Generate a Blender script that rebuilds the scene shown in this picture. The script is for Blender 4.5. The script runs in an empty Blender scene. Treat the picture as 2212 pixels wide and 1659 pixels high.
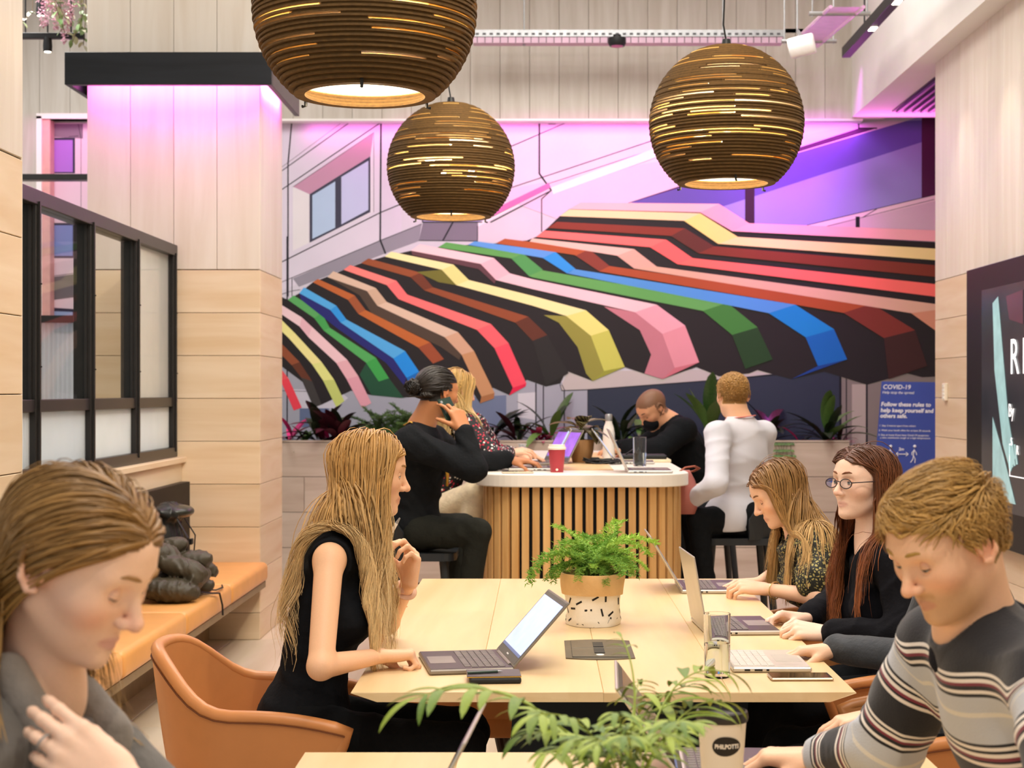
import bpy, bmesh, math, random
import numpy as np
from mathutils import Vector, Matrix, Euler, noise

random.seed(7); np.random.seed(7)
S = bpy.context.scene
COL = S.collection
# ---------------------------------------------------------------- camera
F, CX, CY, CAMZ = 3400.0, 1167.0, 845.0, 1.45
cam_d = bpy.data.cameras.new('camera'); cam = bpy.data.objects.new('camera', cam_d); COL.objects.link(cam)
cam.location = (0, 0, CAMZ); cam.rotation_euler = (math.pi/2, 0, 0)
cam_d.sensor_width = 36; cam_d.lens = F*36/2212
cam_d.shift_x = (1106-CX)/2212; cam_d.shift_y = (CY-829.5)/2212
cam_d.clip_start = .05
cam_d.dof.use_dof = True; cam_d.dof.focus_distance = 4.4; cam_d.dof.aperture_fstop = 7.0
S.camera = cam
# ---------------------------------------------------------------- world, lights, exposure
W = bpy.data.worlds.new('world'); S.world = W; W.use_nodes = True
W.node_tree.nodes['Background'].inputs[0].default_value = (1.0, .98, .96, 1)
W.node_tree.nodes['Background'].inputs[1].default_value = .52
S.view_settings.view_transform = 'Standard'; S.view_settings.look = 'None'
S.view_settings.exposure = 0.1; S.view_settings.gamma = 1.0; S.view_settings.use_curve_mapping = False

def area(name, loc, rot, sx, sy, power, color):
    d = bpy.data.lights.new(name, 'AREA'); d.shape = 'RECTANGLE'; d.size = sx; d.size_y = sy
    d.energy = power; d.color = color
    o = bpy.data.objects.new(name, d); o.location = loc; o.rotation_euler = rot; COL.objects.link(o); return o
def spot(name, loc, target, power, color, angle=50, blend=.6, r=.04):
    d = bpy.data.lights.new(name, 'SPOT'); d.energy = power; d.color = color; d.spot_size = math.radians(angle)
    d.spot_blend = blend; d.shadow_soft_size = r
    o = bpy.data.objects.new(name, d); o.location = loc
    o.rotation_euler = (Vector(target)-Vector(loc)).to_track_quat('-Z', 'Y').to_euler(); COL.objects.link(o); return o
def point(name, loc, power, color, r=.03):
    d = bpy.data.lights.new(name, 'POINT'); d.energy = power; d.color = color; d.shadow_soft_size = r
    o = bpy.data.objects.new(name, d); o.location = loc; COL.objects.link(o); return o
WARM = (1, .86, .67); NEUT = (1, .96, .90); PINK = (1, .16, .72)
# ceiling area lights
area('ceiling_fill_near', (.2, 2.0, 4.9), (0, 0, 0), 2.4, 2.0, 95, NEUT)  # this and the next two: unseen area lights added as soft fill
area('ceiling_fill_mid', (.2, 6.4, 4.9), (0, 0, 0), 3.0, 2.4, 160, NEUT)
area('ceiling_fill_far', (.2, 9.9, 4.9), (0, 0, 0), 3.4, 1.2, 80, NEUT)
area('lobby_light_left', (-3.6, 9.6, 4.6), (0, 0, 0), 1.4, 1.8, 110, (1, .97, .94))
# track spots, and two added front fill spots
spot('track_spot_table', (1.3, 2.9, 4.3), (.1, 4.7, .74), 95, WARM, 46)
spot('track_spot_table_far', (-.9, 4.4, 4.4), (.3, 5.5, .74), 68, WARM, 44)
spot('track_spot_bench', (.7, 4.7, 4.2), (-1.9, 7.3, .6), 200, WARM, 46)
spot('track_spot_pillar', (.1, 6.2, 4.2), (-2.2, 9.2, 1.1), 120, WARM, 44)
spot('track_spot_high_table', (.7, 5.2, 4.3), (.2, 7.8, .9), 150, WARM, 40)
spot('front_fill_spot', (-.3, .8, 3.9), (.9, 2.7, 1.0), 95, WARM, 60)  # this and the next: unseen spots added to brighten the front faces
spot('front_fill_spot_left', (.6, .5, 3.9), (-.8, 2.2, 1.0), 105, WARM, 60)
spot('track_spot_mural', (-.2, 7.3, 4.4), (.4, 12.3, 1.8), 200, (1, .95, .9), 52, .8)
spot('track_spot_mural_side', (1.3, 7.3, 4.4), (1.6, 12.3, 1.8), 125, (1, .95, .9), 48, .8)
for i, yy in enumerate((7.7, 8.6, 9.5)):
    spot('wall_washer', (2.22, yy-.1, 3.55), (2.556, yy+.05, 2.2), 16, WARM, 55, .9, .02)
area('niche_led', (-3.5, 12.0, 3.58), (math.radians(10), 0, 0), .7, .05, 2.5, PINK)

# ---------------------------------------------------------------- helpers
def P(px, py, Y): return np.array([(px-CX)*Y/F, Y, CAMZ-(py-CY)*Y/F])
def V3(p): return Vector((float(p[0]), float(p[1]), float(p[2])))
MATS = {}
def srgb(c):
    return tuple((v/12.92 if v <= .04045 else ((v+.055)/1.055)**2.4) for v in c)
def hexc(h):
    h = h.lstrip('#'); return srgb(tuple(int(h[i:i+2], 16)/255 for i in (0, 2, 4)))
def new_mat(name):
    m = bpy.data.materials.new(name); m.use_nodes = True; MATS[name] = m
    return m, m.node_tree.nodes, m.node_tree.links, m.node_tree.nodes['Principled BSDF']
def plain(name, col, rough=.5, metal=0, var=.08, scale=14, bump=0, emit=0, spec=.5, trans=0, ior=1.45, sheen=0, sss=0):
    """procedural material: base colour with noise variation and fine relief"""
    if name in MATS: return MATS[name]
    c = hexc(col) if isinstance(col, str) else col
    m, N, L, B = new_mat(name)
    B.inputs['Roughness'].default_value = rough; B.inputs['Metallic'].default_value = metal
    B.inputs['Specular IOR Level'].default_value = spec; B.inputs['IOR'].default_value = ior
    B.inputs['Transmission Weight'].default_value = trans
    if sheen: B.inputs['Sheen Weight'].default_value = sheen
    if sss:
        B.inputs['Subsurface Weight'].default_value = sss; B.inputs['Subsurface Scale'].default_value = .01
    tc = N.new('ShaderNodeTexCoord'); nz = N.new('ShaderNodeTexNoise'); nz.inputs['Scale'].default_value = scale
    nz.inputs['Detail'].default_value = 4
    L.new(tc.outputs['Object'], nz.inputs['Vector'])
    rp = N.new('ShaderNodeValToRGB'); L.new(nz.outputs['Fac'], rp.inputs['Fac'])
    rp.color_ramp.elements[0].position = .3; rp.color_ramp.elements[1].position = .7
    rp.color_ramp.elements[0].color = (*[v*(1-var) for v in c], 1); rp.color_ramp.elements[1].color = (*[min(1, v*(1+var)) for v in c], 1)
    L.new(rp.outputs['Color'], B.inputs['Base Color'])
    if bump:
        bp = N.new('ShaderNodeBump'); bp.inputs['Strength'].default_value = bump; bp.inputs['Distance'].default_value = .01
        nz2 = N.new('ShaderNodeTexNoise'); nz2.inputs['Scale'].default_value = scale*3; nz2.inputs['Detail'].default_value = 6
        L.new(tc.outputs['Object'], nz2.inputs['Vector']); L.new(nz2.outputs['Fac'], bp.inputs['Height']); L.new(bp.outputs['Normal'], B.inputs['Normal'])
    if emit:
        B.inputs['Emission Color'].default_value = (*c, 1); B.inputs['Emission Strength'].default_value = emit
    return m
def wood(name, c1, c2, axis='Z', rough=.45, scale=9, var=.10, spec=.4):
    """wood with grain along one axis; every piece shifts the grain by its own random number"""
    if name in MATS: return MATS[name]
    c1 = hexc(c1); c2 = hexc(c2)
    m, N, L, B = new_mat(name)
    B.inputs['Roughness'].default_value = rough; B.inputs['Specular IOR Level'].default_value = spec
    tc = N.new('ShaderNodeTexCoord'); oi = N.new('ShaderNodeObjectInfo')
    mp = N.new('ShaderNodeMapping'); s = [scale]*3; s['XYZ'.index(axis)] = scale*.09
    mp.inputs['Scale'].default_value = s
    ad = N.new('ShaderNodeVectorMath'); ad.operation = 'MULTIPLY_ADD'
    ad.inputs[1].default_value = (17, 23, 31)
    cb = N.new('ShaderNodeCombineXYZ')
    for k in range(3): L.new(oi.outputs['Random'], cb.inputs[k])
    L.new(cb.outputs[0], ad.inputs[0]); L.new(tc.outputs['Object'], ad.inputs[2]); L.new(ad.outputs[0], mp.inputs['Vector'])
    nz = N.new('ShaderNodeTexNoise'); nz.inputs['Scale'].default_value = 1.6; nz.inputs['Detail'].default_value = 7; nz.inputs['Roughness'].default_value = .52
    nz.inputs['Distortion'].default_value = .6
    L.new(mp.outputs[0], nz.inputs['Vector'])
    rp = N.new('ShaderNodeValToRGB'); L.new(nz.outputs['Fac'], rp.inputs['Fac'])
    rp.color_ramp.elements[0].position = .28; rp.color_ramp.elements[1].position = .68
    rp.color_ramp.elements[0].color = (*c2, 1); rp.color_ramp.elements[1].color = (*c1, 1)
    mx = N.new('ShaderNodeHueSaturation'); mr = N.new('ShaderNodeMapRange')
    mr.inputs['To Min'].default_value = 1-var; mr.inputs['To Max'].default_value = 1+var*.5
    L.new(oi.outputs['Random'], mr.inputs['Value']); L.new(mr.outputs[0], mx.inputs['Value'])
    L.new(rp.outputs['Color'], mx.inputs['Color']); L.new(mx.outputs['Color'], B.inputs['Base Color'])
    bp = N.new('ShaderNodeBump'); bp.inputs['Strength'].default_value = .12; bp.inputs['Distance'].default_value = .004
    L.new(nz.outputs['Fac'], bp.inputs['Height']); L.new(bp.outputs['Normal'], B.inputs['Normal'])
    return m
def attr_mat(name, rough=.6, bump=.1, bscale=60, sheen=0, sss=0, attr='col', spec=.3, fine=.06, aniso=False):
    """colour comes from the mesh's own colour attribute, with procedural variation and relief"""
    if name in MATS: return MATS[name]
    m, N, L, B = new_mat(name)
    B.inputs['Roughness'].default_value = rough; B.inputs['Specular IOR Level'].default_value = spec
    at = N.new('ShaderNodeAttribute'); at.attribute_name = attr
    tc = N.new('ShaderNodeTexCoord'); nz = N.new('ShaderNodeTexNoise'); nz.inputs['Scale'].default_value = bscale; nz.inputs['Detail'].default_value = 5
    L.new(tc.outputs['Object'], nz.inputs['Vector'])
    mr = N.new('ShaderNodeMapRange'); mr.inputs['To Min'].default_value = 1-fine; mr.inputs['To Max'].default_value = 1+fine
    L.new(nz.outputs['Fac'], mr.inputs['Value'])
    hs = N.new('ShaderNodeHueSaturation'); L.new(at.outputs['Color'], hs.inputs['Color']); L.new(mr.outputs[0], hs.inputs['Value'])
    L.new(hs.outputs['Color'], B.inputs['Base Color'])
    if bump:
        bp = N.new('ShaderNodeBump'); bp.inputs['Strength'].default_value = bump; bp.inputs['Distance'].default_value = .004
        L.new(nz.outputs['Fac'], bp.inputs['Height']); L.new(bp.outputs['Normal'], B.inputs['Normal'])
    if sheen: B.inputs['Sheen Weight'].default_value = sheen
    if sss:
        B.inputs['Subsurface Weight'].default_value = sss; B.inputs['Subsurface Scale'].default_value = .012
        B.inputs['Subsurface Radius'].default_value = (1, .35, .2)
    return m

class MB:
    """collects shapes; build() links them as ONE mesh object"""
    def __init__(s): s.v = []; s.f = []; s.m = []
    def add(s, vs, fs, mi=0):
        b = len(s.v); s.v += [tuple(float(c) for c in v) for v in vs]
        s.f += [tuple(b+i for i in f) for f in fs]; s.m += [mi]*len(fs); return s
    def box(s, lo, hi, mi=0, bev=0, M=None):
        lo = [min(a, b) for a, b in zip(lo, hi)]; hi2 = [max(a, b) for a, b in zip(lo, hi)] if False else hi
        x0, y0, z0 = lo; x1, y1, z1 = [max(a, b) for a, b in zip(lo, hi)]
        if bev <= 0:
            vs = [(x0,y0,z0),(x1,y0,z0),(x1,y1,z0),(x0,y1,z0),(x0,y0,z1),(x1,y0,z1),(x1,y1,z1),(x0,y1,z1)]
            fs = [(0,3,2,1),(4,5,6,7),(0,1,5,4),(1,2,6,5),(2,3,7,6),(3,0,4,7)]
        else:
            bm = bmesh.new(); bmesh.ops.create_cube(bm, size=1)
            for v in bm.verts: v.co = Vector(((x0+x1)/2+v.co.x*(x1-x0), (y0+y1)/2+v.co.y*(y1-y0), (z0+z1)/2+v.co.z*(z1-z0)))
            bmesh.ops.bevel(bm, geom=bm.edges[:], offset=bev, segments=1 if bev < .004 else 2, profile=.5, affect='EDGES')
            bm.verts.index_update(); vs = [v.co[:] for v in bm.verts]; fs = [[v.index for v in f.verts] for f in bm.faces]; bm.free()
        if M is not None: vs = [(M @ Vector(v))[:] for v in vs]
        return s.add(vs, fs, mi)
    def tube(s, pts, r, n=8, mi=0, cap=True, flat=1.0):
        pts = [Vector(p) for p in pts]; rs = r if hasattr(r, '__len__') else [r]*len(pts)
        rings = []; up = None
        for i, p in enumerate(pts):
            t = (pts[min(i+1, len(pts)-1)]-pts[max(i-1, 0)]).normalized()
            if up is None:
                up = Vector((0, 0, 1)) if abs(t.z) < .9 else Vector((1, 0, 0))
            a = t.cross(up).normalized(); b = a.cross(t).normalized(); up = b
            rings.append([p+a*math.cos(2*math.pi*k/n)*rs[i]+b*math.sin(2*math.pi*k/n)*rs[i]*flat for k in range(n)])
        vs = [v for r_ in rings for v in r_]; fs = []
        for i in range(len(pts)-1):
            for k in range(n):
                fs.append((i*n+k, i*n+(k+1) % n, (i+1)*n+(k+1) % n, (i+1)*n+k))
        if cap: fs += [tuple(range(n))[::-1], tuple((len(pts)-1)*n+k for k in range(n))]
        return s.add(vs, fs, mi)
    def lathe(s, prof, n=32, c=(0, 0, 0), mi=0, closed=False):
        vs = []; fs = []
        for r, z in prof:
            for k in range(n):
                a = 2*math.pi*k/n; vs.append((c[0]+r*math.cos(a), c[1]+r*math.sin(a), c[2]+z))
        m = len(prof)
        for i in range(m if closed else m-1):
            j = (i+1) % m
            for k in range(n): fs.append((i*n+k, i*n+(k+1) % n, j*n+(k+1) % n, j*n+k))
        if not closed:
            if prof[0][0] > 1e-6: fs.append(tuple(range(n))[::-1])
            if prof[-1][0] > 1e-6: fs.append(tuple((m-1)*n+k for k in range(n)))
        return s.add(vs, fs, mi)
    def poly(s, pts, mi=0): return s.add(pts, [tuple(range(len(pts)))], mi)
    def prism(s, pts2, z0, z1, mi=0, M=None):
        n = len(pts2); vs = [(x, y, z0) for x, y in pts2]+[(x, y, z1) for x, y in pts2]
        if M is not None: vs = [(M @ Vector(v))[:] for v in vs]
        fs = [tuple(range(n))[::-1], tuple(n+k for k in range(n))]+[(k, (k+1) % n, n+(k+1) % n, n+k) for k in range(n)]
        return s.add(vs, fs, mi)
    def mesh(s, name):
        me = bpy.data.meshes.new(name); me.from_pydata(s.v, [], s.f); me.update()
        me.polygons.foreach_set('material_index', s.m); return me
    def build(s, name, mats, parent=None, smooth=False, world=True):
        return link(name, s.mesh(name), mats, parent, smooth, world)
def link(name, me, mats, parent=None, smooth=False, world=True):
    o = bpy.data.objects.new(name, me); COL.objects.link(o)
    for m in (mats if isinstance(mats, (list, tuple)) else [mats]):
        if m is not None and len(me.materials) < 20 and (m.name not in [x.name for x in me.materials] or isinstance(mats, (list, tuple))): me.materials.append(m)
    if smooth:
        me.polygons.foreach_set('use_smooth', [True]*len(me.polygons))
        if smooth == 'auto':
            try: me.set_sharp_from_angle(angle=math.radians(38))
            except Exception: pass
    if parent is not None:
        o.parent = parent
        if world:
            if parent.parent is None: o.matrix_parent_inverse = parent.matrix_basis.inverted()
    return o
def tag(o, label=None, cat=None, group=None, kind=None):
    if label: o['label'] = label
    if cat: o['category'] = cat
    if group: o['group'] = group
    if kind: o['kind'] = kind
    return o
def thing(name, loc, label=None, cat=None, group=None, kind=None, rz=0):
    o = bpy.data.objects.new(name, None); COL.objects.link(o); o.location = [float(c) for c in loc]
    o.rotation_euler = (0, 0, rz); o.empty_display_size = .1
    return tag(o, label, cat, group, kind)
def inst(name, me, mats, parent, M=None, world=True):
    """one more object on shared mesh data"""
    o = bpy.data.objects.new(name, me); COL.objects.link(o)
    if not me.materials:
        for m in (mats if isinstance(mats, (list, tuple)) else [mats]): me.materials.append(m)
    if parent is not None:
        o.parent = parent
        if world and parent.parent is None: o.matrix_parent_inverse = parent.matrix_basis.inverted()
    if M is not None: o.matrix_basis = M
    return o
def copy_tree(o, parent=None):
    c = o.copy(); COL.objects.link(c); c.parent = parent
    if parent is not None: c.matrix_parent_inverse = o.matrix_parent_inverse.copy()
    for ch in list(o.children): copy_tree(ch, c)
    return c
def text_mesh(name, body, size, M, mat, parent, bold=0, shear=0, align='LEFT', extrude=.0008, spacing=1.0, space_line=1.0):
    cu = bpy.data.curves.new(name, 'FONT'); cu.body = body; cu.size = size; cu.shear = shear; cu.align_x = align
    cu.extrude = extrude; cu.offset = bold; cu.space_character = spacing; cu.space_line = space_line; cu.resolution_u = 3
    t = bpy.data.objects.new(name+'_tmp', cu); COL.objects.link(t)
    dg = bpy.context.evaluated_depsgraph_get(); me = bpy.data.meshes.new_from_object(t.evaluated_get(dg))
    bpy.data.objects.remove(t); bpy.data.curves.remove(cu)
    me.transform(M); me.name = name
    me.materials.clear()
    return link(name, me, mat, parent)
def frame(o, x, y):
    """matrix with origin o, local x and y axes; z = x cross y"""
    x = Vector(x).normalized(); y = Vector(y).normalized(); z = x.cross(y).normalized(); y = z.cross(x)
    return Matrix(((x.x, y.x, z.x, o[0]), (x.y, y.y, z.y, o[1]), (x.z, y.z, z.z, o[2]), (0, 0, 0, 1)))
# ================================================================ THE SETTING
M_panel_v = wood('pale_oak_panel_vertical', '#E4DCD0', '#D8CCBC', 'Z', var=.07, scale=7)
M_panel_h = wood('pale_oak_panel_lengthwise', '#E9D5B8', '#DBC09B', 'X', var=.07, scale=7)
M_panel_hy = wood('pale_oak_panel_lengthwise_side', '#E9D5B8', '#DBC09B', 'Y', var=.07, scale=7)
M_bulk = wood('grey_oak_plank', '#CFC9C0', '#BCB3A7', 'Z', var=.06, scale=9)
M_white = plain('white_paint', '#EDEAE6', .6, var=.02, scale=3)
M_black = plain('matte_black', '#101214', .45, var=.2, scale=30)
M_blackwood = wood('black_stained_oak', '#20242A', '#0E1115', 'X', rough=.4, scale=8)
M_frame = plain('black_bronze_frame', '#2A2827', .35, .3, var=.1, scale=20)
M_dark = plain('joint_backing_board', '#6d5d4b', .8, var=.05)  # brown backing board seen in the cladding joints
M_floor = wood('pale_floor_tile', '#DCCDB8', '#C9B69C', 'Y', rough=.38, scale=4, var=.06)
def thin_glass(name, tint, haze=0.0, rough=.02):
    """pane: clear transmission with fresnel reflection, optional milky scattering"""
    m, N, L, B = new_mat(name); out = N['Material Output']; c = hexc(tint)
    tr = N.new('ShaderNodeBsdfTransparent'); tr.inputs[0].default_value = (*c, 1); gs = N.new('ShaderNodeBsdfGlossy'); gs.inputs['Roughness'].default_value = rough
    mx = N.new('ShaderNodeMixShader'); mx.inputs[0].default_value = .05; L.new(tr.outputs[0], mx.inputs[1]); L.new(gs.outputs[0], mx.inputs[2])
    top = mx
    if haze:
        tl = N.new('ShaderNodeBsdfTranslucent'); tl.inputs[0].default_value = (*c, 1); df = N.new('ShaderNodeBsdfDiffuse'); df.inputs[0].default_value = (*c, 1)
        m1 = N.new('ShaderNodeMixShader'); m1.inputs[0].default_value = .5; L.new(tl.outputs[0], m1.inputs[1]); L.new(df.outputs[0], m1.inputs[2])
        m2 = N.new('ShaderNodeMixShader'); tc = N.new('ShaderNodeTexCoord'); nz = N.new('ShaderNodeTexNoise'); nz.inputs['Scale'].default_value = 3; L.new(tc.outputs['Object'], nz.inputs['Vector'])
        mr = N.new('ShaderNodeMapRange'); mr.inputs['To Min'].default_value = haze*.85; mr.inputs['To Max'].default_value = min(1, haze*1.15); L.new(nz.outputs['Fac'], mr.inputs['Value']); L.new(mr.outputs[0], m2.inputs[0])
        L.new(mx.outputs[0], m2.inputs[1]); L.new(m1.outputs[0], m2.inputs[2]); top = m2
    L.new(top.outputs[0], out.inputs['Surface']); N.remove(B); return m
M_glass = thin_glass('clear_glass', '#F6F8F6')
M_led_pink = plain('pink_led', (1, .30, .95), .4, var=0, emit=9)
M_led_white = plain('warm_white_led', (1, .86, .66), .4, var=0, emit=14)
M_steel = plain('galvanised_steel', '#A9ABAD', .38, .75, var=.12, scale=30)

def piece_box(dx, dy, dz, bev=.002):
    b = MB().box((-dx/2, -dy/2, -dz/2), (dx/2, dy/2, dz/2), bev=bev); return b.mesh('piece')
def grid_pieces(name, parent, rects, make, mat):
    """pieces that share mesh data by size"""
    cache = {}
    for (c, d) in rects:
        k = tuple(round(x, 4) for x in d)
        if k not in cache: cache[k] = piece_box(*k)
        inst(name, cache[k], mat, parent, Matrix.Translation(Vector([float(x) for x in c])))

# floor: backing slab with separate tiles
floor = MB().box((-6, -1.2, -.2), (4.2, 12.4, -.012)).build('floor', plain('floor_grout', '#a89478', .8)); tag(floor, kind='structure')
rc = []
for i in range(16):
    for j in range(11):
        x = -5.7+i*.6; y = -.4+j*1.2+(.6 if i % 2 else 0)
        if y > 12.2 or x > 4: continue
        rc.append(((x, y, -.006), (.597, 1.197, .012)))
grid_pieces('tile', floor, rc, None, M_floor)
ceil = MB().box((-6, -1.2, 5.0), (4.2, 12.6, 5.1)).build('ceiling', M_white); tag(ceil, kind='structure')

# back wall carrying the mural, and the plank bulkhead above it
wall_back = MB().box((-6, 12.32, 0), (4.2, 12.5, 5.0)).build('wall_back', plain('lilac_grey_paint', '#C9C6CF', .65, var=.03, scale=2)); tag(wall_back, kind='structure')
bulk = MB().box((-3.06, 12.212, 3.56), (2.5, 12.32, 5.0)).build('wall_bulkhead', M_dark); tag(bulk, kind='structure')
rc = []
x = -3.06
while x < 2.46:
    rc.append(((x+.1145, 12.206, 4.28), (.2265, .014, 1.44))); x += .229
grid_pieces('plank', bulk, rc, None, M_bulk)
MB().box((-3.06, 12.198, 3.545), (2.5, 12.32, 3.562)).build('edge_trim', M_white, bulk)
# left return wall (seen past the partition)
lob = MB().box((-6, 12.212, 0), (-3.88, 12.32, 5.0)).box((-3.88, 12.212, 3.56), (-3.06, 12.32, 5.0)).build('wall_lobby', M_dark); tag(lob, kind='structure')
rc = []
for k in range(5):
    x = -3.88-.235*(k+.5)
    rc.append(((x, 12.206, 2.5), (.2325, .014, 5.0)))
for k in range(3): rc.append(((-3.88+.235*(k+.5), 12.206, 4.28), (.2325, .014, 1.44)))
grid_pieces('plank', lob, rc, None, M_bulk)
MB().box((-3.9, 12.18, 1.9), (-3.86, 12.32, 3.58)).box((-3.9, 12.18, 3.56), (-3.0, 12.32, 3.60)).build('niche_trim', M_white, lob)
MB().box((-3.86, 12.2, 0), (-3.80, 12.32, 3.56)).build('niche_side', plain('salmon_panel', '#D8A29C', .6), lob)

# column with panel cladding
X0, X1, Y0c, Y1c, ZJ = -2.643, -1.634, 9.18, 9.965, 2.157
colm = MB().box((X0+.012, Y0c+.014, 0), (X1-.014, Y1c, 5.0)).build('wall_column', M_dark); tag(colm, kind='structure')
w = (X1-X0)/4
rc = [((X0+w*(k+.5), Y0c+.007, (ZJ+5)/2+.002), (w-.0025, .014, 5-ZJ-.004)) for k in range(4)]
grid_pieces('panel', colm, rc, None, M_panel_v)
hs = [ZJ-.25*k for k in range(9)]+[0]
rc = []; rs = []
for a, b in zip(hs, hs[1:]):
    rc.append((((X0+X1)/2, Y0c+.007, (a+b)/2), (X1-X0-.002, .014, a-b-.0028)))
    rs.append(((X1-.007, (Y0c+Y1c)/2+.007, (a+b)/2), (.014, Y1c-Y0c-.014, a-b-.0028)))
grid_pieces('panel', colm, rc, None, M_panel_h); grid_pieces('panel', colm, rs, None, M_panel_hy)
grid_pieces('panel', colm, [((X1-.007, (Y0c+Y1c)/2+.007, (ZJ+5)/2), (.014, Y1c-Y0c-.014, 5-ZJ-.004))], None, M_panel_v)
# near pillar at the left
pil = MB().box((-2.4, 3.2, 0), (-1.671, 5.035, 5.0)).build('wall_pillar', M_dark); tag(pil, kind='structure')
rs = []
for a, b in zip([2.19-.25*k for k in range(9)]+[0], [2.19-.25*k for k in range(1, 9)]+[0]):
    if a-b > .02: rs.append(((-1.664, 4.118, (a+b)/2), (.014, 1.835, a-b-.003)))
grid_pieces('panel', pil, rs, None, M_panel_hy)
grid_pieces('panel', pil, [((-1.664, 5.035-.6*(k+.5), 3.595), (.014, .597, 2.80)) for k in range(3)], None, M_panel_v)
grid_pieces('panel', pil, [((-2.03, 5.042, 2.5), (.74, .014, 5.0))], None, M_panel_v)
# right wall
wr = MB().box((2.572, -1.2, 0), (2.9, 10.169, 5.0)).build('wall_right', M_dark); tag(wr, kind='structure')
rs = []; rv = []
for a, b in zip(hs, hs[1:]):
    for k in range(9):
        y1 = 10.187-1.25*k+(.4 if (round(a*4) % 2) else 0)*(k > 0); y0 = 10.187-1.25*(k+1)+(.4 if (round(a*4) % 2) else 0)
        rs.append(((2.563, (y0+y1)/2, (a+b)/2), (.014, y1-y0-.0025, a-b-.0028)))
for k in range(37): rv.append(((2.563, 10.187-.3*(k+.5), (ZJ+3.6)/2), (.014, .2975, 3.6-ZJ-.004)))
grid_pieces('panel', wr, rs, None, M_panel_hy); grid_pieces('panel', wr, rv, None, M_panel_v)
grid_pieces('panel', wr, [((2.73, 10.178, 1.8), (.32, .014, 3.6))], None, M_panel_v)
wfr = MB().box((3.3, 10.187, 0), (3.45, 12.32, 5)).box((2.9, 9.938, 0), (3.45, 10.187, 5)).build('wall_alcove', M_panel_v); tag(wfr, kind='structure')
# dropped bulkhead over the right wall
db = MB().box((2.414, 2.6, 3.57), (3.45, 12.2, 5.0)).build('wall_dropped_bulkhead', M_white); tag(db, kind='structure')
g = MB().box((2.66, 9.415, 3.562), (2.98, 11.9, 3.572))
grl = g.build('vent_recess', M_black, db)
for k in range(5):
    MB().box((2.68+.06*k, 9.481, 3.545), (2.70+.06*k, 11.85, 3.566)).build('vent_slat', plain('purple_slat', '#5b2a78', .4), db)

# ---------------- glazed partition over the bench (window_1)
XP = -2.15
win = thing('window_1', (XP, 7.454, 1.067), kind='structure')
ys = [5.82, 6.643, 7.454, 8.291, 9.134]
MB().box((XP-.06, 5.06, 2.235), (XP+.035, 9.18, 2.30), bev=.004).build('head_rail', M_frame, win)
MB().box((XP-.05, 5.06, 1.36), (XP+.025, 9.18, 1.415), bev=.004).build('transom', M_frame, win)
MB().box((XP-.06, 5.06, 1.067), (XP+.035, 9.18, 1.125), bev=.004).build('bottom_rail', M_frame, win)
mull = MB().box((-.055, -.024, 1.10), (.03, .024, 2.25), bev=.004).box((.03, -.008, 1.1), (.042, .008, 2.25)).mesh('mullion')
for y in ys: inst('mullion', mull, M_frame, win, Matrix.Translation((XP, y, 0)))
M_frost = thin_glass('frosted_glass', '#F0F4F4', .85)
M_rib = thin_glass('ribbed_glass', '#EEF3F6', .55, .1)
def ribbed(y0, y1, z0, z1, x, n=26):
    b = MB(); pts = []
    for k in range(n*4+1):
        t = k/(n*4); pts.append((x+.004*math.cos(k*math.pi/2), y0+(y1-y0)*t))
    vs = [(px, py, z0) for px, py in pts]+[(px, py, z1) for px, py in pts]; m = len(pts)
    vs += [(x-.008, py, z0) for px, py in pts]+[(x-.008, py, z1) for px, py in pts]
    fs = [(k, k+1, m+k+1, m+k) for k in range(m-1)]+[(2*m+k+1, 2*m+k, 3*m+k, 3*m+k+1) for k in range(m-1)]
    return b.add(vs, fs)
beads = MB()
for a, b in zip(ys, ys[1:]):
    i = ys.index(a)
    beads.box((XP+.0, a+.026, 1.415), (XP+.012, a+.034, 2.235)).box((XP, b-.034, 1.415), (XP+.012, b-.026, 2.235))
    top = MB().box((XP-.006, a+.02, 1.415), (XP, b-.02, 2.235)).build('pane', M_glass if i != 3 else (MATS.get('hazed_glass') or thin_glass('hazed_glass', '#F4F4EE', .35)), win)
    if i <= 1: ribbed(a+.02, b-.02, 1.125, 1.36, XP).build('ribbed_pane', M_rib, win)
    else: MB().box((XP-.006, a+.02, 1.125), (XP, b-.02, 1.36)).build('frosted_pane', M_frost, win)
tag(beads.build('glazing_bead', M_frame, win), kind='stuff')
sc = MB()
for y in ys:
    for z in (1.9, 1.55): sc.lathe([(0, 0), (.006, 0), (.006, .006), (0, .006)], 8, (XP+.042, y, z))
tag(sc.build('fixing', M_black, win), kind='stuff')
# apron, ledge, ribbed black backrest
ap = MB().box((-2.32, 5.06, .45), (-2.09, 9.18, 1.035)).build('wall_left', M_panel_hy); tag(ap, kind='structure')
MB().box((-2.32, 5.06, 1.035), (-2.065, 9.18, 1.067), bev=.003).build('ledge', M_panel_hy, ap)
rb = MB().box((-2.09, 5.06, .42), (-2.05, 9.154, .925))
y = 5.06
while y < 9.154:
    rb.box((-2.05, y, .43), (-2.036, y+.012, .925)); y += .0225
rb.build('ribbed_panel', plain('black_brown_slat', '#241c17', .5), ap)

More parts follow.
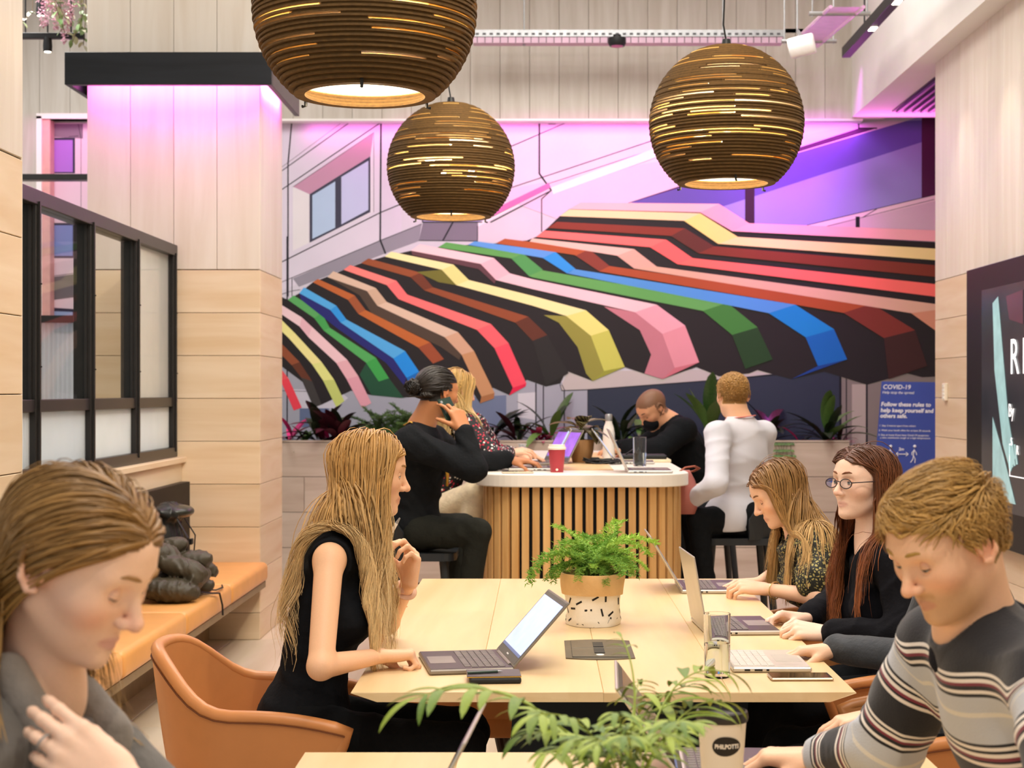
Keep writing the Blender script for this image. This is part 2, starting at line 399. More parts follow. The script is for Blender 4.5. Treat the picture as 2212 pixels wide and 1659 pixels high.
# lobby screens beyond the partition
ls = thing('lobby_screen', (-3.7, 10.854, 0), 'dark rail with ribbed glass below, seen through the leftmost window bay', 'screen')
zz = 1.45+(845-688)*10.854/F
MB().box((-4.6, 10.815, zz-.03), (-2.7, 10.893, zz+.02)).build('top_rail', M_frame, ls)
b = MB(); n = 60
vs = []; 
for k in range(n*4+1):
    xx = -4.6+1.9*k/(n*4); vs.append((xx, 10.849+.006*math.cos(k*math.pi/2)))
m = len(vs); b.add([(x, y, .4) for x, y in vs]+[(x, y, zz-.03) for x, y in vs]+[(x, 10.867, .4) for x, y in vs]+[(x, 10.867, zz-.03) for x, y in vs],
      [(k, k+1, m+k+1, m+k) for k in range(m-1)]+[(2*m+k+1, 2*m+k, 3*m+k, 3*m+k+1) for k in range(m-1)])
b.build('ribbed_glass', M_rib, ls)
MB().box((-4.6, 10.788, 0), (-2.7, 10.919, .4)).build('base', M_frame, ls)
zb = 1.45+(845-384)*10.854/F
lb = MB().box((-5.9, 10.802, zb-.02), (-2.66, 10.906, zb+.02), bev=.003).build('rail', M_frame)
tag(lb, 'black horizontal rail between left column and lobby wall', 'rail')

# ---------------- black light collar round the column
cl = thing('light_collar', (-2.1, 8.958, 3.19), 'black stained wooden collar with pink light strip round left column', 'light')
zc0, zc1 = 3.19, 3.375
MB().box((-2.70, 8.932, zc0), (-1.525, 8.971, zc1), bev=.002).build('front_board', M_blackwood, cl)
MB().box((-1.555, 8.971, zc0), (-1.525, 9.965, zc1), bev=.002).build('side_board', plain('brown_black_board', '#4a4340', .4), cl)
MB().box((-2.70, 8.971, zc0), (-2.67, 9.965, zc1), bev=.002).build('side_board', M_blackwood, cl)
MB().box((-2.67, 8.971, zc0+.10), (-1.555, 9.177, zc0+.115)).box((-1.632, 9.177, zc0+.10), (-1.555, 9.938, zc0+.115)).box((-2.67, 9.177, zc0+.10), (-2.65, 9.938, zc0+.115)).build('tray', M_black, cl)
MB().box((-2.66, 9.023, zc0+.088), (-1.57, 9.088, zc0+.098)).box((-1.61, 9.088, zc0+.088), (-1.575, 9.912, zc0+.098)).build('led_strip', M_led_pink, cl)
area('collar_led_front', (-2.13, 9.056, zc0+.08), (math.radians(20), 0, 0), 1.05, .03, 6, PINK)
area('collar_led_side', (-1.592, 9.546, zc0+.08), (0, math.radians(20), 0), .03, .6, 4, PINK)

# ---------------- bench
bench = thing('bench', (-1.8, 7.192, 0), 'long tan leather bench under the glazed partition', 'bench')
MB().box((-2.05, 5.06, .31), (-1.60, 9.173, .345)).build('seat_board', plain('bench_edge_board', '#8a7556', .5), bench)
MB().box((-2.05, 5.06, 0), (-1.93, 9.173, .31)).build('plinth', plain('bench_plinth', '#9a8464', .6), bench)
M_tan = plain('amber_leather', '#E2A35E', .38, var=.05, scale=8, bump=.03)
def cushion(y0, y1):
    bm = bmesh.new(); bmesh.ops.create_cube(bm, size=1)
    for v in bm.verts: v.co = Vector((-1.81+v.co.x*.45, (y0+y1)/2+v.co.y*(y1-y0-.004), .40+v.co.z*.112))
    bmesh.ops.bevel(bm, geom=bm.edges[:], offset=.03, segments=4, profile=.5, affect='EDGES')
    me = bpy.data.meshes.new('cushion'); bm.to_mesh(me); bm.free(); return me
for a, b in zip([5.06, 6.0, 7.075, 8.108], [6.0, 7.075, 8.108, 9.18]):
    link('cushion', cushion(a, b), M_tan, bench, smooth=True)

# ---------------- wall screen
tv = thing('wall_screen', (2.53, 7.715, 1.4), 'large black framed screen on the right wall showing white lettering', 'screen')
XS = 2.50
MB().box((XS, 5.8, .60), (2.556, 9.232, 2.156), bev=.004).build('casing', M_black, tv)
M_scr = plain('screen_dark_image', '#2b2b2f', .25, var=.35, scale=5, emit=.5)
M_scr2 = plain('screen_pale_teal_image', '#8fb3b4', .25, var=.25, scale=9, emit=.6)
M_scr3 = plain('screen_wine_image', '#54303c', .25, var=.3, scale=5, emit=.5)
M_txt = plain('screen_white_lettering', '#f4f4f4', .4, var=0, emit=.9)
def sq(px, py): # point of the screen plane under a photo pixel
    Y = XS*F/(px-CX); return (XS, Y, CAMZ-(py-CY)*Y/F)
def sp(pts, d): return [(XS-d, Y, z) for (_, Y, z) in [sq(*p) for p in pts]]
sc = MB().box((XS-.003, 6.0, .80), (XS, 8.905, 2.02)).build('display', M_scr, tv)
MB().poly(sp([(2146, 655), (2158, 640), (2180, 900), (2195, 990), (2185, 1020), (2168, 960), (2150, 800)], .005)).build('picture_pale_shape', M_scr2, sc)
MB().poly(sp([(2146, 900), (2170, 985), (2196, 1090), (2146, 1078)], .005)).build('picture_pale_shape', M_scr2, sc)
MB().poly(sp([(2175, 640), (2212, 625), (2212, 700), (2182, 690)], .005)).build('picture_wine_shape', M_scr3, sc)
for k in range(4):
    MB().poly(sp([(2174+6*k, 960), (2178+6*k, 960), (2186+5*k, 1012-3*k), (2182+5*k, 1013-3*k)], .006)).build('picture_finger', M_scr2, sc)
def tvtext(px, py, size, body, spacing=1.0):
    p = sq(px, py); return text_mesh('lettering', body, size, frame((XS-.007, p[1], p[2]), (0, -1, 0), (0, 0, 1)), M_txt, sc, spacing=spacing)
tvtext(2184, 808, .27, 'RE', 1.35); tvtext(2181, 900, .10, 'By'); tvtext(2186, 962, .06, 'S'); tvtext(2198, 982, .07, 'R')
MB().box((XS-.006, 8.317, 1.165), (XS-.004, 8.369, 1.17)).box((XS-.006, 8.363, 1.0), (XS-.004, 8.369, 1.17)).box((XS-.006, 8.108, .998), (XS-.004, 8.369, 1.003)).build('lettering_box', M_txt, sc)

area('bulkhead_pink_fill', (2.75, 12.15, 3.45), (math.radians(-115), 0, 0), .7, .03, 2.2, PINK)  # unseen pink light added to tint the dropped bulkhead's underside
# wall sensor
ws = thing('wall_switch', (2.55, 9.873, 1.42), 'small pale switch plate on the right wall beside the screen', 'switch')
MB().box((2.536, 9.867, 1.39), (2.556, 9.938, 1.50), bev=.003).build('plate', plain('ivory_plate', '#F3E8D4', .4), ws)
b = MB()
for k in range(4): b.box((2.533, 9.88, 1.402+.024*k), (2.537, 9.925, 1.418+.024*k))
b.build('button', plain('pale_button', '#FFF8EA', .3), ws)
# ---------------- cable tray, sensors, fittings under the ceiling
ct = thing('cable_tray', (.6, 11.7, 4.0), 'grey perforated steel cable tray hung in front of the plank bulkhead', 'cable tray')
zt = 1.45+(845-80)*11.7/F
b = MB().box((-.5, 11.68, zt+.0), (1.82, 11.685, zt+.05)).box((-.5, 11.685, zt), (1.82, 11.8, zt+.005)).box((-.5, 11.8, zt), (1.82, 11.805, zt+.05)); b.build('channel', M_steel, ct)
b = MB()
for k in range(44): b.box((-.48+.052*k, 11.676, zt+.012), (-.455+.052*k, 11.681, zt+.026))
tag(b.build('perforation', plain('slot_dark', '#55565a', .6), ct), kind='stuff')
MB().box((-.5, 11.69, zt-.045), (1.8, 11.8, zt-.001)).build('light_strip_housing', plain('pale_polycarbonate', '#E7C3DA', .4, trans=.2), ct)
b = MB()
for k in range(40): b.box((-.47+.057*k, 11.686, zt-.045), (-.465+.057*k, 11.692, zt-.002))
tag(b.build('clip', plain('clip_dark', '#5d4452', .5), ct), kind='stuff')
for px in (1132, 1563): 
    xx = (px-CX)*11.7/F
    MB().tube([(xx, 11.74, zt-.05), (xx, 11.74, 5.0)], .006, 8).lathe([(0, 0), (.014, .01), (.016, .05), (.006, .06)], 12, (xx, 11.74, zt-.06)).build('hanger_rod', M_steel, ct)
for xx in (-.25, .75): 
    a = area('mural_wash_led', (xx+.1, 11.76, zt-.06), (math.radians(22), 0, 0), 2.0, .05, 3.2, PINK); a.data.spread = math.radians(56)
a = area('mural_wash_led', (1.95, 11.76, zt-.06), (math.radians(22), 0, 0), .8, .05, 6, (.85, .12, 1)); a.data.spread = math.radians(56)
for xx, cc_, pw in ((-1.1, PINK, 2.8), (.35, PINK, 3.2), (1.75, (.85, .12, .95), 9)): area('mural_graze_led', (xx, 12.225, 3.535), (math.radians(16), 0, 0), 1.45, .02, pw, cc_)
sn = thing('ceiling_sensor', P(1333, 100, 11.6), 'small round black sensor hanging under the cable tray', 'sensor')
c = P(1333, 100, 11.6)
MB().lathe([(0, 0), (.055, 0), (.066, .02), (.066, .06), (.03, .07), (.03, .085), (0, .085)], 24, c).build('body', M_black, sn, smooth='auto')
MB().lathe([(0, -.004), (.04, -.004), (.045, 0), (0, 0)], 24, c).build('lens', plain('pink_lens', '#D86AB0', .2), sn)
# branch tray toward the ceiling and white projector
bt = thing('branch_tray', P(1760, 60, 10.723), 'perforated tray branch with steel cross bars above white spotlight', 'cable tray')
A = V3(P(1735, 100, 11.115)); Bv = V3(P(1830, 15, 9.546)); d = (Bv-A)
mm = MB()
for s in (-1, 1):
    o = Vector((.10*s, 0, 0)); mm.tube([A+o, Bv+o], .012, 6)
mm.poly([A+Vector((-.1, 0, 0)), A+Vector((.1, 0, 0)), Bv+Vector((.1, 0, 0)), Bv+Vector((-.1, 0, 0))]); mm.build('channel', plain('acrylic_pink_light_tint', '#E6B6DC', .3, trans=.3), bt)  # pink of the LED light is put into the channel's colour
for t in (.15, .85):
    q = A.lerp(Bv, t); MB().tube([q+Vector((-.19, 0, .0)), q+Vector((.19, 0, .0))], .014, 8).build('cross_bar', M_steel, bt)
    for s in (-.17, .17): MB().tube([q+Vector((s, 0, -.02)), (q.x+s, q.y, 5.0)], .005, 6).build('hanger_rod', M_steel, bt)
MB().box(V3(P(1690, 80, 11.246)), V3(P(1735, 62, 11.115)), bev=.004).build('bracket', M_steel, bt)
pj = thing('spotlight', P(1732, 99, 10.2), 'white cylindrical spotlight beside the big round lamp near ceiling', 'spotlight')
c = V3(P(1732, 99, 10.2)); R = Matrix.Translation(c) @ Matrix.Rotation(math.radians(78), 4, 'Y') @ Matrix.Rotation(math.radians(14), 4, 'X')
b = MB().lathe([(0, -.085), (.058, -.085), (.066, -.075), (.066, .075), (.058, .085), (0, .085)], 28); b.v = [(R @ Vector(v))[:] for v in b.v]
b.build('housing', plain('white_metal', '#F4F2F0', .35), pj, smooth='auto')
MB().tube([c+Vector((0, 0, .06)), c+Vector((-.03, 0, .10))], .012, 8).tube([c+Vector((-.03, 0, .10)), (c.x-.03, c.y, 5.0)], .006, 8).build('yoke', M_steel, pj)
# track light bar at upper right
tr = thing('track_light', P(1825, 125, 11.115), 'black track bar with two lit spots at upper right', 'track light')
xx, zz = 2.155, 1.45+720*11.115/F
MB().box((xx-.025, 4.0, zz), (xx+.035, 11.115, zz+.075), bev=.003).build('bar', M_black, tr)
for py in (62, 5):
    yb = (zz-1.45)*F/(845-py); M = MB().box((xx-.015, yb-.05, zz-.004), (xx+.025, yb+.05, zz)).build('lamp_lens', M_led_white, tr)
MB().tube([(xx, 10.462, zz+.07), (xx, 10.462, 5.0)], .006, 6).tube([(xx, 5.0, zz+.07), (xx, 5.0, 5.0)], .006, 6).build('hanger_rod', M_black, tr)

# ---------------- planter along the mural
pl = thing('planter', (0, 12.05, 0), 'long grey oak planter box with plants along the mural', 'planter')
ZP = 1.073
MB().box((-2.6, 11.814, 0), (2.32, 11.84, ZP-.01)).box((-2.6, 11.84, 0), (2.32, 12.3, .85)).box((2.29, 11.814, 0), (2.32, 12.3, ZP-.01)).build('carcass', M_dark, pl)
rc = []
for j in range(4):
    z1 = ZP-.2655*j; z0 = z1-.2655
    for k in range(4):
        x0 = max(-2.6, -2.6+1.23*k-(.4 if j % 2 else 0)); x1 = min(2.32, -2.6+1.23*(k+1)-(.4 if j % 2 and k < 3 else 0))
        rc.append((((x0+x1)/2, 11.807, (z0+z1)/2), (x1-x0-.003, .014, z1-z0-.004)))
M_planter = wood('grey_oak_planter', '#C2B2A4', '#AB9888', 'X', var=.06, scale=7)
grid_pieces('plank', pl, rc, None, M_planter)
MB().box((-2.6, 11.8, ZP-.01), (2.32, 11.845, ZP+.008)).build('rim', M_planter, pl)
MB().box((-2.58, 11.845, .85), (2.29, 12.3, 1.0)).build('soil', plain('dark_soil', '#1b1411', .95, var=.4, scale=40, bump=.6), pl)
# ================================================================ MURAL (flat painting on the back wall)
YM = 12.32
mural = thing('wall_mural', (0, YM, 2.2), 'wall mural of a striped awning with coloured slats on a grey building', 'mural')
MM = {}
def paint(h):
    if h not in MM: MM[h] = plain('mural_paint_'+h[1:], h, .55, var=.03, scale=3, spec=.3)
    return MM[h]
layer = [0]
def wp(p, d): q = P(p[0], p[1], YM); return (q[0], YM-d, q[2])
def flat(name, groups, parent=mural):
    """one painted shape: list of (points in wall pixels, colour); fine layer step like coats of paint"""
    if name != 'painted_stripe' and len(groups) > 1:
        return [flat(name, [g]) for g in groups][0]
    mats = []; mb = MB()
    for pts, colr in groups:
        m = paint(colr)
        if m not in mats: mats.append(m)
        layer[0] += 1; d = .0004+layer[0]*.00006; vs = [wp(p, d) for p in pts]
        # fan-safe triangulation through bmesh
        mb.poly(vs, mats.index(m))
    me = mb.mesh(name); bm = bmesh.new(); bm.from_mesh(me); bmesh.ops.triangulate(bm, faces=bm.faces[:]); 
    for f in bm.faces:
        if f.normal.y > 0: f.normal_flip()
    bm.to_mesh(me); bm.free()
    return link(name, me, mats, parent)
def c1(*p): return [(600+x/4.148, 240+y/4.148) for x, y in p]
def c2(*p): return [(600+x/3.16, 480+y/3.16) for x, y in p]
def c3(*p): return [(1150+x/2.458, 400+y/2.458) for x, y in p]
def c4(*p): return [(1300+x/2.425, y/2.425) for x, y in p]
def c6(*p): return [(1140+x/3.318, 780+y/3.318) for x, y in p]
LINE = '#17161f'
def lines(groups, colr=LINE):
    gs = []
    for pts, w in groups:
        for a, b in zip(pts, pts[1:]):
            dx, dy = b[0]-a[0], b[1]-a[1]; L = math.hypot(dx, dy); nx, ny = -dy/L*w/2, dx/L*w/2
            ex, ey = dx/L*w/4, dy/L*w/4
            gs.append(([(a[0]+nx-ex, a[1]+ny-ey), (b[0]+nx+ex, b[1]+ny+ey), (b[0]-nx+ex, b[1]-ny+ey), (a[0]-nx-ex, a[1]-ny-ey)], colr))
    return flat('painted_line', gs)
# building facets
flat('painted_facade', [([(585, 240), (2080, 240), (2080, 1010), (585, 1010)], '#C8C3CE')])
flat('painted_facade', [(c1((-60, 60), (1110, 60), (1110, 1200), (-60, 1640)), '#CFC8D6'),
      (c1((918, 105), (1110, 105), (1110, 1080), (1290, 1010), (918, 1155)), '#CBC3D3'),
      ([(1060, 255), (1420, 255), (1420, 440), (1060, 470)], '#D6C6D6')])
flat('painted_facade', [(c1((135, 1500), (918, 1155), (1290, 1010), (1265, 1165), (965, 1275), (190, 1575)), '#8B8793'),
      (c1((1300, 1000), (1830, 995), (1790, 1165), (1265, 1160)), '#77707F'), (c1((1300, 900), (2040, 860), (1830, 995), (1300, 1000)), '#9A8FB4'),
      (c1((1795, 1030), (2074, 890), (2400, 740), (2400, 1200), (1795, 1160)), '#CFC3CF'),
      (c1((1795, 1000), (2074, 860), (2400, 700), (2400, 740), (2074, 890), (1795, 1035)), '#E7DAE4')])
win_l = flat('painted_window', [(c1((135, 680), (860, 192), (860, 905), (135, 1255)), '#D5CFD9'), (c1((140, 678), (858, 195), (830, 405), (285, 745)), '#B98BA4'),
      (c1((135, 685), (280, 745), (275, 1180), (135, 1250)), '#D9D5D8'), (c1((285, 745), (830, 405), (830, 905), (285, 1180)), '#3A3B4C'),
      (c1((310, 755), (515, 630), (515, 1045), (310, 1145)), '#A9BFDA'), (c1((570, 590), (812, 445), (812, 885), (570, 1015)), '#B8BDDE')])
lines([(c1((125, 105), (92, 470), (92, 1659)), 2.8), (c1((925, 105), (918, 1155), (965, 1275)), 3.6), (c1((640, 105), (-40, 590)), 1.8), (c1((920, 105), (-40, 755)), 2),
       (c1((1110, 830), (918, 910), (-40, 1390)), 2.2), (c1((1290, 1010), (918, 1160), (40, 1530)), 1.2), (c1((1297, 940), (1297, 995), (1830, 995)), 2.2),
       (c1((1570, 950), (1570, 995), (1480, 1160)), 3.2), (c1((1265, 1160), (1790, 1165), (1790, 1030)), 1.5), (c1((570, 105), (-40, 560)), .7),
       (c1((40, 1640), (130, 1610), (200, 1600)), 1), (c1((128, 1500), (128, 1659)), 1.4), (c1((135, 680), (860, 192), (860, 905)), .7)])
# right hand glass and beams
flat('painted_window', [(c4((150, 1060), (1590, 635), (1900, 540), (1900, 980), (1080, 1180), (600, 1190)), '#8F86C4'),
      (c4((150, 1060), (1590, 635), (1690, 630), (1690, 740), (640, 1080), (500, 1100)), '#5E4FA0')])
flat('painted_beam', [(c4((-600, 1010), (1450, 635), (1590, 635), (150, 1060), (-200, 1160)), '#D9BBD2'),
      (c4((100, 1075), (1345, 672), (1440, 672), (150, 1062)), '#4a1f4d'), (c4((750, 900), (800, 880), (800, 1190), (750, 1190)), '#33152f'),
      (c4((1675, 560), (1760, 560), (1760, 1030), (1675, 1035)), '#4b1440'),
      (c4((1075, 1180), (1735, 1025), (1800, 1010), (1800, 1040), (1160, 1190)), '#E3C3D0'), (c4((1160, 1190), (1800, 1040), (1800, 1210), (1160, 1210)), '#CFAFC0')])
lines([(c4((1345, 600), (1345, 672), (1440, 672)), 3), (c4((1075, 1180), (1740, 1022)), 1.4), (c4((1160, 1190), (1740, 1045)), 1.2), (c4((1340, 1140), (1340, 1190)), 9),
       (c4((1365, 1140), (1440, 1095)), 1.5), ([(1060, 480), (1190, 412), (1420, 330), (1500, 300)], 2.4), ([(1165, 262), (1165, 375), (1190, 410)], 3.4), ([(1170, 500), (1170, 430), (1190, 412)], 2.2),
       ([(1230, 262), (1060, 335)], 1.6), ([(1060, 420), (1420, 300)], 1.4), ([(1420, 320), (1190, 395), (1060, 455)], 1), ([(1185, 268), (1200, 268)], 1.5)])
flat('painted_beam', [([(1190, 405), (1420, 318), (1430, 335), (1195, 420)], '#EFDDEA'), ([(1060, 455), (1185, 395), (1190, 405), (1060, 470)], '#C46AA8')])
# lower facade under the awning
flat('painted_facade', [([(585, 790), (1270, 830), (1270, 1010), (585, 1010)], '#9B9DA8'),
      (c6((430, 200), (1300, 140), (2250, 40), (2250, 600), (430, 600)), '#2B3242'), (c6((235, 185), (290, 75), (1300, 60), (2250, 40), (1300, 140), (430, 205), (245, 215)), '#B8B0AC'),
      ([(1815, 815), (2080, 800), (2080, 1010), (1815, 1010)], '#7E756F'), ([(1840, 830), (1872, 830), (1872, 1010), (1840, 1010)], '#A79C92'),
      (c2((1100, 1210), (1560, 1180), (1560, 1400), (1100, 1400)), '#6a7590'), (c2((1640, 1170), (1760, 1160), (1760, 1350), (1640, 1330)), '#c4c2c8'), (c2((150, 1270), (350, 1240), (350, 1400), (150, 1400)), '#5d6a88'),
      (c2((100, 1140), (420, 1150), (480, 1200), (400, 1270), (130, 1270)), '#c0bec8')])
lines([(c6((60, 160), (60, 600)), 2), (c6((112, 180), (112, 600)), 2.4), (c6((262, 215), (262, 600)), 2.4), (c6((245, 212), (430, 205), (1300, 140), (1810, 95)), 2), (c6((230, 165), (245, 212)), 1.5),
       (c6((430, 205), (430, 600)), 1.6), ([(1815, 815), (1815, 1000)], 5), ([(1828, 815), (1828, 1000)], 2.4), ([(1872, 815), (1872, 1000)], 4), (c2((1760, 1100), (1760, 1400)), 1.5), (c2((1813, 1120), (1813, 1400)), 1.8),
       (c2((1940, 1110), (1960, 1150)), 1.5), (c2((65, 100), (65, 1400)), 2.6), (c2((-10, 1150), (480, 1160)), 1)])
# dark body of the awning
aw = c2((-40, 480), (70, 530), (148, 485), (240, 410), (340, 372), (450, 325), (570, 280), (730, 235), (910, 195), (1095, 172), (1300, 155), (1490, 145), (1700, 125)) + \
     c3((20, 275), (80, 228), (145, 165), (195, 128), (890, 142), (1060, 245), (2260, 310), (2260, 1010), (2070, 1020), (1990, 1000), (1775, 1060), (1550, 990), (1375, 1030), (1195, 982), (1150, 1000), (990, 1015), (870, 965), (690, 1030), (590, 1000), (490, 965), (320, 1040), (190, 990)) + \
     c2((1960, 1030), (1930, 1100), (1830, 1122), (1700, 1075), (1580, 1180), (1470, 1130), (1380, 1235), (1330, 1160), (1200, 1180), (1000, 1180), (840, 1200), (640, 1180), (500, 1150), (300, 1245), (245, 1265), (170, 1090), (22, 980), (-40, 960))
flat('painted_awning_body', [(aw, '#211D1E')])
def stripe(u, l, cols, extra=()):
    gs = []
    for k in range(len(u)-1): gs.append(([u[k], u[k+1], l[k+1], l[k]], cols[min(k, len(cols)-1)]))
    flat('painted_stripe', list(extra)+gs)
G_, B_, O_, T_, C_, N_, Y_, K_ = ('#5FA052', '#4B93D6', '#A7532B', '#CDB09B', '#EE6F6B', '#8A4A2E', '#E6DD92', '#E5B9BE')
stripe(c2((-30, 930), (75, 1068), (165, 1265)), c2((-30, 1010), (20, 1080), (110, 1285)), ['#E0525A', '#E0404F'])
stripe(c2((-30, 770), (150, 955), (235, 1085), (300, 1245)), c2((-30, 850), (95, 975), (160, 1060), (245, 1265)), ['#8A4A2E', '#5F3322', '#3B3836'])
stripe(c2((-30, 610), (120, 760), (300, 955), (385, 1075), (455, 1220)), c2((-30, 690), (75, 790), (235, 970), (310, 1080), (400, 1262)), ['#E3DD8E', '#E6DD92', '#D9DB85', '#BDC86E'])
stripe(c2((-30, 530), (165, 650), (235, 715), (475, 940), (550, 1050), (640, 1235)), c2((-30, 590), (150, 712), (210, 785), (400, 960), (470, 1070), (575, 1268)), ['#E3C4C8', '#DDAFB8', '#E5C0C4', '#DDA9B0', '#D79AA6'])
stripe(c2((110, 500), (300, 620), (355, 720), (670, 925), (760, 1065)), c2((70, 530), (250, 655), (315, 740), (605, 960), (690, 1087)), ['#56A05A', '#439A4E', '#4FA257', '#3A9A48'],
       [(c2((605, 960), (690, 1087), (760, 1065), (860, 1200), (640, 1180), (560, 1040)), '#1D4A33')])
stripe(c2((180, 445), (400, 570), (470, 665), (870, 880), (965, 1020)), c2((148, 485), (360, 600), (430, 685), (790, 930), (880, 1062)), ['#4FA3DC', '#2D8FD8', '#4FA3DC', '#1E88DC'],
       [(c2((148, 485), (360, 600), (430, 685), (790, 930), (880, 1062), (860, 1110), (740, 960), (400, 720), (300, 640), (160, 530)), '#22246A'), (c2((880, 1062), (965, 1020), (960, 1070), (890, 1090)), '#1563B0')])
stripe(c2((275, 388), (525, 500), (600, 600), (1040, 820), (1135, 935)), c2((240, 410), (480, 530), (550, 625), (960, 855), (1060, 965)), ['#B25F30', '#96502F', '#B5622F', '#93482C'])
stripe(c2((380, 335), (670, 450), (745, 545), (1230, 750), (1340, 880), (1480, 1165)), c2((340, 375), (610, 470), (680, 570), (1140, 785), (1255, 905), (1390, 1190)), ['#D0B49E', '#C4A58C', '#D3B7A0', '#CBA184', '#BE8C62'],
       [(c2((1390, 1190), (1480, 1165), (1475, 1203), (1380, 1237)), '#A06A42'), (c2((340, 375), (610, 470), (680, 570), (1140, 785), (1255, 905), (1240, 940), (1110, 850), (640, 620), (560, 500)), '#4a3b30')])
stripe(c2((495, 293), (810, 400), (885, 495), (1455, 695), (1575, 825), (1697, 1100)), c2((450, 325), (745, 430), (825, 525), (1360, 735), (1480, 860), (1605, 1130)), ['#F07F78', '#EE6F6F', '#F0716F', '#EC5F66', '#E54A5C'],
       [(c2((1605, 1130), (1697, 1100), (1692, 1120), (1580, 1182)), '#D41F45')])
stripe(c2((620, 248), (975, 345), (1060, 445), (1710, 645), (1840, 770)), c2((570, 280), (905, 375), (1000, 465), (1620, 685), (1740, 810)), ['#8F4B2B', '#6B3522', '#8A4729', '#5C2F20'],
       [(c2((1740, 810), (1840, 770), (1985, 1030), (1830, 1120)), '#262423')])
stripe(c2((775, 202), (1200, 290), (1305, 395))+c3((0, 588), (285, 665), (405, 770), (490, 965)), c2((730, 235), (1120, 325), (1220, 430))+c3((0, 640), (180, 695), (310, 800), (380, 987)), ['#EBE3A4', '#DDD788', '#EAE3A0', '#EAE3A0', '#DDD97C', '#BDBF58'],
       [(c2((950, 340), (1120, 325), (1220, 430), (1100, 410)), '#6d6a2a'), (c3((60, 690), (180, 695), (310, 800), (380, 987), (320, 1040), (285, 1000), (240, 860), (140, 730)), '#8c8a3c'), (c3((380, 987), (490, 965), (320, 1040)), '#8F9236')])
stripe(c2((970, 152), (1475, 245), (1585, 350))+c3((0, 500), (660, 635), (810, 745), (885, 940)), c2((910, 195), (1385, 285), (1490, 395))+c3((0, 552), (545, 675), (690, 790), (755, 970)), ['#EBC9CC', '#E3B4BC', '#E6C2C6', '#E6C2C6', '#DDA1AB', '#D68F98'],
       [(c2((910, 195), (1385, 285), (1490, 395), (1480, 420), (1370, 320), (920, 225)), '#5b3a40'), (c3((380, 645), (545, 675), (690, 790), (755, 970), (690, 1030), (595, 1000), (630, 900), (570, 770)), '#B97680'), (c3((755, 970), (885, 940), (690, 1030)), '#C26D78')])
stripe(c2((1150, 138), (1675, 215), (1810, 325))+c3((50, 452), (1035, 625), (1195, 755), (1275, 925)), c2((1095, 172), (1595, 248), (1715, 368))+c3((0, 490), (905, 668), (1060, 795), (1130, 975)), ['#5C9F52', '#4C9650', '#5C9F52', '#5C9F52', '#3D7C35', '#20401F'])
stripe(c2((1345, 130), (1895, 203), (2030, 318))+c3((230, 447), (1395, 635), (1600, 765), (1670, 925)), c2((1300, 155), (1810, 245), (1975, 350))+c3((180, 468), (1255, 680), (1450, 808), (1515, 960)), ['#5A97D8', '#2E90D8', '#4E90CF', '#4E90CF', '#1580C4', '#1262AE'],
       [(c3((1515, 960), (1670, 925), (1375, 1030)), '#173F86')])
stripe(c2((1550, 113), (2120, 185))+c3((300, 340), (410, 430), (1800, 630), (2030, 770), (2095, 960)), c2((1490, 145), (2030, 225))+c3((230, 375), (355, 458), (1650, 678), (1865, 812), (1890, 1030)), ['#A8532A', '#A8532A', '#7E382A', '#A04A28', '#742F25', '#3A201D'])
stripe(c3((0, 283), (540, 340), (660, 433), (2260, 648)), c3((-15, 300), (450, 375), (540, 443), (2010, 680)), ['#DDBBA8', '#D3A592', '#D2A78E'],
       [(c3((2010, 680), (2260, 648), (2260, 860)), '#C98A6C')])
stripe(c3((65, 242), (710, 290), (850, 388), (2260, 539)), c3((20, 275), (625, 330), (770, 420), (2260, 608)), ['#F07168', '#EE6560', '#EE6B60'])
stripe(c3((130, 195), (810, 230), (965, 325), (2260, 436)), c3((80, 228), (735, 270), (880, 362), (2260, 500)), ['#7C3122', '#5A2A22', '#763122'])
stripe(c3((195, 130), (890, 150), (1090, 275), (2260, 345)), c3((145, 165), (805, 190), (985, 312), (2260, 408)), ['#EBD29A', '#E8D578', '#E9D48F'])
stripe(c3((255, 93), (990, 100), (1150, 203), (2260, 245)), c3((195, 128), (890, 145), (1060, 245), (2260, 306)), ['#F2B4B6', '#F0A3AC', '#EFAAB0'])
# mural strip inside the lobby niche
flat('painted_facade', [([(86, 262), (190, 262), (190, 760), (86, 760)], '#D7BFCB'), ([(104, 268), (180, 268), (180, 300), (104, 296)], '#7d6a78'), ([(104, 600), (180, 590), (180, 640), (104, 650)], '#6b6268')])
flat('painted_window', [([(104, 298), (163, 298), (163, 375), (104, 375)], '#2c2740'), ([(106, 303), (158, 303), (158, 372), (106, 372)], '#A06CC8'),
      ([(104, 482), (163, 482), (163, 558), (104, 558)], '#2c2740'), ([(106, 487), (158, 487), (158, 553), (106, 553)], '#7886C0'),
      ([(104, 664), (163, 668), (163, 720), (104, 720)], '#2c2740'), ([(106, 672), (158, 674), (158, 715), (106, 715)], '#8EA0C8')])
lines([([(170, 268), (176, 300), (176, 560)], 1), ([(104, 598), (180, 588)], 1), ([(150, 296), (170, 294)], 1)])

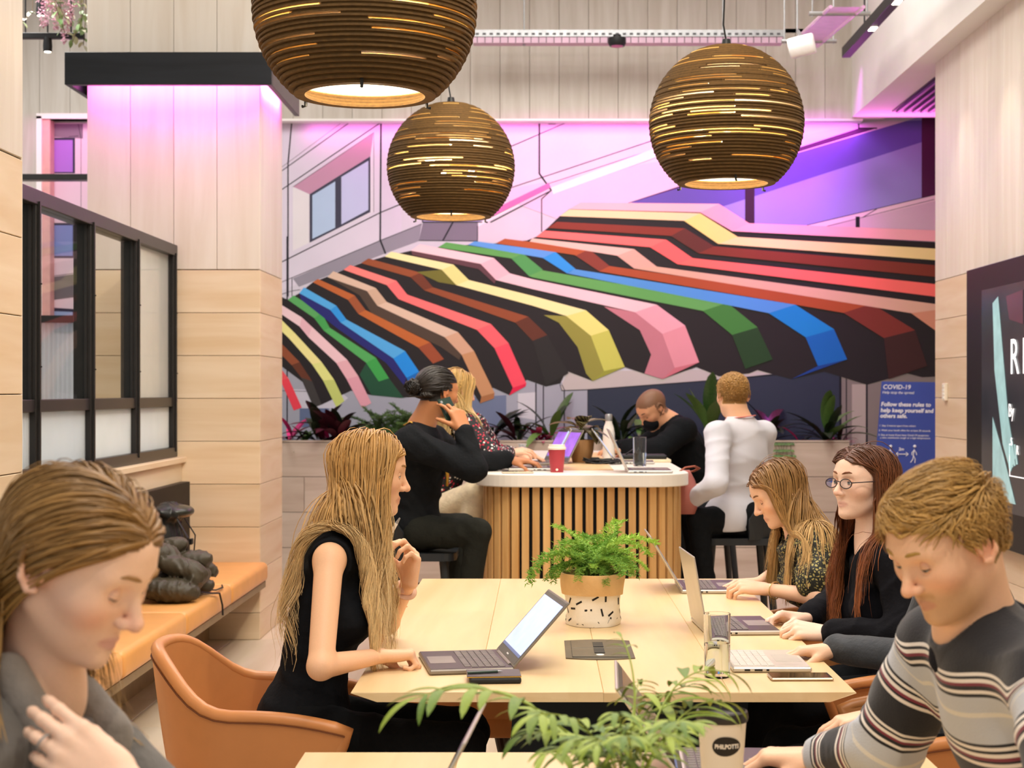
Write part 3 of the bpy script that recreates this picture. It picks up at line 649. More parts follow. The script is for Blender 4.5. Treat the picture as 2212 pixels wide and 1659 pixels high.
# ---------------- blue notice board
nb = thing('notice_board', P(1955, 1030, 11.65), 'blue notice board headed COVID-19 with white distancing figures', 'sign')
tl, tr_, br, bl = P(1905, 824, 11.65), P(2040, 826, 11.65), P(2025, 1036, 11.65), P(1889, 1024, 11.65)
ux = V3(tr_-tl).normalized(); uy = V3(tl-bl).normalized(); nrm = Vector((0, -1, 0))
M_blue = plain('notice_blue', '#3A4FA0', .5, var=.05, scale=4)
M_wht = plain('notice_white', '#F2F3F6', .5, var=0)
vs = [V3(p) for p in (bl, br, tr_, tl)]
MB().add([v+Vector((0, 0, 0)) for v in vs]+[v+Vector((0, .012, 0)) for v in vs], [(0, 1, 2, 3), (7, 6, 5, 4), (0, 4, 5, 1), (1, 5, 6, 2), (2, 6, 7, 3), (3, 7, 4, 0)]).build('board', M_blue, nb)
def ntext(px, py, size, body, bold=0.0):
    p = P(px, py, 11.648); text_mesh('lettering', body, size, frame(p, ux, (uy.x*.0, 0, 1)), M_wht, nb, bold=bold, shear=.12)
k = 11.65/F
ntext(1907, 840, 13.5*k, 'COVID-19', .0004); ntext(1906, 850, 8*k, 'Help stop the spread')
ntext(1903, 877, 12.5*k, 'Follow these rules to', .001); ntext(1902, 890, 12.5*k, 'help keep yourself and', .001); ntext(1901, 902, 12.5*k, 'others safe.', .001)
ntext(1899, 921, 5.6*k, '1. Stay 2 metres apart from others'); ntext(1898, 931, 5.6*k, '2. Wash your hands often for at least 20 seconds')
ntext(1897, 941, 5.6*k, '3. Stay at home if you have Covid-19 symptoms:'); ntext(1901, 947, 5.6*k, 'a new, continuous cough or a high temperature')
ntext(1941, 973, 9*k, '2m', .0006)
def fig(px):
    b = MB(); t = .0022*1.3
    def seg(*pp): b.tube([V3(P(x, y, 11.646)) for x, y in pp], t, 6)
    c = P(px+2, 964, 11.646); b.lathe([(0, -.012), (.010, -.006), (.012, 0), (.010, .006), (0, .012)], 12, c)
    seg((px+1, 970), (px-1, 984)); seg((px-1, 984), (px+3, 992), (px+2, 1000)); seg((px-1, 984), (px-2, 992), (px-7, 999)); seg((px+1, 972), (px+5, 978), (px+6, 983)); seg((px+1, 972), (px-4, 978), (px-4, 983))
    b.build('distancing_figure', M_wht, nb)
fig(1922); fig(1974)
b = MB()
for pp in ([(1936, 981), (1961, 981)], [(1940, 977), (1935, 981), (1940, 985)], [(1957, 977), (1962, 981), (1957, 985)]): b.tube([V3(P(x, y, 11.646)) for x, y in pp], .003, 6)
b.build('distancing_arrow', M_wht, nb)
cx = P(1957, 1030, 11.65)[0]
MB().tube([(cx-.18, 11.68, 0), (cx-.06, 11.675, 1.5)], .012, 8).tube([(cx+.18, 11.68, 0), (cx+.06, 11.675, 1.5)], .012, 8).tube([(cx, 11.95, 0), (cx, 11.69, 1.45)], .012, 8).build('easel', M_black, nb)
# ================================================================ FURNITURE AND SMALL THINGS
ZT, ZH = .74, 1.05
def T(px, py, h=ZT):
    """point of a level top at height h under a photo pixel"""
    return P(px, py, (CAMZ-h)*F/(py-CY))
M_card = plain('brown_corrugated_card', '#5F4520', .8, var=.25, scale=60)
M_cardin = plain('pale_corrugated_core', '#6E5126', .8, var=.12, scale=80)
def translucent(name, col, w=.75):
    m, N, L, B = new_mat(name); out = N['Material Output']; tl = N.new('ShaderNodeBsdfTranslucent'); tl.inputs[0].default_value = (*hexc(col), 1); df = N.new('ShaderNodeBsdfDiffuse'); df.inputs[0].default_value = (*hexc(col), 1)
    mx = N.new('ShaderNodeMixShader'); mx.inputs[0].default_value = w; L.new(df.outputs[0], mx.inputs[1]); L.new(tl.outputs[0], mx.inputs[2])
    tp = N.new('ShaderNodeBsdfTransparent'); m2 = N.new('ShaderNodeMixShader'); m2.inputs[0].default_value = .25; L.new(mx.outputs[0], m2.inputs[1]); L.new(tp.outputs[0], m2.inputs[2]); L.new(m2.outputs[0], out.inputs['Surface']); N.remove(B); return m
M_glow = translucent('fluted_card_edge', '#F2CE86')
M_bulb = plain('lit_bulb', (1, .80, .48), .4, var=0, emit=90)
# ---------------- pendant lamps: stacked card rings with open slots
def pendant(c, label, cord_top, seed):
    rnd = random.Random(seed); R = .315
    t = thing('pendant_lamp', c, label, 'lamp', 'round card pendant lamps')
    c = Vector([float(x) for x in c]); zb, zt2 = -.250, .303
    n = 46; pitch = (zt2-zb)/n; seg = 72
    rings = MB(); slots = MB(); glow = MB()
    def rad(z): return math.sqrt(max(1e-5, R*R*1.0-z*z)) if z < .29 else .1
    def annulus(mb, r0, r1, z0, z1, a0, a1, full):
        m = max(3, int(seg*(a1-a0)/(2*math.pi)))
        vs = []
        for k in range(m if full else m+1):
            a = a0+(a1-a0)*k/m; ca, sa = math.cos(a), math.sin(a)
            vs += [(c.x+r*ca, c.y+r*sa, c.z+z) for r, z in ((r1, z0), (r1, z1), (r0, z1), (r0, z0))]
        fs = []
        for k in range(m):
            j = (k+1) % m if full else k+1
            for q in range(4): fs.append((k*4+q, j*4+q, j*4+(q+1) % 4, k*4+(q+1) % 4))
        if not full: fs += [(0, 1, 2, 3), (m*4+3, m*4+2, m*4+1, m*4)]
        mb.add(vs, fs)
    for i in range(n):
        z0 = zb+i*pitch; r1 = rad(z0+pitch*.5)*(1+.003*((i % 2)*2-1)); r0 = max(.02, r1-.030)
        if z0 > .262: r0 = .012
        annulus(rings, r0, r1, z0, z0+pitch*.52, 0, 2*math.pi, True)
        # the slot over the ring is closed by card core except over a few long arcs
        lat = abs(z0+.02)/.31
        nopen = rnd.choice([2, 3, 3, 4]) if -.20 < z0 < .235 else rnd.choice([0, 0, 1])
        if z0 < -.215: nopen = 0
        opens = []
        for _ in range(nopen):
            a = rnd.uniform(0, 2*math.pi); opens.append((a, a+rnd.uniform(.35, 1.2)))
        mask = np.ones(180, bool)
        for a, b in opens:
            if rnd.random() < .75: annulus(glow, r1-.013, r1-.006, z0+pitch*.52, z0+pitch, a, b, False)
        for a, b in opens:
            for q in range(180):
                w = q*math.pi/90
                if (w-a) % (2*math.pi) < (b-a): mask[q] = False
        q = 0
        if mask.all(): annulus(slots, r0+.004, r1-.006, z0+pitch*.52, z0+pitch, 0, 2*math.pi, True)
        else:
            st = int(np.argmin(mask)); run = None
            for k in range(181):
                w = (st+k) % 180; on = mask[w] and k < 180
                if on and run is None: run = k
                if not on and run is not None:
                    annulus(slots, r0+.004, r1-.006, z0+pitch*.52, z0+pitch, (st+run)*math.pi/90, (st+k)*math.pi/90, False); run = None
    tag(glow.build('translucent_core', M_glow, t), kind='stuff')
    tag(rings.build('card_ring', M_card, t), kind='stuff'); tag(slots.build('card_core', M_cardin, t), kind='stuff')
    MB().lathe([(0, .303), (.05, .303), (.055, .309), (.02, .315), (.016, .34), (0, .34)], 20, c).build('cap', M_black, t, smooth='auto')
    # diffuser disc inside the opening, held by clips
    MB().lathe([(0, -.212), (.195, -.212), (.195, -.208), (0, -.208)], 40, c).build('diffuser', plain('lit_diffuser', (1, .90, .68), .5, var=0, emit=2.6), t)
    for k in range(3):
        a = .6+k*2.09; q = c+Vector((.2*math.cos(a), .2*math.sin(a), -.262))
        MB().tube([q+Vector((0, 0, .05)), q, q+Vector((.012*math.cos(a), .012*math.sin(a), 0))], .005, 6).build('clip', M_black, t)
    for k in range(4):
        a = seed+k*1.57; q = c+Vector((.11*math.cos(a), .11*math.sin(a), -.05+.06*(k % 3)))
        MB().lathe([(0, -.03), (.02, -.022), (.028, 0), (.018, .022), (.012, .04), (0, .04)], 14, q).build('bulb', M_bulb, t, smooth=True)
        MB().tube([q+Vector((0, 0, .038)), (c.x+.02*math.cos(a), c.y+.02*math.sin(a), c.z+.30)], .004, 5).build('bulb_arm', M_black, t)
    MB().tube([c+Vector((0, 0, .33)), c+Vector((-.012, 0, .40)), c+Vector((-.004, 0, .6)), (c.x, c.y, 5.0)], .004, 6).build('cord', M_black, t)
    point('pendant_bulb_light', (c.x, c.y, c.z-.02), 125, (1, .77, .44), .05)
    point('pendant_down_light', (c.x, c.y, c.z-.235), 5, (1, .80, .55), .05)
pendant((-.493, 4.43, 2.53), 'largest round slatted card lamp hanging nearest at the top', 5, 1)
pendant((-.44, 7.755, 2.557), 'smallest round slatted card lamp hanging in front of painted window', 5, 2)
pendant((.759, 6.42, 2.545), 'round slatted card lamp hanging right of centre below cable tray', 5, 3)

# ---------------- long tables
M_top = wood('pale_ash_top', '#EACFA2', '#DBBB88', 'Y', rough=.36, scale=5, var=.05)
def long_table(y0, y1, label, x0=-.447, x1=.746):
    t = thing('communal_table', ((x0+x1)/2, (y0+y1)/2, 0), label, 'table', 'communal tables')
    n = 4; w = (x1-x0)/n
    for k in range(n):
        a = x0+w*k; b = a+w-.0004
        ta, tb = a, b
        la = a+(.062 if k == 0 else 0); lb = b-(.062 if k == n-1 else 0)
        vs = [(la, y0, ZT-.023), (lb, y0, ZT-.023), (tb, y0, ZT-.002), (tb-.001, y0+.001, ZT), (ta+.001, y0+.001, ZT), (ta, y0, ZT-.002)]
        vs2 = [(x, y1 if i not in (3, 4) else y1-.001, z) for i, (x, y, z) in enumerate(vs)]
        MB().add(vs+vs2, [(0, 1, 2, 3, 4, 5), (11, 10, 9, 8, 7, 6)]+[(k2+6, (k2+1) % 6+6, (k2+1) % 6, k2) for k2 in range(6)]).build('board', M_top, t)
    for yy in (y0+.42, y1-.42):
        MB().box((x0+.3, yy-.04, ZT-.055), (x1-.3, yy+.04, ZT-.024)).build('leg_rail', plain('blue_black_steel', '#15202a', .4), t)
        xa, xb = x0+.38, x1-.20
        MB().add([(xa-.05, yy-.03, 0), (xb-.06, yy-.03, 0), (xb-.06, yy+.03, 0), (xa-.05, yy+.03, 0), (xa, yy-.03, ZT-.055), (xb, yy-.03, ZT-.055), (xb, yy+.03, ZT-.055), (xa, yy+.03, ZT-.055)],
                 [(0, 3, 2, 1), (4, 5, 6, 7), (0, 1, 5, 4), (1, 2, 6, 5), (2, 3, 7, 6), (3, 0, 4, 7)]).build('leg_shade_panel', plain('blue_black_steel', '#15202a', .4), t)  # leg plate widened to stand in for shade and dark clothes underneath
    return t
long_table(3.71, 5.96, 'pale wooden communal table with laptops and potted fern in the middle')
long_table(.75, 3.095, 'pale wooden table edge with palm plant and paper cup in the foreground', -.463, .75)
# power hatch
c = T(1293, 1404)
hp = thing('power_hatch', c, 'grey metal power hatch set into the table top beyond the notebooks', 'power hatch')
M_pl = plain('bronze_grey_metal', '#6f675a', .35, .5, var=.08)
pts = [(-.092+.184*k/12, -.145+.0+(-.02*math.sin(math.pi*k/12))) for k in range(13)]+[(.092-.184*k/12, .145+.02*math.sin(math.pi*k/12)) for k in range(13)]
MB().prism([(c[0]+x, c[1]+y) for x, y in pts], ZT-.001, ZT+.003).build('plate', M_pl, hp)
for s in (-1, 1):
    MB().box((c[0]-.075, c[1]+.004 if s > 0 else c[1]-.135, ZT+.003), (c[0]+.075, c[1]+.135 if s > 0 else c[1]-.004, ZT+.006), bev=.0015).build('flap', M_pl, hp)
    MB().box((c[0]-.014, c[1]+.05*s-.04, ZT+.006), (c[0]+.014, c[1]+.05*s+.04, ZT+.0075)).build('cable_brush', M_black, hp)
MB().lathe([(0, 0), (.011, 0), (.011, .002), (0, .002)], 16, (c[0], c[1]-.12, ZT+.006)).build('cable_plug', plain('white_plug', '#F0EEE6', .4), hp)

# ---------------- laptops
M_sil = plain('silver_aluminium', '#C9C4BC', .32, .55, var=.04)
M_gsil = plain('warm_grey_aluminium', '#8d857c', .35, .5, var=.05)
M_keyb = plain('grey_key', '#6f6560', .55, var=.12, scale=60)
M_deck = plain('aubergine_deck', '#4a3d40', .4, .3, var=.06)
M_silkey = plain('silver_key', '#CFC8C0', .5, var=.05)
M_scrn = plain('lit_document_screen', '#AFC0E6', .3, var=.10, scale=22, emit=.75)
M_scrp = plain('lit_purple_screen', '#8C5CC8', .3, var=.4, scale=18, emit=.7)
M_scrd = plain('dark_screen', '#17181c', .15, var=.1)
def laptop(loc, rz, opening, label, w=.30, d=.21, shell=None, deck=None, keys=None, scr=None, group='open laptops', lid=True, z=ZT, name='laptop', cat='laptop'):
    """local: width x, user at -y, hinge at +y"""
    shell = shell or M_sil; deck = deck or M_deck; keys = keys or M_keyb; scr = scr or M_scrn
    t = thing(name, (loc[0], loc[1], z), label, cat, group, rz=rz)
    def B(mb, nm, m, par=t, **k): return mb.build(nm, m, par, world=False, **k)
    base = B(MB().box((-w/2, -d/2, .001), (w/2, d/2, .014), bev=.0035), 'base', shell)
    B(MB().box((-w/2+.004, -d/2+.004, .0138), (w/2-.004, d/2-.004, .0148)), 'deck', deck, base)
    mb = MB()
    for r in range(6):
        y = -d/2+.092+r*.0175; x = -w/2+.02; 
        while x < w/2-.03:
            kw = .0165 if r else random.choice([.0165, .09]); kw = min(kw, w/2-.018-x)
            mb.box((x, y, .0148), (x+kw, y+.0150, .0162)); x += kw+.0028
    tag(B(mb, 'keyboard', keys, base), kind='stuff')
    B(MB().box((-.052, -d/2+.012, .0148), (.052, -d/2+.078, .0153), bev=.0002), 'touchpad', plain('touchpad_grey', '#8a7f78', .4) if keys is M_keyb else plain('touchpad_pale', '#BDB4AA', .4), base)
    pm = MB()
    for s in (-1, 1):
        for k, (yo, l) in enumerate(((.03, .014), (.055, .02), (.085, .007))): pm.box((s*w/2-.0008, d/2-yo-l, .005), (s*w/2+.0008, d/2-yo, .0095))
    tag(B(pm, 'port', M_black, base), kind='stuff')
    if lid:
        lo = MB(); R = Matrix.Translation((0, d/2-.004, .013)) @ Matrix.Rotation(math.pi-opening, 4, 'X').to_4x4()
        # lid plane: built along +y then rotated up about the hinge
        R = Matrix.Translation((0, d/2-.004, .014)) @ Matrix.Rotation(math.pi-opening, 4, 'X')
        lo.box((-w/2, 0, -.004), (w/2, d*1.0, .0015), bev=.002, M=R)
        L = B(lo, 'lid', shell)
        B(MB().box((-w/2+.006, .006, .0012), (w/2-.006, d-.006, .0022), M=R), 'bezel', plain('bezel_grey', '#5c5955', .4), L)
        B(MB().box((-w/2+.012, .034, .0020), (w/2-.012, d-.018, .0028), M=R), 'display', scr, L)
        B(MB().box((-w/2+.012, .026, .0020), (w/2-.012, .034, .0029), M=R), 'task_bar', plain('screen_task_bar', '#5c6c98', .3, emit=.5), L)
        B(MB().box((-.012, .013, .0020), (.012, .017, .0027), M=R), 'badge', plain('badge_white', '#E8E8E8', .3), L)
        B(MB().tube([(-w/2+.04, d/2-.005, .013), (w/2-.04, d/2-.005, .013)], .006, 10), 'hinge', shell, base)
    return t
def opn(deg): return math.radians(deg)
# local +z of the lid faces the user when open: rotate by (pi - opening) measured from the deck
laptop((-.195, 4.085), math.radians(-80), opn(132), 'open silver laptop with lit document in front of blonde woman in black', .285, .215, shell=M_gsil)
laptop((.605, 5.66), math.radians(90), opn(121), 'open silver laptop in front of woman in leopard print blouse', .30, .22)
laptop((.583, 4.72), math.radians(93), opn(100), 'open silver laptop in front of woman with glasses', .30, .22)
laptop((.585, 4.10), math.radians(90), opn(0), 'flat silver keyboard deck with pale trackpad beside the phone', .27, .20, deck=plain('silver_deck', '#D8D0C6', .35, .4), keys=M_silkey, lid=False, name='keyboard_deck', cat='keyboard', group=None)
laptop((-.30, 2.45), math.radians(-93.7), opn(118), 'open laptop seen edge on at the front table left side', .30, .21, scr=M_scrd)
laptop((.365, 2.93), math.radians(87.6), opn(126), 'open laptop seen edge on behind the palm plant', .29, .21, scr=M_scrd)
laptop((.535, 7.80), math.radians(90), opn(115), 'open silver laptop at the right front of the high table', .30, .22, z=ZH)
laptop((.52, 8.75), math.radians(88), opn(125), 'open silver laptop on high table behind the tangled cables', .30, .22, z=ZH)
laptop((-.05, 8.02), math.radians(-90), opn(117), 'open laptop under the typing hand of man on phone', .30, .22, z=ZH)
laptop((.0, 8.62), math.radians(-62), opn(120), 'open laptop with purple screen behind the red cup', .28, .2, z=ZH, scr=M_scrp, shell=M_gsil)

# ---------------- things on the communal table
c = T(1066, 1470); nbk = thing('notebook', (c[0], c[1], ZT+.016), 'small notebook with yellow edges lying on black case', 'notebook')
Rz = Matrix.Translation((c[0], c[1], ZT)) @ Matrix.Rotation(math.radians(4), 4, 'Z')
MB().box((-.066, -.045, .017), (.066, .05, .019), M=Rz, bev=.0008).build('cover', plain('grey_notebook_cover', '#5a4e52', .6), nbk)
MB().box((-.065, -.044, .0165), (.065, .049, .0175), M=Rz).box((-.066, -.0455, .0155), (.066, .05, .0170), M=Rz).build('page_block', plain('yellow_page_edge', '#D9A83A', .6), nbk)
cs = MB().box((-.06, -.05, .0005), (.066, .045, .0150), M=Rz, bev=.005).build('hard_case', plain('black_soft_case', '#14161a', .55, bump=.1)); tag(cs, 'small black case lying under the yellow edged notebook', 'case')
pn = thing('pen', (c[0]-.03, c[1]-.02, ZT+.02), 'dark pen lying on top of the small notebook', 'pen')
MB().tube([Rz @ Vector((-.064, -.02, .023)), Rz @ Vector((.01, -.005, .023))], .0035, 8).build('barrel', plain('dark_green_pen', '#2d3f34', .4), pn)
MB().tube([Rz @ Vector((.01, -.005, .023)), Rz @ Vector((.022, -.0025, .023))], [.0032, .0008], 8).build('tip', M_steel, pn)
M_gl = plain('drinking_glass', '#F7FBFA', .01, trans=1, ior=1.35, var=0)
M_water = plain('still_water', '#F2F8F6', .0, trans=1, ior=1.2, var=0)
def tumbler(c, r, h, level, label, z):
    g = thing('drinking_glass', (c[0], c[1], z), label, 'glass')
    MB().lathe([(0, .0), (r*.93, .0), (r*.96, .004), (r, h-.001), (r-.001, h), (r-.0022, h-.001), (r*.93-.002, .012), (0, .012)], 40, (c[0], c[1], z)).build('tumbler', M_gl, g, smooth='auto')
    MB().lathe([(0, .0125), (r*.93-.0026, .0125), (r-.0032, level), (0, level)], 40, (c[0], c[1], z)).build('water', M_water, g, smooth='auto')
g = T(1549, 1462); tumbler(g, .0335, .158, .085, 'tall clear water glass on the communal table near palm leaves', ZT)
g = T(1382, 1007, ZH); tumbler(g, .036, .155, .072, 'clear water glass on the high table', ZH)
def phone(c, rz, label, z, tint='#2a2520', l=.154, w=.075):
    t = thing('phone', (c[0], c[1], z), label, 'phone', rz=rz)
    MB().box((-l/2, -w/2, .0005), (l/2, w/2, .0085), bev=.0035).build('case', plain('champagne_metal', '#C7AE93', .3, .5), t, world=False)
    MB().box((-l/2+.003, -w/2+.003, .008), (l/2-.003, w/2-.003, .0092), bev=.0004).build('screen', plain('glossy_black_screen', tint, .06, var=.3), t, world=False)
    return t
phone(T(1728, 1466), math.radians(1), 'phone lying face up near the table corner', ZT)
phone(T(1118, 1022, ZH), math.radians(4), 'phone lying at the left front of the high table', ZH, '#3a2c22')

# ---------------- paper cups
cp = T(1559, 1640); cup = thing('paper_cup', (.31, 2.685, ZT), 'white paper cup with dark lid and round black logo', 'cup')
cc = Vector((.31, 2.685, ZT)); hC = .155
MB().lathe([(0, .002), (.029, .002), (.030, 0), (.031, .003), (.0415, hC), (.043, hC+.002), (.0415, hC+.004), (0, hC+.002)], 40, cc).build('body', plain('white_card_cup', '#EFE9E2', .55, var=.03), cup, smooth='auto')
MB().lathe([(.0435, hC-.006), (.045, hC), (.0435, hC+.010), (.040, hC+.012), (.038, hC+.004), (0, hC+.004)], 40, cc).build('lid', plain('dark_lid', '#2a2624', .4), cup, smooth='auto')
# logo: ellipse patch bent round the cup with the lettering
def on_cup(u, v, off):
    z = v; r = .031+(.0415-.031)*z/hC+off; a = -math.pi/2+u/r+.12
    return (cc.x+r*math.cos(a), cc.y+r*math.sin(a), cc.z+z)
m = MB(); N = 28; ring = [on_cup(.026*math.cos(2*math.pi*k/N), .112+.0165*math.sin(2*math.pi*k/N)*(1-.15*math.cos(2*math.pi*k/N)), .0006) for k in range(N)]
rin = [on_cup(.013*math.cos(2*math.pi*k/N), .112+.008*math.sin(2*math.pi*k/N), .0006) for k in range(N)]
m.add(ring+rin+[on_cup(0, .112, .0006)], [(k, (k+1) % N, N+(k+1) % N, N+k) for k in range(N)]+[(N+k, N+(k+1) % N, 2*N) for k in range(N)])
lg = m.build('logo_patch', plain('logo_black', '#191413', .5), cup)
tx = text_mesh('lettering', 'PHILPOTTS', .0115, Matrix.Identity(4), plain('logo_cream', '#F1E8DC', .5, var=0), lg, bold=.0004, align='CENTER', extrude=0)
for v in tx.data.vertices: v.co = Vector(on_cup(v.co.x*.76, .1085+v.co.y*.9, .0011))
c = T(1203, 1020, ZH); rc_ = thing('takeaway_cup', (c[0], c[1], ZH), 'red takeaway cup with white lid on the high table', 'cup')
cc2 = Vector((c[0], c[1], ZH))
MB().lathe([(0, 0), (.031, 0), (.032, .003), (.042, .115), (0, .115)], 36, cc2).build('body', plain('red_card_cup', '#B03A44', .5, var=.04), rc_, smooth='auto')
MB().lathe([(.044, .112), (.046, .116), (.045, .124), (.041, .126), (.040, .136), (.034, .136), (.033, .130), (0, .130)], 36, cc2).build('lid', plain('cream_lid', '#F3E9D8', .45), rc_, smooth='auto')
MB().lathe([(0, 0), (.006, 0), (.006, .001), (0, .001)], 12).build('logo_dot', plain('cream_lid', '#F3E9D8', .45), rc_, world=False).matrix_basis = Matrix.Translation((0, -.033, .014)) @ Matrix.Rotation(math.radians(85), 4, 'X')
# ---------------- on the high table
bt_ = thing('bottle', T(1315, 990, ZH), 'white steel water bottle standing behind laptops on high table', 'bottle')
c = T(1315, 990, ZH)
MB().lathe([(0, 0), (.034, 0), (.036, .005), (.036, .15), (.030, .185), (.021, .21), (.020, .222), (0, .222)], 32, c).build('body', plain('white_enamel', '#E9E4DC', .3), bt_, smooth='auto')
MB().lathe([(.021, .223), (.022, .226), (.022, .258), (.019, .264), (0, .264)], 28, c).build('cap', M_steel, bt_, smooth='auto')
cb = thing('charger_cable', T(1300, 1003, ZH), 'tangled black charger cable on the high table', 'cable')
c = V3(T(1300, 1003, ZH)); rnd = random.Random(4); pts = []
for k in range(140):
    a = k*.42; r = .035+.035*abs(math.sin(k*.17))
    pts.append(c+Vector((r*1.4*math.cos(a)+.02*math.sin(k*.11), r*1.2*math.sin(a), .005+.022*abs(math.sin(k*.31)))))
MB().tube(pts, .0036, 6).tube([c+Vector((-.05, 0, .02)), c+Vector((-.10, .02, .035)), c+Vector((-.09, .1, .02)), c+Vector((-.03, .12, .005))], .0034, 6).build('lead', plain('black_rubber', '#1a1b1c', .5), cb)
MB().box(c+Vector((-.06, .06, .0)), c+Vector((-.01, .10, .035)), bev=.005).build('adapter', plain('black_rubber', '#1a1b1c', .5), cb)
c = V3(T(1390, 998, ZH)); po = thing('laptop_sleeve', c, 'flat black pouch on folder at right of high table', 'pouch')
MB().box(c+Vector((-.12, -.04, .018)), c+Vector((.13, .14, .042)), bev=.008).build('pouch', plain('black_soft_case', '#14161a', .55), po)
MB().tube([c+Vector((-.10, -.02, .045)), c+Vector((-.03, -.03, .09)), c+Vector((0, -.03, .05))], [.012, .02, .012], 10, flat=.35).build('flap', plain('black_soft_case', '#14161a', .55), po)
fo = MB().box(c+Vector((-.12, -.08, .001)), c+Vector((.15, .16, .017)), bev=.002).build('folder', plain('cream_paper', '#E4D3B0', .6)); tag(fo, 'cream folder lying under the black pouch on high table', 'folder')
c = V3(T(1085, 1015, ZH)); wa = thing('keys_pouch', c, 'small dark leather pouch at left edge of high table', 'pouch')
MB().tube([c+Vector((-.05, 0, .012)), c+Vector((-.02, .01, .032)), c+Vector((.03, .0, .022)), c+Vector((.06, .01, .006))], [.012, .03, .026, .008], 12, flat=.6).build('body', plain('olive_leather', '#4b4a36', .4), wa, smooth=True)
MB().tube([c+Vector((-.045, -.02, .034)), c+Vector((.0, -.025, .05)), c+Vector((.045, -.02, .02))], .006, 8, flat=.5).build('trim', plain('cream_trim', '#D8D0B8', .5), wa, smooth=True)
# folded paper by the window woman
c = V3(T(1128, 985, ZH)); tb = thing('tissue_packet', c, 'crumpled clear plastic packet behind typing hands on high table', 'packet')
MB().lathe([(0, .0), (.04, .0), (.05, .02), (.03, .05), (.018, .06), (.03, .075), (.01, .07), (0, .06)], 9, c).build('film', plain('clear_film', '#E4E6E8', .2, trans=.6), tb)

# high table with slatted drum
ht = thing('high_table', (.2, 9.0, 0), 'white topped high table with vertical oak slats', 'table')
HX0, HX1, HY0, HY1, HR = -.318, .732, 7.55, 10.6, .24
def rrect(x0, x1, y0, y1, r, n=12):
    pts = []
    for cx_, cy_, a0 in ((x1-r, y1-r, 0), (x0+r, y1-r, 90), (x0+r, y0+r, 180), (x1-r, y0+r, 270)):
        for k in range(n+1):
            a = math.radians(a0+90*k/n); pts.append((cx_+r*math.cos(a), cy_+r*math.sin(a)))
    return pts
pp = rrect(HX0, HX1, HY0, HY1, HR)
bm = bmesh.new(); vs = [bm.verts.new((x, y, ZH-.062)) for x, y in pp]; f = bm.faces.new(vs)
r = bmesh.ops.extrude_face_region(bm, geom=[f]); 
for v in [g for g in r['geom'] if isinstance(g, bmesh.types.BMVert)]: v.co.z = ZH
bmesh.ops.recalc_face_normals(bm, faces=bm.faces[:])
bmesh.ops.bevel(bm, geom=[e for e in bm.edges if abs(e.verts[0].co.z-e.verts[1].co.z) < 1e-5], offset=.005, segments=2, profile=.5, affect='EDGES')
me = bpy.data.meshes.new('top'); bm.to_mesh(me); bm.free()
link('top', me, plain('white_solid_surface', '#F1E9DE', .32, var=.02, scale=5), ht)
MB().prism(rrect(HX0+.07, HX1-.07, HY0+.07, HY1-.07, HR-.03), .0, ZH-.062).build('core', plain('black_core', '#0d0c0b', .7), ht)
sl = MB().box((-.0175, 0, 0), (.0175, .026, ZH-.066), bev=.0015).mesh('slat')
M_slat = wood('honey_oak_slat', '#E3B678', '#CF9A5A', 'Z', rough=.5, scale=14, var=.14)
per = rrect(HX0+.036, HX1-.036, HY0+.036, HY1-.036, HR-.02, 40)
L = 0; acc = []
for a, b in zip(per, per[1:]+per[:1]):
    d = math.hypot(b[0]-a[0], b[1]-a[1]); acc.append((L, a, b, d)); L += d
n = int(L/.0515)
for k in range(n):
    s = (k+.5)*L/n
    for l0, a, b, d in acc:
        if l0 <= s < l0+d:
            u = (s-l0)/d; x = a[0]+(b[0]-a[0])*u; y = a[1]+(b[1]-a[1])*u; ang = math.atan2(b[1]-a[1], b[0]-a[0])
            inst('slat', sl, M_slat, ht, Matrix.Translation((x, y, .002)) @ Matrix.Rotation(ang, 4, 'Z')); break
rn = MB().box((.05, 7.95, ZH+.0002), (.37, 10.2, ZH+.004)).build('table_runner', wood('tan_inlay', '#E2C296', '#D2AC7A', 'Y', scale=6)); tag(rn, 'pale wooden strip lying along the middle of the high table', 'board')
# hanging leather bag at the right of the high table
hb = thing('hand_bag', (.76, 8.0, .72), 'brown leather bag hanging at right side of high table', 'bag')
bx = P(1490, 1010, 8.0)
pts = [Vector((.745+.03*math.sin(k*.33), 7.95+.01*k, 1.02+.055*math.sin(math.pi*k/12)-.0)) for k in range(13)]
MB().tube([V3(P(1468, 1018, 7.9)), V3(P(1480, 1010, 7.9)), V3(P(1500, 1007, 7.92)), V3(P(1510, 1012, 7.95)), V3(P(1498, 1018, 8)), V3(P(1478, 1020, 8))], .009, 8, flat=.5).build('handle', plain('cognac_leather', '#9A4F32', .45), hb)
MB().tube([V3(P(1476, 1016, 7.95)), V3(P(1478, 1040, 7.95)), V3(P(1480, 1075, 7.95)), V3(P(1480, 1110, 7.95))], [.02, .035, .045, .035], 12, flat=1.6).build('body', plain('dusty_pink_leather', '#B0685E', .5), hb, smooth=True)

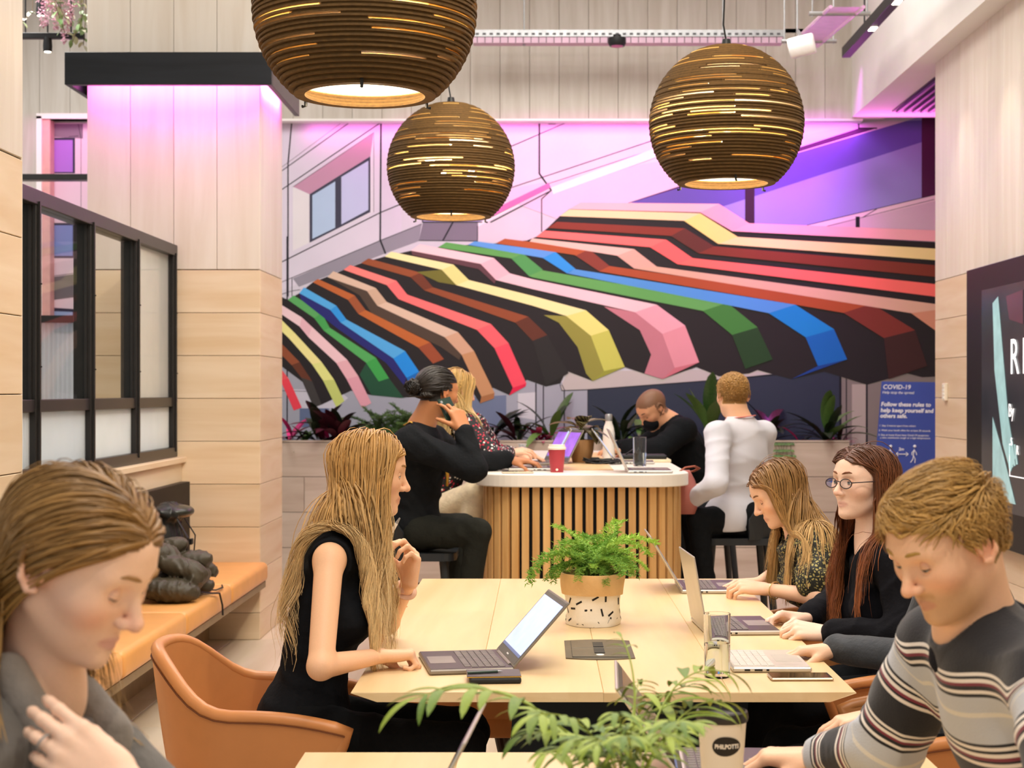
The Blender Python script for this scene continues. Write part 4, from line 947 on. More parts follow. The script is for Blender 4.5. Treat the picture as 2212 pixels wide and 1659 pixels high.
# ---------------- tub chairs
M_tub = plain('cognac_tub_leather', '#CC8850', .38, var=.05, scale=10, bump=.03)
def tub_chair(loc, rz, label):
    """faces local +x"""
    t = thing('tub_chair', loc, label, 'chair', 'tan leather tub chairs', rz=rz)
    path = []   # rim path, from front of right arm round the back to front of left arm
    R, A = .285, .25
    for k in range(9): path.append((A*(1-k/8), -R, 0))
    for k in range(1, 24): 
        a = -math.pi/2-math.pi*k/24; path.append((R*math.cos(a), R*math.sin(a), 0))
    for k in range(9): path.append((A*k/8, R, 0))
    n = len(path); nv = 12
    def pt(i, v, inset):
        x, y, _ = path[i]; th = math.atan2(y, x)
        b = max(0.0, -x/R) if x < 0 else 0
        b = (b*b*(3-2*b))**2.0
        fr = max(0, x/A)
        zr = .655+.135*b-.035*fr*fr
        z = .43+(zr-.43)*v
        fl = .80+.20*v**.7
        if x > 0: px = x*(.80+.20*v)-.03*(1-v)
        else: px = x*fl
        py = y*fl
        l = math.hypot(px if x < 0 else 0, py) or 1
        px -= inset*((px if x < 0 else 0)/l); py -= inset*py/l
        return (px-.02, py, z)
    for nm, ins in (('shell', 0), ('lining', .032)):
        vs = [pt(i, v/nv, ins) for i in range(n) for v in range(nv+1)]
        fs = [(i*(nv+1)+v, i*(nv+1)+v+1, (i+1)*(nv+1)+v+1, (i+1)*(nv+1)+v) for i in range(n-1) for v in range(nv)]
        if nm == 'lining': fs = [f[::-1] for f in fs]
        MB().add(vs, fs).build(nm, M_tub, t, smooth=True, world=False)
    e = [Vector(pt(i, 1, .016)) for i in range(n)]
    ends0 = [Vector(pt(0, v/nv, .016)) for v in range(0, nv+1, 2)]; ends1 = [Vector(pt(n-1, v/nv, .016)) for v in range(nv, -1, -2)]
    MB().tube(ends0+e[1:-1]+ends1, .0175, 12).build('rim', M_tub, t, smooth=True, world=False)
    e2 = [Vector(pt(i, .955, -.002)) for i in range(n)]
    MB().tube(e2, .0022, 5).build('seam', plain('dark_stitch', '#6b3a1a', .6), t, world=False)
    st = MB(); bm = bmesh.new(); bmesh.ops.create_cube(bm, size=1)
    for v in bm.verts: v.co = Vector((.01+v.co.x*.50, v.co.y*.50, .44+v.co.z*.08))
    bmesh.ops.bevel(bm, geom=bm.edges[:], offset=.035, segments=4, profile=.5, affect='EDGES')
    me = bpy.data.meshes.new('seat'); bm.to_mesh(me); bm.free(); link('seat', me, M_tub, t, smooth=True, world=False)
    # underside pan
    MB().lathe([(0, .395), (.16, .395), (.23, .42), (.25, .44), (0, .44)], 28).build('seat_pan', M_tub, t, smooth='auto', world=False)
    for sx in (-1, 1):
        for sy in (-1, 1):
            MB().tube([(sx*.12, sy*.12, .40), (sx*.21, sy*.21, 0)], [.016, .011], 10).build('leg', plain('dark_oak_leg', '#3a2a20', .5), t, world=False)
    return t
tub_chair((-.70, 4.10, 0), 0, 'tan leather tub chair with woman in black sitting in it')
tub_chair((-.25, 4.98, 0), 0, 'empty tan leather tub chair pushed under the communal table')
tub_chair((1.02, 3.85, 0), math.pi, 'tan leather tub chair of the person in grey sweater')
tub_chair((1.02, 4.62, 0), math.pi, 'tan leather tub chair of the woman with glasses')
tub_chair((1.0, 5.45, 0), math.pi, 'tan leather tub chair of the woman in leopard print')
tub_chair((.99, 2.75, 0), math.pi, 'tan leather tub chair of the man in striped sweater')
tub_chair((-.86, 1.98, 0), 0, 'tan leather tub chair of the woman in grey at left front')

# ---------------- bar stools
M_stool = plain('black_stool_wood', '#23272b', .4, var=.12)
def stool(loc, rz, label):
    """low backed bar stool, faces local +x"""
    t = thing('bar_stool', loc, label, 'stool', 'black bar stools', rz=rz); zs = .70
    MB().prism(rrect(-.20, .20, -.20, .20, .07, 6), zs-.035, zs).build('seat', M_stool, t, world=False)
    b = MB(); n = 16; vs = []
    for k in range(n+1):
        a = math.radians(100+160*k/n); 
        for r, z in ((.205, zs-.005), (.215, zs+.15), (.235, zs+.15), (.225, zs-.005)): vs.append((r*math.cos(a)*1.0, r*math.sin(a), z-(.05 if z > zs and k in (0, n) else 0)))
    fs = [(k*4+q, (k+1)*4+q, (k+1)*4+(q+1) % 4, k*4+(q+1) % 4) for k in range(n) for q in range(4)]+[(0, 1, 2, 3), (n*4+3, n*4+2, n*4+1, n*4)]
    b.add(vs, fs).build('backrest', M_stool, t, world=False)
    for sx in (-1, 1):
        for sy in (-1, 1): MB().tube([(sx*.14, sy*.14, zs-.03), (sx*.20, sy*.20, 0)], [.021, .016], 10).build('leg', M_stool, t, world=False)
    for s in (-1, 1):
        MB().tube([(s*.185, -.185, .22), (s*.185, .185, .22)], .01, 8).build('footrest', M_stool, t, world=False)
        MB().tube([(-.18, s*.18, .27), (.18, s*.18, .27)], .01, 8).build('footrest', M_stool, t, world=False)
stool((-.59, 7.45, 0), 0, 'black bar stool under the man on the phone')
stool((-.58, 8.35, 0), 0, 'black bar stool under the woman in flowered blouse')
stool((1.02, 8.2, 0), math.pi, 'black bar stool with low back under the man in white shirt')
stool((1.0, 9.6, 0), math.pi, 'black bar stool of the man in black at far right')

# ---------------- bench belongings are built with the people's surface tool further down
# ================================================================ SURFACE TOOL: smooth-blended shapes -> one continuous mesh
f32 = np.float32
def nrm(v): v = np.asarray(v, float); return v/np.linalg.norm(v)
class SDF:
    def __init__(s): s.ops = []
    def cap(s, a, b, ra, rb=None, k=.01, sub=False):
        s.ops.append(('c', np.asarray(a, float), np.asarray(b, float), ra, ra if rb is None else rb, k, sub)); return s
    def ell(s, c, r, R=None, k=.01, sub=False):
        s.ops.append(('e', np.asarray(c, float), np.asarray(r, float), np.eye(3) if R is None else np.asarray(R, float), None, k, sub)); return s
    def half(s, p, n, k=.004): s.ops.append(('h', np.asarray(p, float), nrm(n), 0, 0, k, 'and')); return s
    def wrinkle(s, fn, amp): s.ops.append(('w', fn, amp, 0, 0, 0, 'w')); return s
    @staticmethod
    def prim(op, p):
        t = op[0]
        if t == 'c':
            a, b = op[1], op[2]; ab = b-a; L2 = max(1e-12, ab @ ab)
            tt = np.clip(((p-a) @ ab)/L2, 0, 1)
            q = p-a-tt[:, None]*ab
            return np.sqrt((q*q).sum(1))-(op[3]+tt*(op[4]-op[3]))
        if t == 'e':
            q = (p-op[1]) @ op[3]; r = op[2]
            k0 = np.sqrt(((q/r)**2).sum(1)); k1 = np.sqrt(((q/(r*r))**2).sum(1))+1e-9
            return np.where(k0 < .25, -r.min()*(1-k0), k0*(k0-1)/k1)
        return (p-op[1]) @ op[2]
    @staticmethod
    def mix(d, e, k, sub):
        if sub == 'and':
            h = np.clip(.5-.5*(e-d)/k, 0, 1); return e*(1-h)+d*h+k*h*(1-h)
        if sub:
            h = np.clip(.5-.5*(d+e)/k, 0, 1); return d*(1-h)-e*h+k*h*(1-h)
        h = np.clip(.5+.5*(d-e)/k, 0, 1); return d*(1-h)+e*h-k*h*(1-h)
    def eval(s, p):
        d = np.full(len(p), 9.0)
        for op in s.ops:
            if op[0] == 'w': d = d+op[2]*op[1](p)
            else: d = s.mix(d, s.prim(op, p), op[5], op[6])
        return d
    def bounds(s, pad=.02):
        lo = np.full(3, 9e9); hi = -lo
        for op in s.ops:
            if op[6] is not False: continue
            if op[0] == 'c':
                for q, r in ((op[1], op[3]), (op[2], op[4])): lo = np.minimum(lo, q-r); hi = np.maximum(hi, q+r)
            if op[0] == 'e': 
                e = np.sqrt(((op[3]*op[2])**2).sum(1)); lo = np.minimum(lo, op[1]-e); hi = np.maximum(hi, op[1]+e)
        return lo-pad, hi+pad
def polygonise(S_, h, lo=None, hi=None):
    b0, b1 = S_.bounds(); lo = b0 if lo is None else np.maximum(lo, b0); hi = b1 if hi is None else np.minimum(hi, b1)
    B = 8; nb = np.ceil((hi-lo)/(h*B)).astype(int)+1; n = nb*B; diag = h*B*.87
    ix = np.stack(np.meshgrid(*[np.arange(k) for k in nb], indexing='ij'), -1).reshape(-1, 3)
    cen = lo+(ix*B+(B-1)/2)*h
    dc = []; d = np.full(len(cen), 9.0)
    for op in S_.ops:
        if op[0] == 'w': dc.append(None); continue
        e = S_.prim(op, cen); dc.append(e); d = S_.mix(d, e, op[5], op[6])
    act = np.abs(d) < diag*1.25+.005
    sg = np.where(d < 0, -1., 1.).astype(f32).reshape(nb)
    G = np.repeat(np.repeat(np.repeat(sg, B, 0), B, 1), B, 2)
    ai = ix[act]; off = np.stack(np.meshgrid(*[np.arange(B)]*3, indexing='ij'), -1).reshape(-1, 3)
    pts = (lo+((ai[:, None, :]*B+off[None])*h)).astype(f32); D = np.full(pts.shape[:2], 9.0, f32); da = d[act]
    for op, e in zip(S_.ops, dc):
        if op[0] == 'w':
            D = D+op[2]*op[1](pts.reshape(-1, 3)).reshape(D.shape); continue
        ea = e[act]
        if op[6] is False: m = ea < da+2*diag+op[5]+.01
        elif op[6] is True: m = ea < 2*diag+op[5]
        else: m = ea > -2*diag-op[5]
        if not m.any(): continue
        q = pts[m].reshape(-1, 3); D[m] = S_.mix(D[m].reshape(-1), S_.prim(op, q), op[5], op[6]).reshape(-1, B**3)
    Gv = G.reshape(nb[0], B, nb[1], B, nb[2], B).transpose(0, 2, 4, 1, 3, 5)
    Gv[ai[:, 0], ai[:, 1], ai[:, 2]] = D.reshape(-1, B, B, B).astype(f32)
    ins = G < 0
    cnt = np.zeros(n-1, np.int8)
    for i in (0, 1):
        for j in (0, 1):
            for k in (0, 1): cnt += ins[i:n[0]-1+i, j:n[1]-1+j, k:n[2]-1+k]
    cells = np.argwhere((cnt > 0) & (cnt < 8)); ids = np.full(n-1, -1, np.int32)
    ids[cells[:, 0], cells[:, 1], cells[:, 2]] = np.arange(len(cells))
    acc = np.zeros((len(cells), 3)); w = np.zeros(len(cells))
    cs = [(i, j, k) for i in (0, 1) for j in (0, 1) for k in (0, 1)]
    val = {c: G[cells[:, 0]+c[0], cells[:, 1]+c[1], cells[:, 2]+c[2]].astype(float) for c in cs}
    for c in cs:
        for ax in range(3):
            if c[ax] == 0:
                e = list(c); e[ax] = 1; e = tuple(e); va, vb = val[c], val[e]; m = (va < 0) != (vb < 0)
                t = np.where(m, va/(va-vb+1e-12), 0); q = np.tile(np.array(c, float), (len(cells), 1)); q[:, ax] += t
                acc[m] += q[m]; w[m] += 1
    V = lo+(cells+acc/w[:, None])*h
    quads = []
    for ax in range(3):
        a1, a2 = (ax+1) % 3, (ax+2) % 3
        sl0 = [slice(1, None)]*3; sl1 = [slice(1, None)]*3
        sl0[ax] = slice(0, -1); sl1[ax] = slice(1, None)
        A = ins[tuple(sl0)]; Bm = ins[tuple(sl1)]
        for flip, M in ((False, A & ~Bm), (True, ~A & Bm)):
            e = np.argwhere(M)
            if not len(e): continue
            e = e.copy(); e[:, a1] += 1; e[:, a2] += 1
            ok = (e[:, a1] < n[a1]-1) & (e[:, a2] < n[a2]-1); e = e[ok]
            def gid(d1, d2):
                q = e.copy(); q[:, a1] -= d1; q[:, a2] -= d2; return ids[q[:, 0], q[:, 1], q[:, 2]]
            Q = np.stack([gid(1, 1), gid(0, 1), gid(0, 0), gid(1, 0)], 1)
            if flip: Q = Q[:, ::-1]
            quads.append(Q)
    Q = np.concatenate(quads); Q = Q[(Q >= 0).all(1)]
    return V, Q
def mesh_np(name, V, Q, smooth=True):
    me = bpy.data.meshes.new(name); nv, nf = len(V), len(Q); k = Q.shape[1]
    me.vertices.add(nv); me.vertices.foreach_set('co', np.ascontiguousarray(V, f32).ravel())
    me.loops.add(nf*k); me.loops.foreach_set('vertex_index', np.ascontiguousarray(Q, np.int32).ravel())
    me.polygons.add(nf); me.polygons.foreach_set('loop_start', np.arange(0, nf*k, k, dtype=np.int32))
    try: me.polygons.foreach_set('loop_total', np.full(nf, k, np.int32))
    except Exception: pass
    me.update(calc_edges=True); me.validate()
    if smooth: me.polygons.foreach_set('use_smooth', np.ones(len(me.polygons), bool))
    return me
def set_col(me, C, name='col'):
    a = me.color_attributes.new(name, 'FLOAT_COLOR', 'POINT')
    c4 = np.ones((len(C), 4), f32); c4[:, :3] = C; a.data.foreach_set('color', c4.ravel())
def set_float(me, v, name):
    a = me.attributes.new(name, 'FLOAT', 'POINT'); a.data.foreach_set('value', np.ascontiguousarray(v, f32))
def sdf_obj(name, S_, h, mat, parent, colfn=None, lo=None, hi=None, flt=None):
    V, Q = polygonise(S_, h, lo, hi); me = mesh_np(name, V, Q)
    if colfn is not None: set_col(me, colfn(V))
    if flt is not None:
        for nm, fn in flt.items(): set_float(me, fn(V), nm)
    return link(name, me, mat, parent)
def folds(scale, seed=0, ax=(1, 1, 1)):
    r = np.random.RandomState(seed); K = r.normal(size=(5, 3))*np.asarray(ax); K = K/np.linalg.norm(K, axis=1)[:, None]*scale*(.6+.8*r.rand(5, 1)); ph = r.rand(5)*6.3
    def fn(p):
        w = p+.02*np.sin(p[:, [1, 2, 0]]*scale*.5+seed)
        v = sum(np.sin(w @ K[i]+ph[i]) for i in range(5))/3.0
        return np.where(v > 0, v*v, v*.4)
    return fn

def creases(scale, seed=0):
    r = np.random.RandomState(seed+77); K = r.normal(size=(4, 3)); K = K/np.linalg.norm(K, axis=1)[:, None]*scale*(.7+.6*r.rand(4, 1)); ph = r.rand(4)*6.3; M_ = r.normal(size=(4, 3))*scale*.18
    def fn(p):
        w = p+.012*np.sin(p[:, [2, 0, 1]]*scale*.55+seed)
        v = 0
        for i in range(4): v = v+np.clip(np.sin(p @ M_[i]+ph[i]*2), 0, 1)*((1-np.abs(np.sin(w @ K[i]+ph[i])))**2)
        return -v+.5
    return fn

# ---------------- head in local axes: x forward, y to the person's left, z up; origin mid-skull at eye level
def head_axes(f, roll=0):
    f = nrm(f); up = np.array([0, 0, 1.]); l = nrm(np.cross(up, f)); u = np.cross(f, l)
    if roll: l, u = l*math.cos(roll)+u*math.sin(roll), u*math.cos(roll)-l*math.sin(roll)
    return np.stack([f, l, u], 1)      # columns
def add_head(S_, c, R, sc=1.0, fem=False, nose=1.0, eyes=True):
    c = np.asarray(c, float)
    def W(p): return c+R @ (np.asarray(p, float)*sc)
    def E(p, r, k, sub=False): S_.ell(W(p), np.asarray(r)*sc, R, k*sc, sub)
    def C(a, b, r, r2=None, k=.01, sub=False): S_.cap(W(a), W(b), r*sc, None if r2 is None else r2*sc, k*sc, sub)
    E((-.012, 0, .036), (.098, .076, .081), .01)
    E((.030, 0, .022), (.060, .064, .074), .03)
    E((.032, 0, -.032), (.054, .056, .060), .03)
    E((.036, 0, -.070), (.050, .044 if fem else .048, .036), .025)
    for s in (-1, 1):
        C((-.006, s*.050, -.050), (.052, s*.018, -.094), .014 if fem else .018, .012 if fem else .016, .022)
        S_.ell(W((.058, s*.040, -.020)), np.array([.020, .020, .018])*sc, R, .03*sc)
    E((.075, 0, -.096), (.017, .019, .015), .022)
    # brow, sockets, lids
    for s in (-1, 1):
        C((.083, s*.010, .024), (.070, s*.043, .024), .0085 if fem else .0105, None, .018)
        E((.094, s*.031, .004), (.014, .017, .011), .014, True)
        E((.0735, s*.031, .002), (.0105, .0130, .0098), .004)
    # nose
    C((.088, 0, .010), (.108*nose, 0, -.028), .0062, .0095, .010)
    E((.1085*nose, 0, -.031), (.0105, .0098, .0092), .006)
    for s in (-1, 1):
        E((.097, s*.0115, -.034), (.0095, .0068, .0075), .006)
        E((.102, s*.006, -.0415), (.005, .0032, .004), .003, True)
    # mouth
    C((.080, -.018, -.0630), (.0900, 0, -.0608), .0034, .0048, .007); C((.080, .018, -.0630), (.0900, 0, -.0608), .0034, .0048, .007)
    C((.079, -.015, -.0695), (.0880, 0, -.0712), .0034, .0052, .007); C((.079, .015, -.0695), (.0880, 0, -.0712), .0034, .0052, .007)
    C((.085, -.021, -.0665), (.0960, 0, -.0663), .0014, None, .003, True); C((.085, .021, -.0665), (.0960, 0, -.0663), .0014, None, .003, True)
    # ears
    for s in (-1, 1):
        E((-.008, s*.0735, -.004), (.015, .0055, .026), .006)
        rim = [(.006, -.010), (.010, .012), (.004, .028), (-.012, .033), (-.025, .022), (-.026, .004), (-.018, -.016), (-.006, -.030), (.004, -.026)]
        for a, b in zip(rim, rim[1:]):
            C((a[0], s*(.079-.12*max(0, a[0])+(.006 if a[0] < -.015 else 0)), a[1]), (b[0], s*(.079-.12*max(0, b[0])+(.006 if b[0] < -.015 else 0)), b[1]), .0046, None, .003)
        E((-.003, s*.083, -.002), (.008, .006, .014), .004, True)
    return W
def head_local(V, c, R, sc): return ((V-np.asarray(c)) @ R)/sc
def scalp_mask(q):
    x, y, z = q[:, 0], q[:, 1], q[:, 2]
    fh = .074-.35*np.abs(y)          # front hair line height
    m = (z > fh) & (x > .02) | (x <= .02) & (z > .012-.0*x) & (x > -.02) | (x <= -.02) & (z > -.046)
    return m
def skin_colour(base, lip, c, R, sc, hair=None, scalp=True, stubble=None, blush=.5, fem=False):
    base = np.array(hexc(base)); lip = np.array(hexc(lip)); hc = None if hair is None else np.array(hexc(hair))
    def fn(V):
        q = head_local(V, c, R, sc); C = np.tile(base, (len(V), 1))
        near = (np.abs(q) < .16).all(1)
        x, y, z = q[:, 0], q[:, 1], q[:, 2]
        def mixin(m, colr):
            nonlocal C
            m = np.clip(m, 0, 1)*near; C = C*(1-m[:, None])+np.asarray(colr)*m[:, None]
        red = base*np.array([1.0, .72, .68])
        ck = np.exp(-(((x-.062)/.03)**2+((np.abs(y)-.042)/.022)**2+((z+.028)/.022)**2)); mixin(ck*blush, red)
        ns = np.exp(-(((x-.108)/.015)**2+(y/.014)**2+((z+.032)/.014)**2)); mixin(ns*blush*.9, red)
        er = np.exp(-(((x+.008)/.03)**2+((np.abs(y)-.080)/.012)**2+((z)/.035)**2)); mixin(er*blush*.9, red)
        if stubble is not None:
            st = np.clip((x-.0)/.04, 0, 1)*np.clip((-.030-z)/.03, 0, 1)*(z > -.125)*np.clip((z+.125)/.02, 0, 1); mixin(st*.55, hexc(stubble))
            mo = np.exp(-(((z+.05)/.006)**2))*(x > .08)*(np.abs(y) < .026); mixin(mo*.5, hexc(stubble))
        lp = np.clip(1.25-np.sqrt(((z+.066)/.0085)**2+(y/.021)**2), 0, 1)*(x > .078); mixin(np.clip(lp*3, 0, 1)*.45, lip)
        if hc is not None and scalp: mixin(scalp_mask(q).astype(float), hc*.8)
        return C
    return fn
def eye_parts(parent, c, R, sc, open_, gaze, iris, skin, lash, brow, mk_brow=True):
    """finely painted eyeball with lids, lash line and brow for each side"""
    c = np.asarray(c, float); sk = np.array(hexc(skin)); ic = np.array(hexc(iris)); ls = np.array(hexc(lash))
    n, m = 40, 28; th = np.linspace(-1.5, 1.5, n); ph = np.linspace(-1.35, 1.35, m)
    TH, PH = np.meshgrid(th, ph, indexing='ij')
    d = np.stack([np.cos(TH)*np.cos(PH), np.sin(TH)*np.cos(PH), np.sin(PH)], -1).reshape(-1, 3)
    Q = np.array([(i*m+j, (i+1)*m+j, (i+1)*m+j+1, i*m+j+1) for i in range(n-1) for j in range(m-1)])
    for s in (-1, 1):
        y, z = d[:, 1], d[:, 2]
        edge = np.clip(1-(y/.82)**2, 0, 1)
        up = (-.42+open_*1.0)*edge-.10*(1-edge); lowl = -.46*edge-.10*(1-edge)
        lidu = z > up; lidl = z < lowl
        r = np.where(lidu | lidl, .0144, .0136)-.0055*np.clip((np.arccos(np.clip(d[:, 0], -1, 1))-.85)/.6, 0, 1)**1.3
        C = np.tile(np.array([.80, .78, .76]), (len(d), 1))
        g = np.array(gaze, float); gd = nrm([1, g[0], g[1]]); a = np.arccos(np.clip(d @ gd, -1, 1))
        C[a < .50] = ic; C[a < .22] = (.012, .01, .01); C[(a < .5) & (a > .44)] = ic*.35
        C[lidu | lidl] = sk
        ln = (z > up-.10) & (z < up+.055) & (edge > .02); C[ln] = ls
        l2 = np.abs(z-lowl) < .05; C[l2] = C[l2]*.6+ls*.25
        cr = lidu & (np.abs(z-up-.36) < .05); C[cr] *= .8
        V = c+((np.array([.0735, s*.031, .002])+d*r[:, None]) @ R.T)*sc
        me = mesh_np('eye', V, Q if True else Q); set_col(me, C)
        link('eye', me, MATS['eye_paint'], parent)
        if mk_brow:
            pts = [np.array([.0950, s*.010, .0265]), np.array([.0945, s*.022, .0310]), np.array([.0895, s*.034, .0325]), np.array([.0785, s*.047, .0280])]
            W = [V3(c+R @ (p*sc)) for p in pts]
            MB().tube(W, [.0030*sc, .0040*sc, .0034*sc, .0012*sc], 8, flat=.8).build('eyebrow', plain('brow_'+brow[1:], brow, .8), parent, smooth=True)

# ---------------- hand: d = finger direction, b = back of the hand, s = +1 right hand, -1 left hand
def add_hand(S_, w, d, b, s, sc=1.0, curl=(.35, .5, .3), spread=.07, thumb=(.75, .25), curls=None, k=.0035):
    d = nrm(d); b = np.asarray(b, float); b = nrm(b-d*(b @ d)); y = s*np.cross(b, d); w = np.asarray(w, float)
    def W(p): return w+(d*p[0]+y*p[1]+b*p[2])*sc
    mcp = [(.090, .030, .002), (.095, .009, .005), (.090, -.012, .004), (.080, -.031, .0)]
    ln = [(.044, .026, .021), (.049, .030, .022), (.045, .028, .021), (.034, .021, .019)]
    rd = [.0093, .0095, .0090, .0080]
    for i, m in enumerate(mcp):
        S_.cap(W((.0, m[1]*.62, 0)), W(m), .0155*sc, .0115*sc, .012*sc)
    S_.ell(W((.05, .0, -.006)), np.array([.046, .034, .014])*sc, np.stack([d, y, b], 1), .012*sc)
    S_.ell(W((.034, .026, -.010)), np.array([.030, .015, .014])*sc, np.stack([d, y, b], 1), .012*sc)
    tips = []
    for i, m in enumerate(mcp):
        cu = curls[i] if curls else curl
        sp = (1.5-i)*spread; a = 0; p = np.array(m); r = rd[i]
        for j in range(3):
            a += cu[j]; dv = np.array([math.cos(a)*math.cos(sp), math.cos(a)*math.sin(sp), -math.sin(a)])
            q = p+dv*ln[i][j]; S_.cap(W(p), W(q), r*sc, r*.9*sc, k if j else .008*sc); p = q; r *= .9
        tips.append(W(p))
    o, fl = thumb; p = np.array([.022, .024, -.010])
    for j, l in enumerate((.042, .034, .026)):
        oo = o-.10*j; ff = fl+.22*j
        dv = nrm([math.cos(oo)*math.cos(ff), math.sin(oo)*math.cos(ff), -math.sin(ff)]); q = p+dv*l
        S_.cap(W(p), W(q), (.0135, .0112, .0100)[j]*sc, (.0112, .0100, .0085)[j]*sc, .010*sc if j == 0 else k); p = q
    tips.append(W(p)); return W, tips

# ---------------- hair: strands combed over the head, pulled down by weight, pushed out of the body
def simple_head(S_, hc, R, sc, k=1.0):
    hc = np.asarray(hc, float)
    def E(p, r, kk): S_.ell(hc+R @ (np.array(p)*sc), np.array(r)*sc, R, kk)
    E((-.012, 0, .036), (.098, .077, .081), .01); E((.030, 0, .022), (.060, .066, .074), .03); E((.032, 0, -.032), (.056, .062, .060), .03); E((.036, 0, -.070), (.050, .048, .036), .025)
def hair(parent, name, S_, hc, R, sc, n, length, comb, colour, tip=None, grav=.35, stiff=.8, lift=(.002, .014), rad=.0021, segs=16, mask=None, wave=0, wfreq=22, seed=1, mat='hair_strand', jit=.035, centre=(-.012, 0, .036), taper=.88, cvar=.22, flat=.32, stick=.9, zfree=-.03, face=None, fence=()):
    """S_ is the surface the hair lies on; strands stick to the head until they fall free below zfree"""
    r = np.random.RandomState(seed); hc = np.asarray(hc, float)
    SH = SDF(); simple_head(SH, hc, R, sc)
    cnd = r.normal(size=(n*5, 3)); cnd /= np.linalg.norm(cnd, axis=1)[:, None]
    loc0 = np.array(centre)*sc
    lo_, hi_ = np.zeros(len(cnd)), np.full(len(cnd), .17*sc)
    org = hc+R @ loc0
    for _ in range(10):
        mid = (lo_+hi_)/2; p = org+(cnd @ R.T)*mid[:, None]; ins = SH.eval(p) < 0
        lo_ = np.where(ins, mid, lo_); hi_ = np.where(ins, hi_, mid)
    root = org+(cnd @ R.T)*hi_[:, None]; q = head_local(root, hc, R, sc)
    mk = (mask or scalp_mask)(q); root = root[mk][:n]; q = q[mk][:n]; m = len(root)
    dl = comb(q, r); dl = dl+r.normal(size=dl.shape)*jit
    d = dl @ R.T; d /= np.linalg.norm(d, axis=1)[:, None]
    L = length(q, r); off = lift[0]+(lift[1]-lift[0])*r.rand(m)
    wide = np.arange(m) < m*.38; off[wide] = lift[0]+(off[wide]-lift[0])*.45
    st = (L/segs)[:, None]; p = root.copy(); g = np.array([0, 0, -1.])
    def grad(p):
        e = .005; d0 = S_.eval(p)
        G = np.stack([S_.eval(p+np.eye(3)[i]*e)-d0 for i in range(3)], 1)/e
        return d0, G/(np.linalg.norm(G, axis=1)[:, None]+1e-6)
    d0, G = grad(p); P_ = [p]; N_ = [G]
    d = d-G*np.sum(d*G, 1)[:, None]; d /= np.linalg.norm(d, axis=1)[:, None]+1e-6
    for k in range(segs):
        t = k/segs
        nd = d*stiff+g*grav*(.5+1.0*t); nd /= np.linalg.norm(nd, axis=1)[:, None]+1e-6
        pn = p+nd*st; o_ = off*min(1, (k+1)/2.5)
        for it in range(2):
            dd, G = grad(pn); zl = head_local(pn, hc, R, sc)[:, 2]
            onhead = np.clip((zl-zfree)/.03, 0, 1)*stick
            move = np.where(dd < o_, np.clip(o_-dd, 0, .04), -(dd-o_)*onhead)
            pn = pn+G*move[:, None]
            if face is not None:
                ql = head_local(pn, hc, R, sc); ex = np.where((ql[:, 2] < .062) & (ql[:, 2] > -.16), np.clip(ql[:, 0]-face, 0, .05), 0); pn = pn-R[:, 0]*(ex*sc*.9)[:, None]
            for fp, fn_ in fence:
                fn_ = np.asarray(fn_, float); ex = np.clip((pn-np.asarray(fp)) @ fn_, 0, .05); pn = pn-fn_*(ex*.8)[:, None]
        d = pn-p; d /= np.linalg.norm(d, axis=1)[:, None]+1e-6; p = pn; P_.append(p); N_.append(G)
    PT = np.stack(P_, 1); NN = np.stack(N_, 1)
    T_ = np.gradient(PT, axis=1); T_ /= np.linalg.norm(T_, axis=2)[:, :, None]+1e-9
    A = np.cross(T_, NN); A /= np.linalg.norm(A, axis=2)[:, :, None]+1e-9; Bv = np.cross(A, T_)
    if wave:
        tt = np.linspace(0, 1, segs+1)[None]; ph = (q[:, 0]*30+q[:, 1]*26+q[:, 2]*20)[:, None]+r.normal(size=(m, 1))*.45
        amp = wave*np.clip(tt*1.8-.45, 0, 1); s_ = tt*L[:, None]*wfreq
        PT = PT+A*(amp*np.sin(s_*2.2+ph))[:, :, None]+Bv*(amp*.7*np.cos(s_*2.2+ph*1.3))[:, :, None]
    rr = rad*np.where(wide, 2.9, 1)[:, None]*(.7+.6*r.rand(m))[:, None]*(1-taper*np.linspace(0, 1, segs+1)[None]**2); rr[:, 0] *= .6
    ns = 4; ang = np.arange(ns)*2*math.pi/ns
    V = PT[:, :, None, :]+rr[:, :, None, None]*(np.cos(ang)[None, None, :, None]*A[:, :, None, :]+np.where(wide, flat*.35, flat*1.5)[:, None, None, None]*np.sin(ang)[None, None, :, None]*Bv[:, :, None, :])
    V = V.reshape(-1, 3)
    base = (np.arange(m)[:, None, None]*(segs+1)+np.arange(segs)[None, :, None])*ns
    kk = np.arange(ns)[None, None]; k2 = (np.arange(ns)+1)[None, None] % ns
    Q = np.stack([base+kk, base+k2, base+ns+k2, base+ns+kk], -1).reshape(-1, 4)
    me = mesh_np(name, V, Q)
    c0 = np.array(hexc(colour)); c1 = np.array(hexc(tip or colour)); tt = np.linspace(0, 1, segs+1)[None, :, None]
    C = (c0*(1-tt)+c1*tt)*(1+cvar*(r.rand(m, 1, 1)*2-1)); C = np.repeat(C[:, :, None, :], ns, 2).reshape(-1, 3)
    set_col(me, C)
    return link(name, me, MATS[mat], parent)
attr_mat('skin', rough=.48, bump=.06, bscale=240, sss=.12, spec=.35, fine=.05)
attr_mat('eye_paint', rough=.25, bump=0, spec=.5, fine=.0)
attr_mat('hair_strand', rough=.42, bump=0, spec=.5, fine=.12, bscale=40)
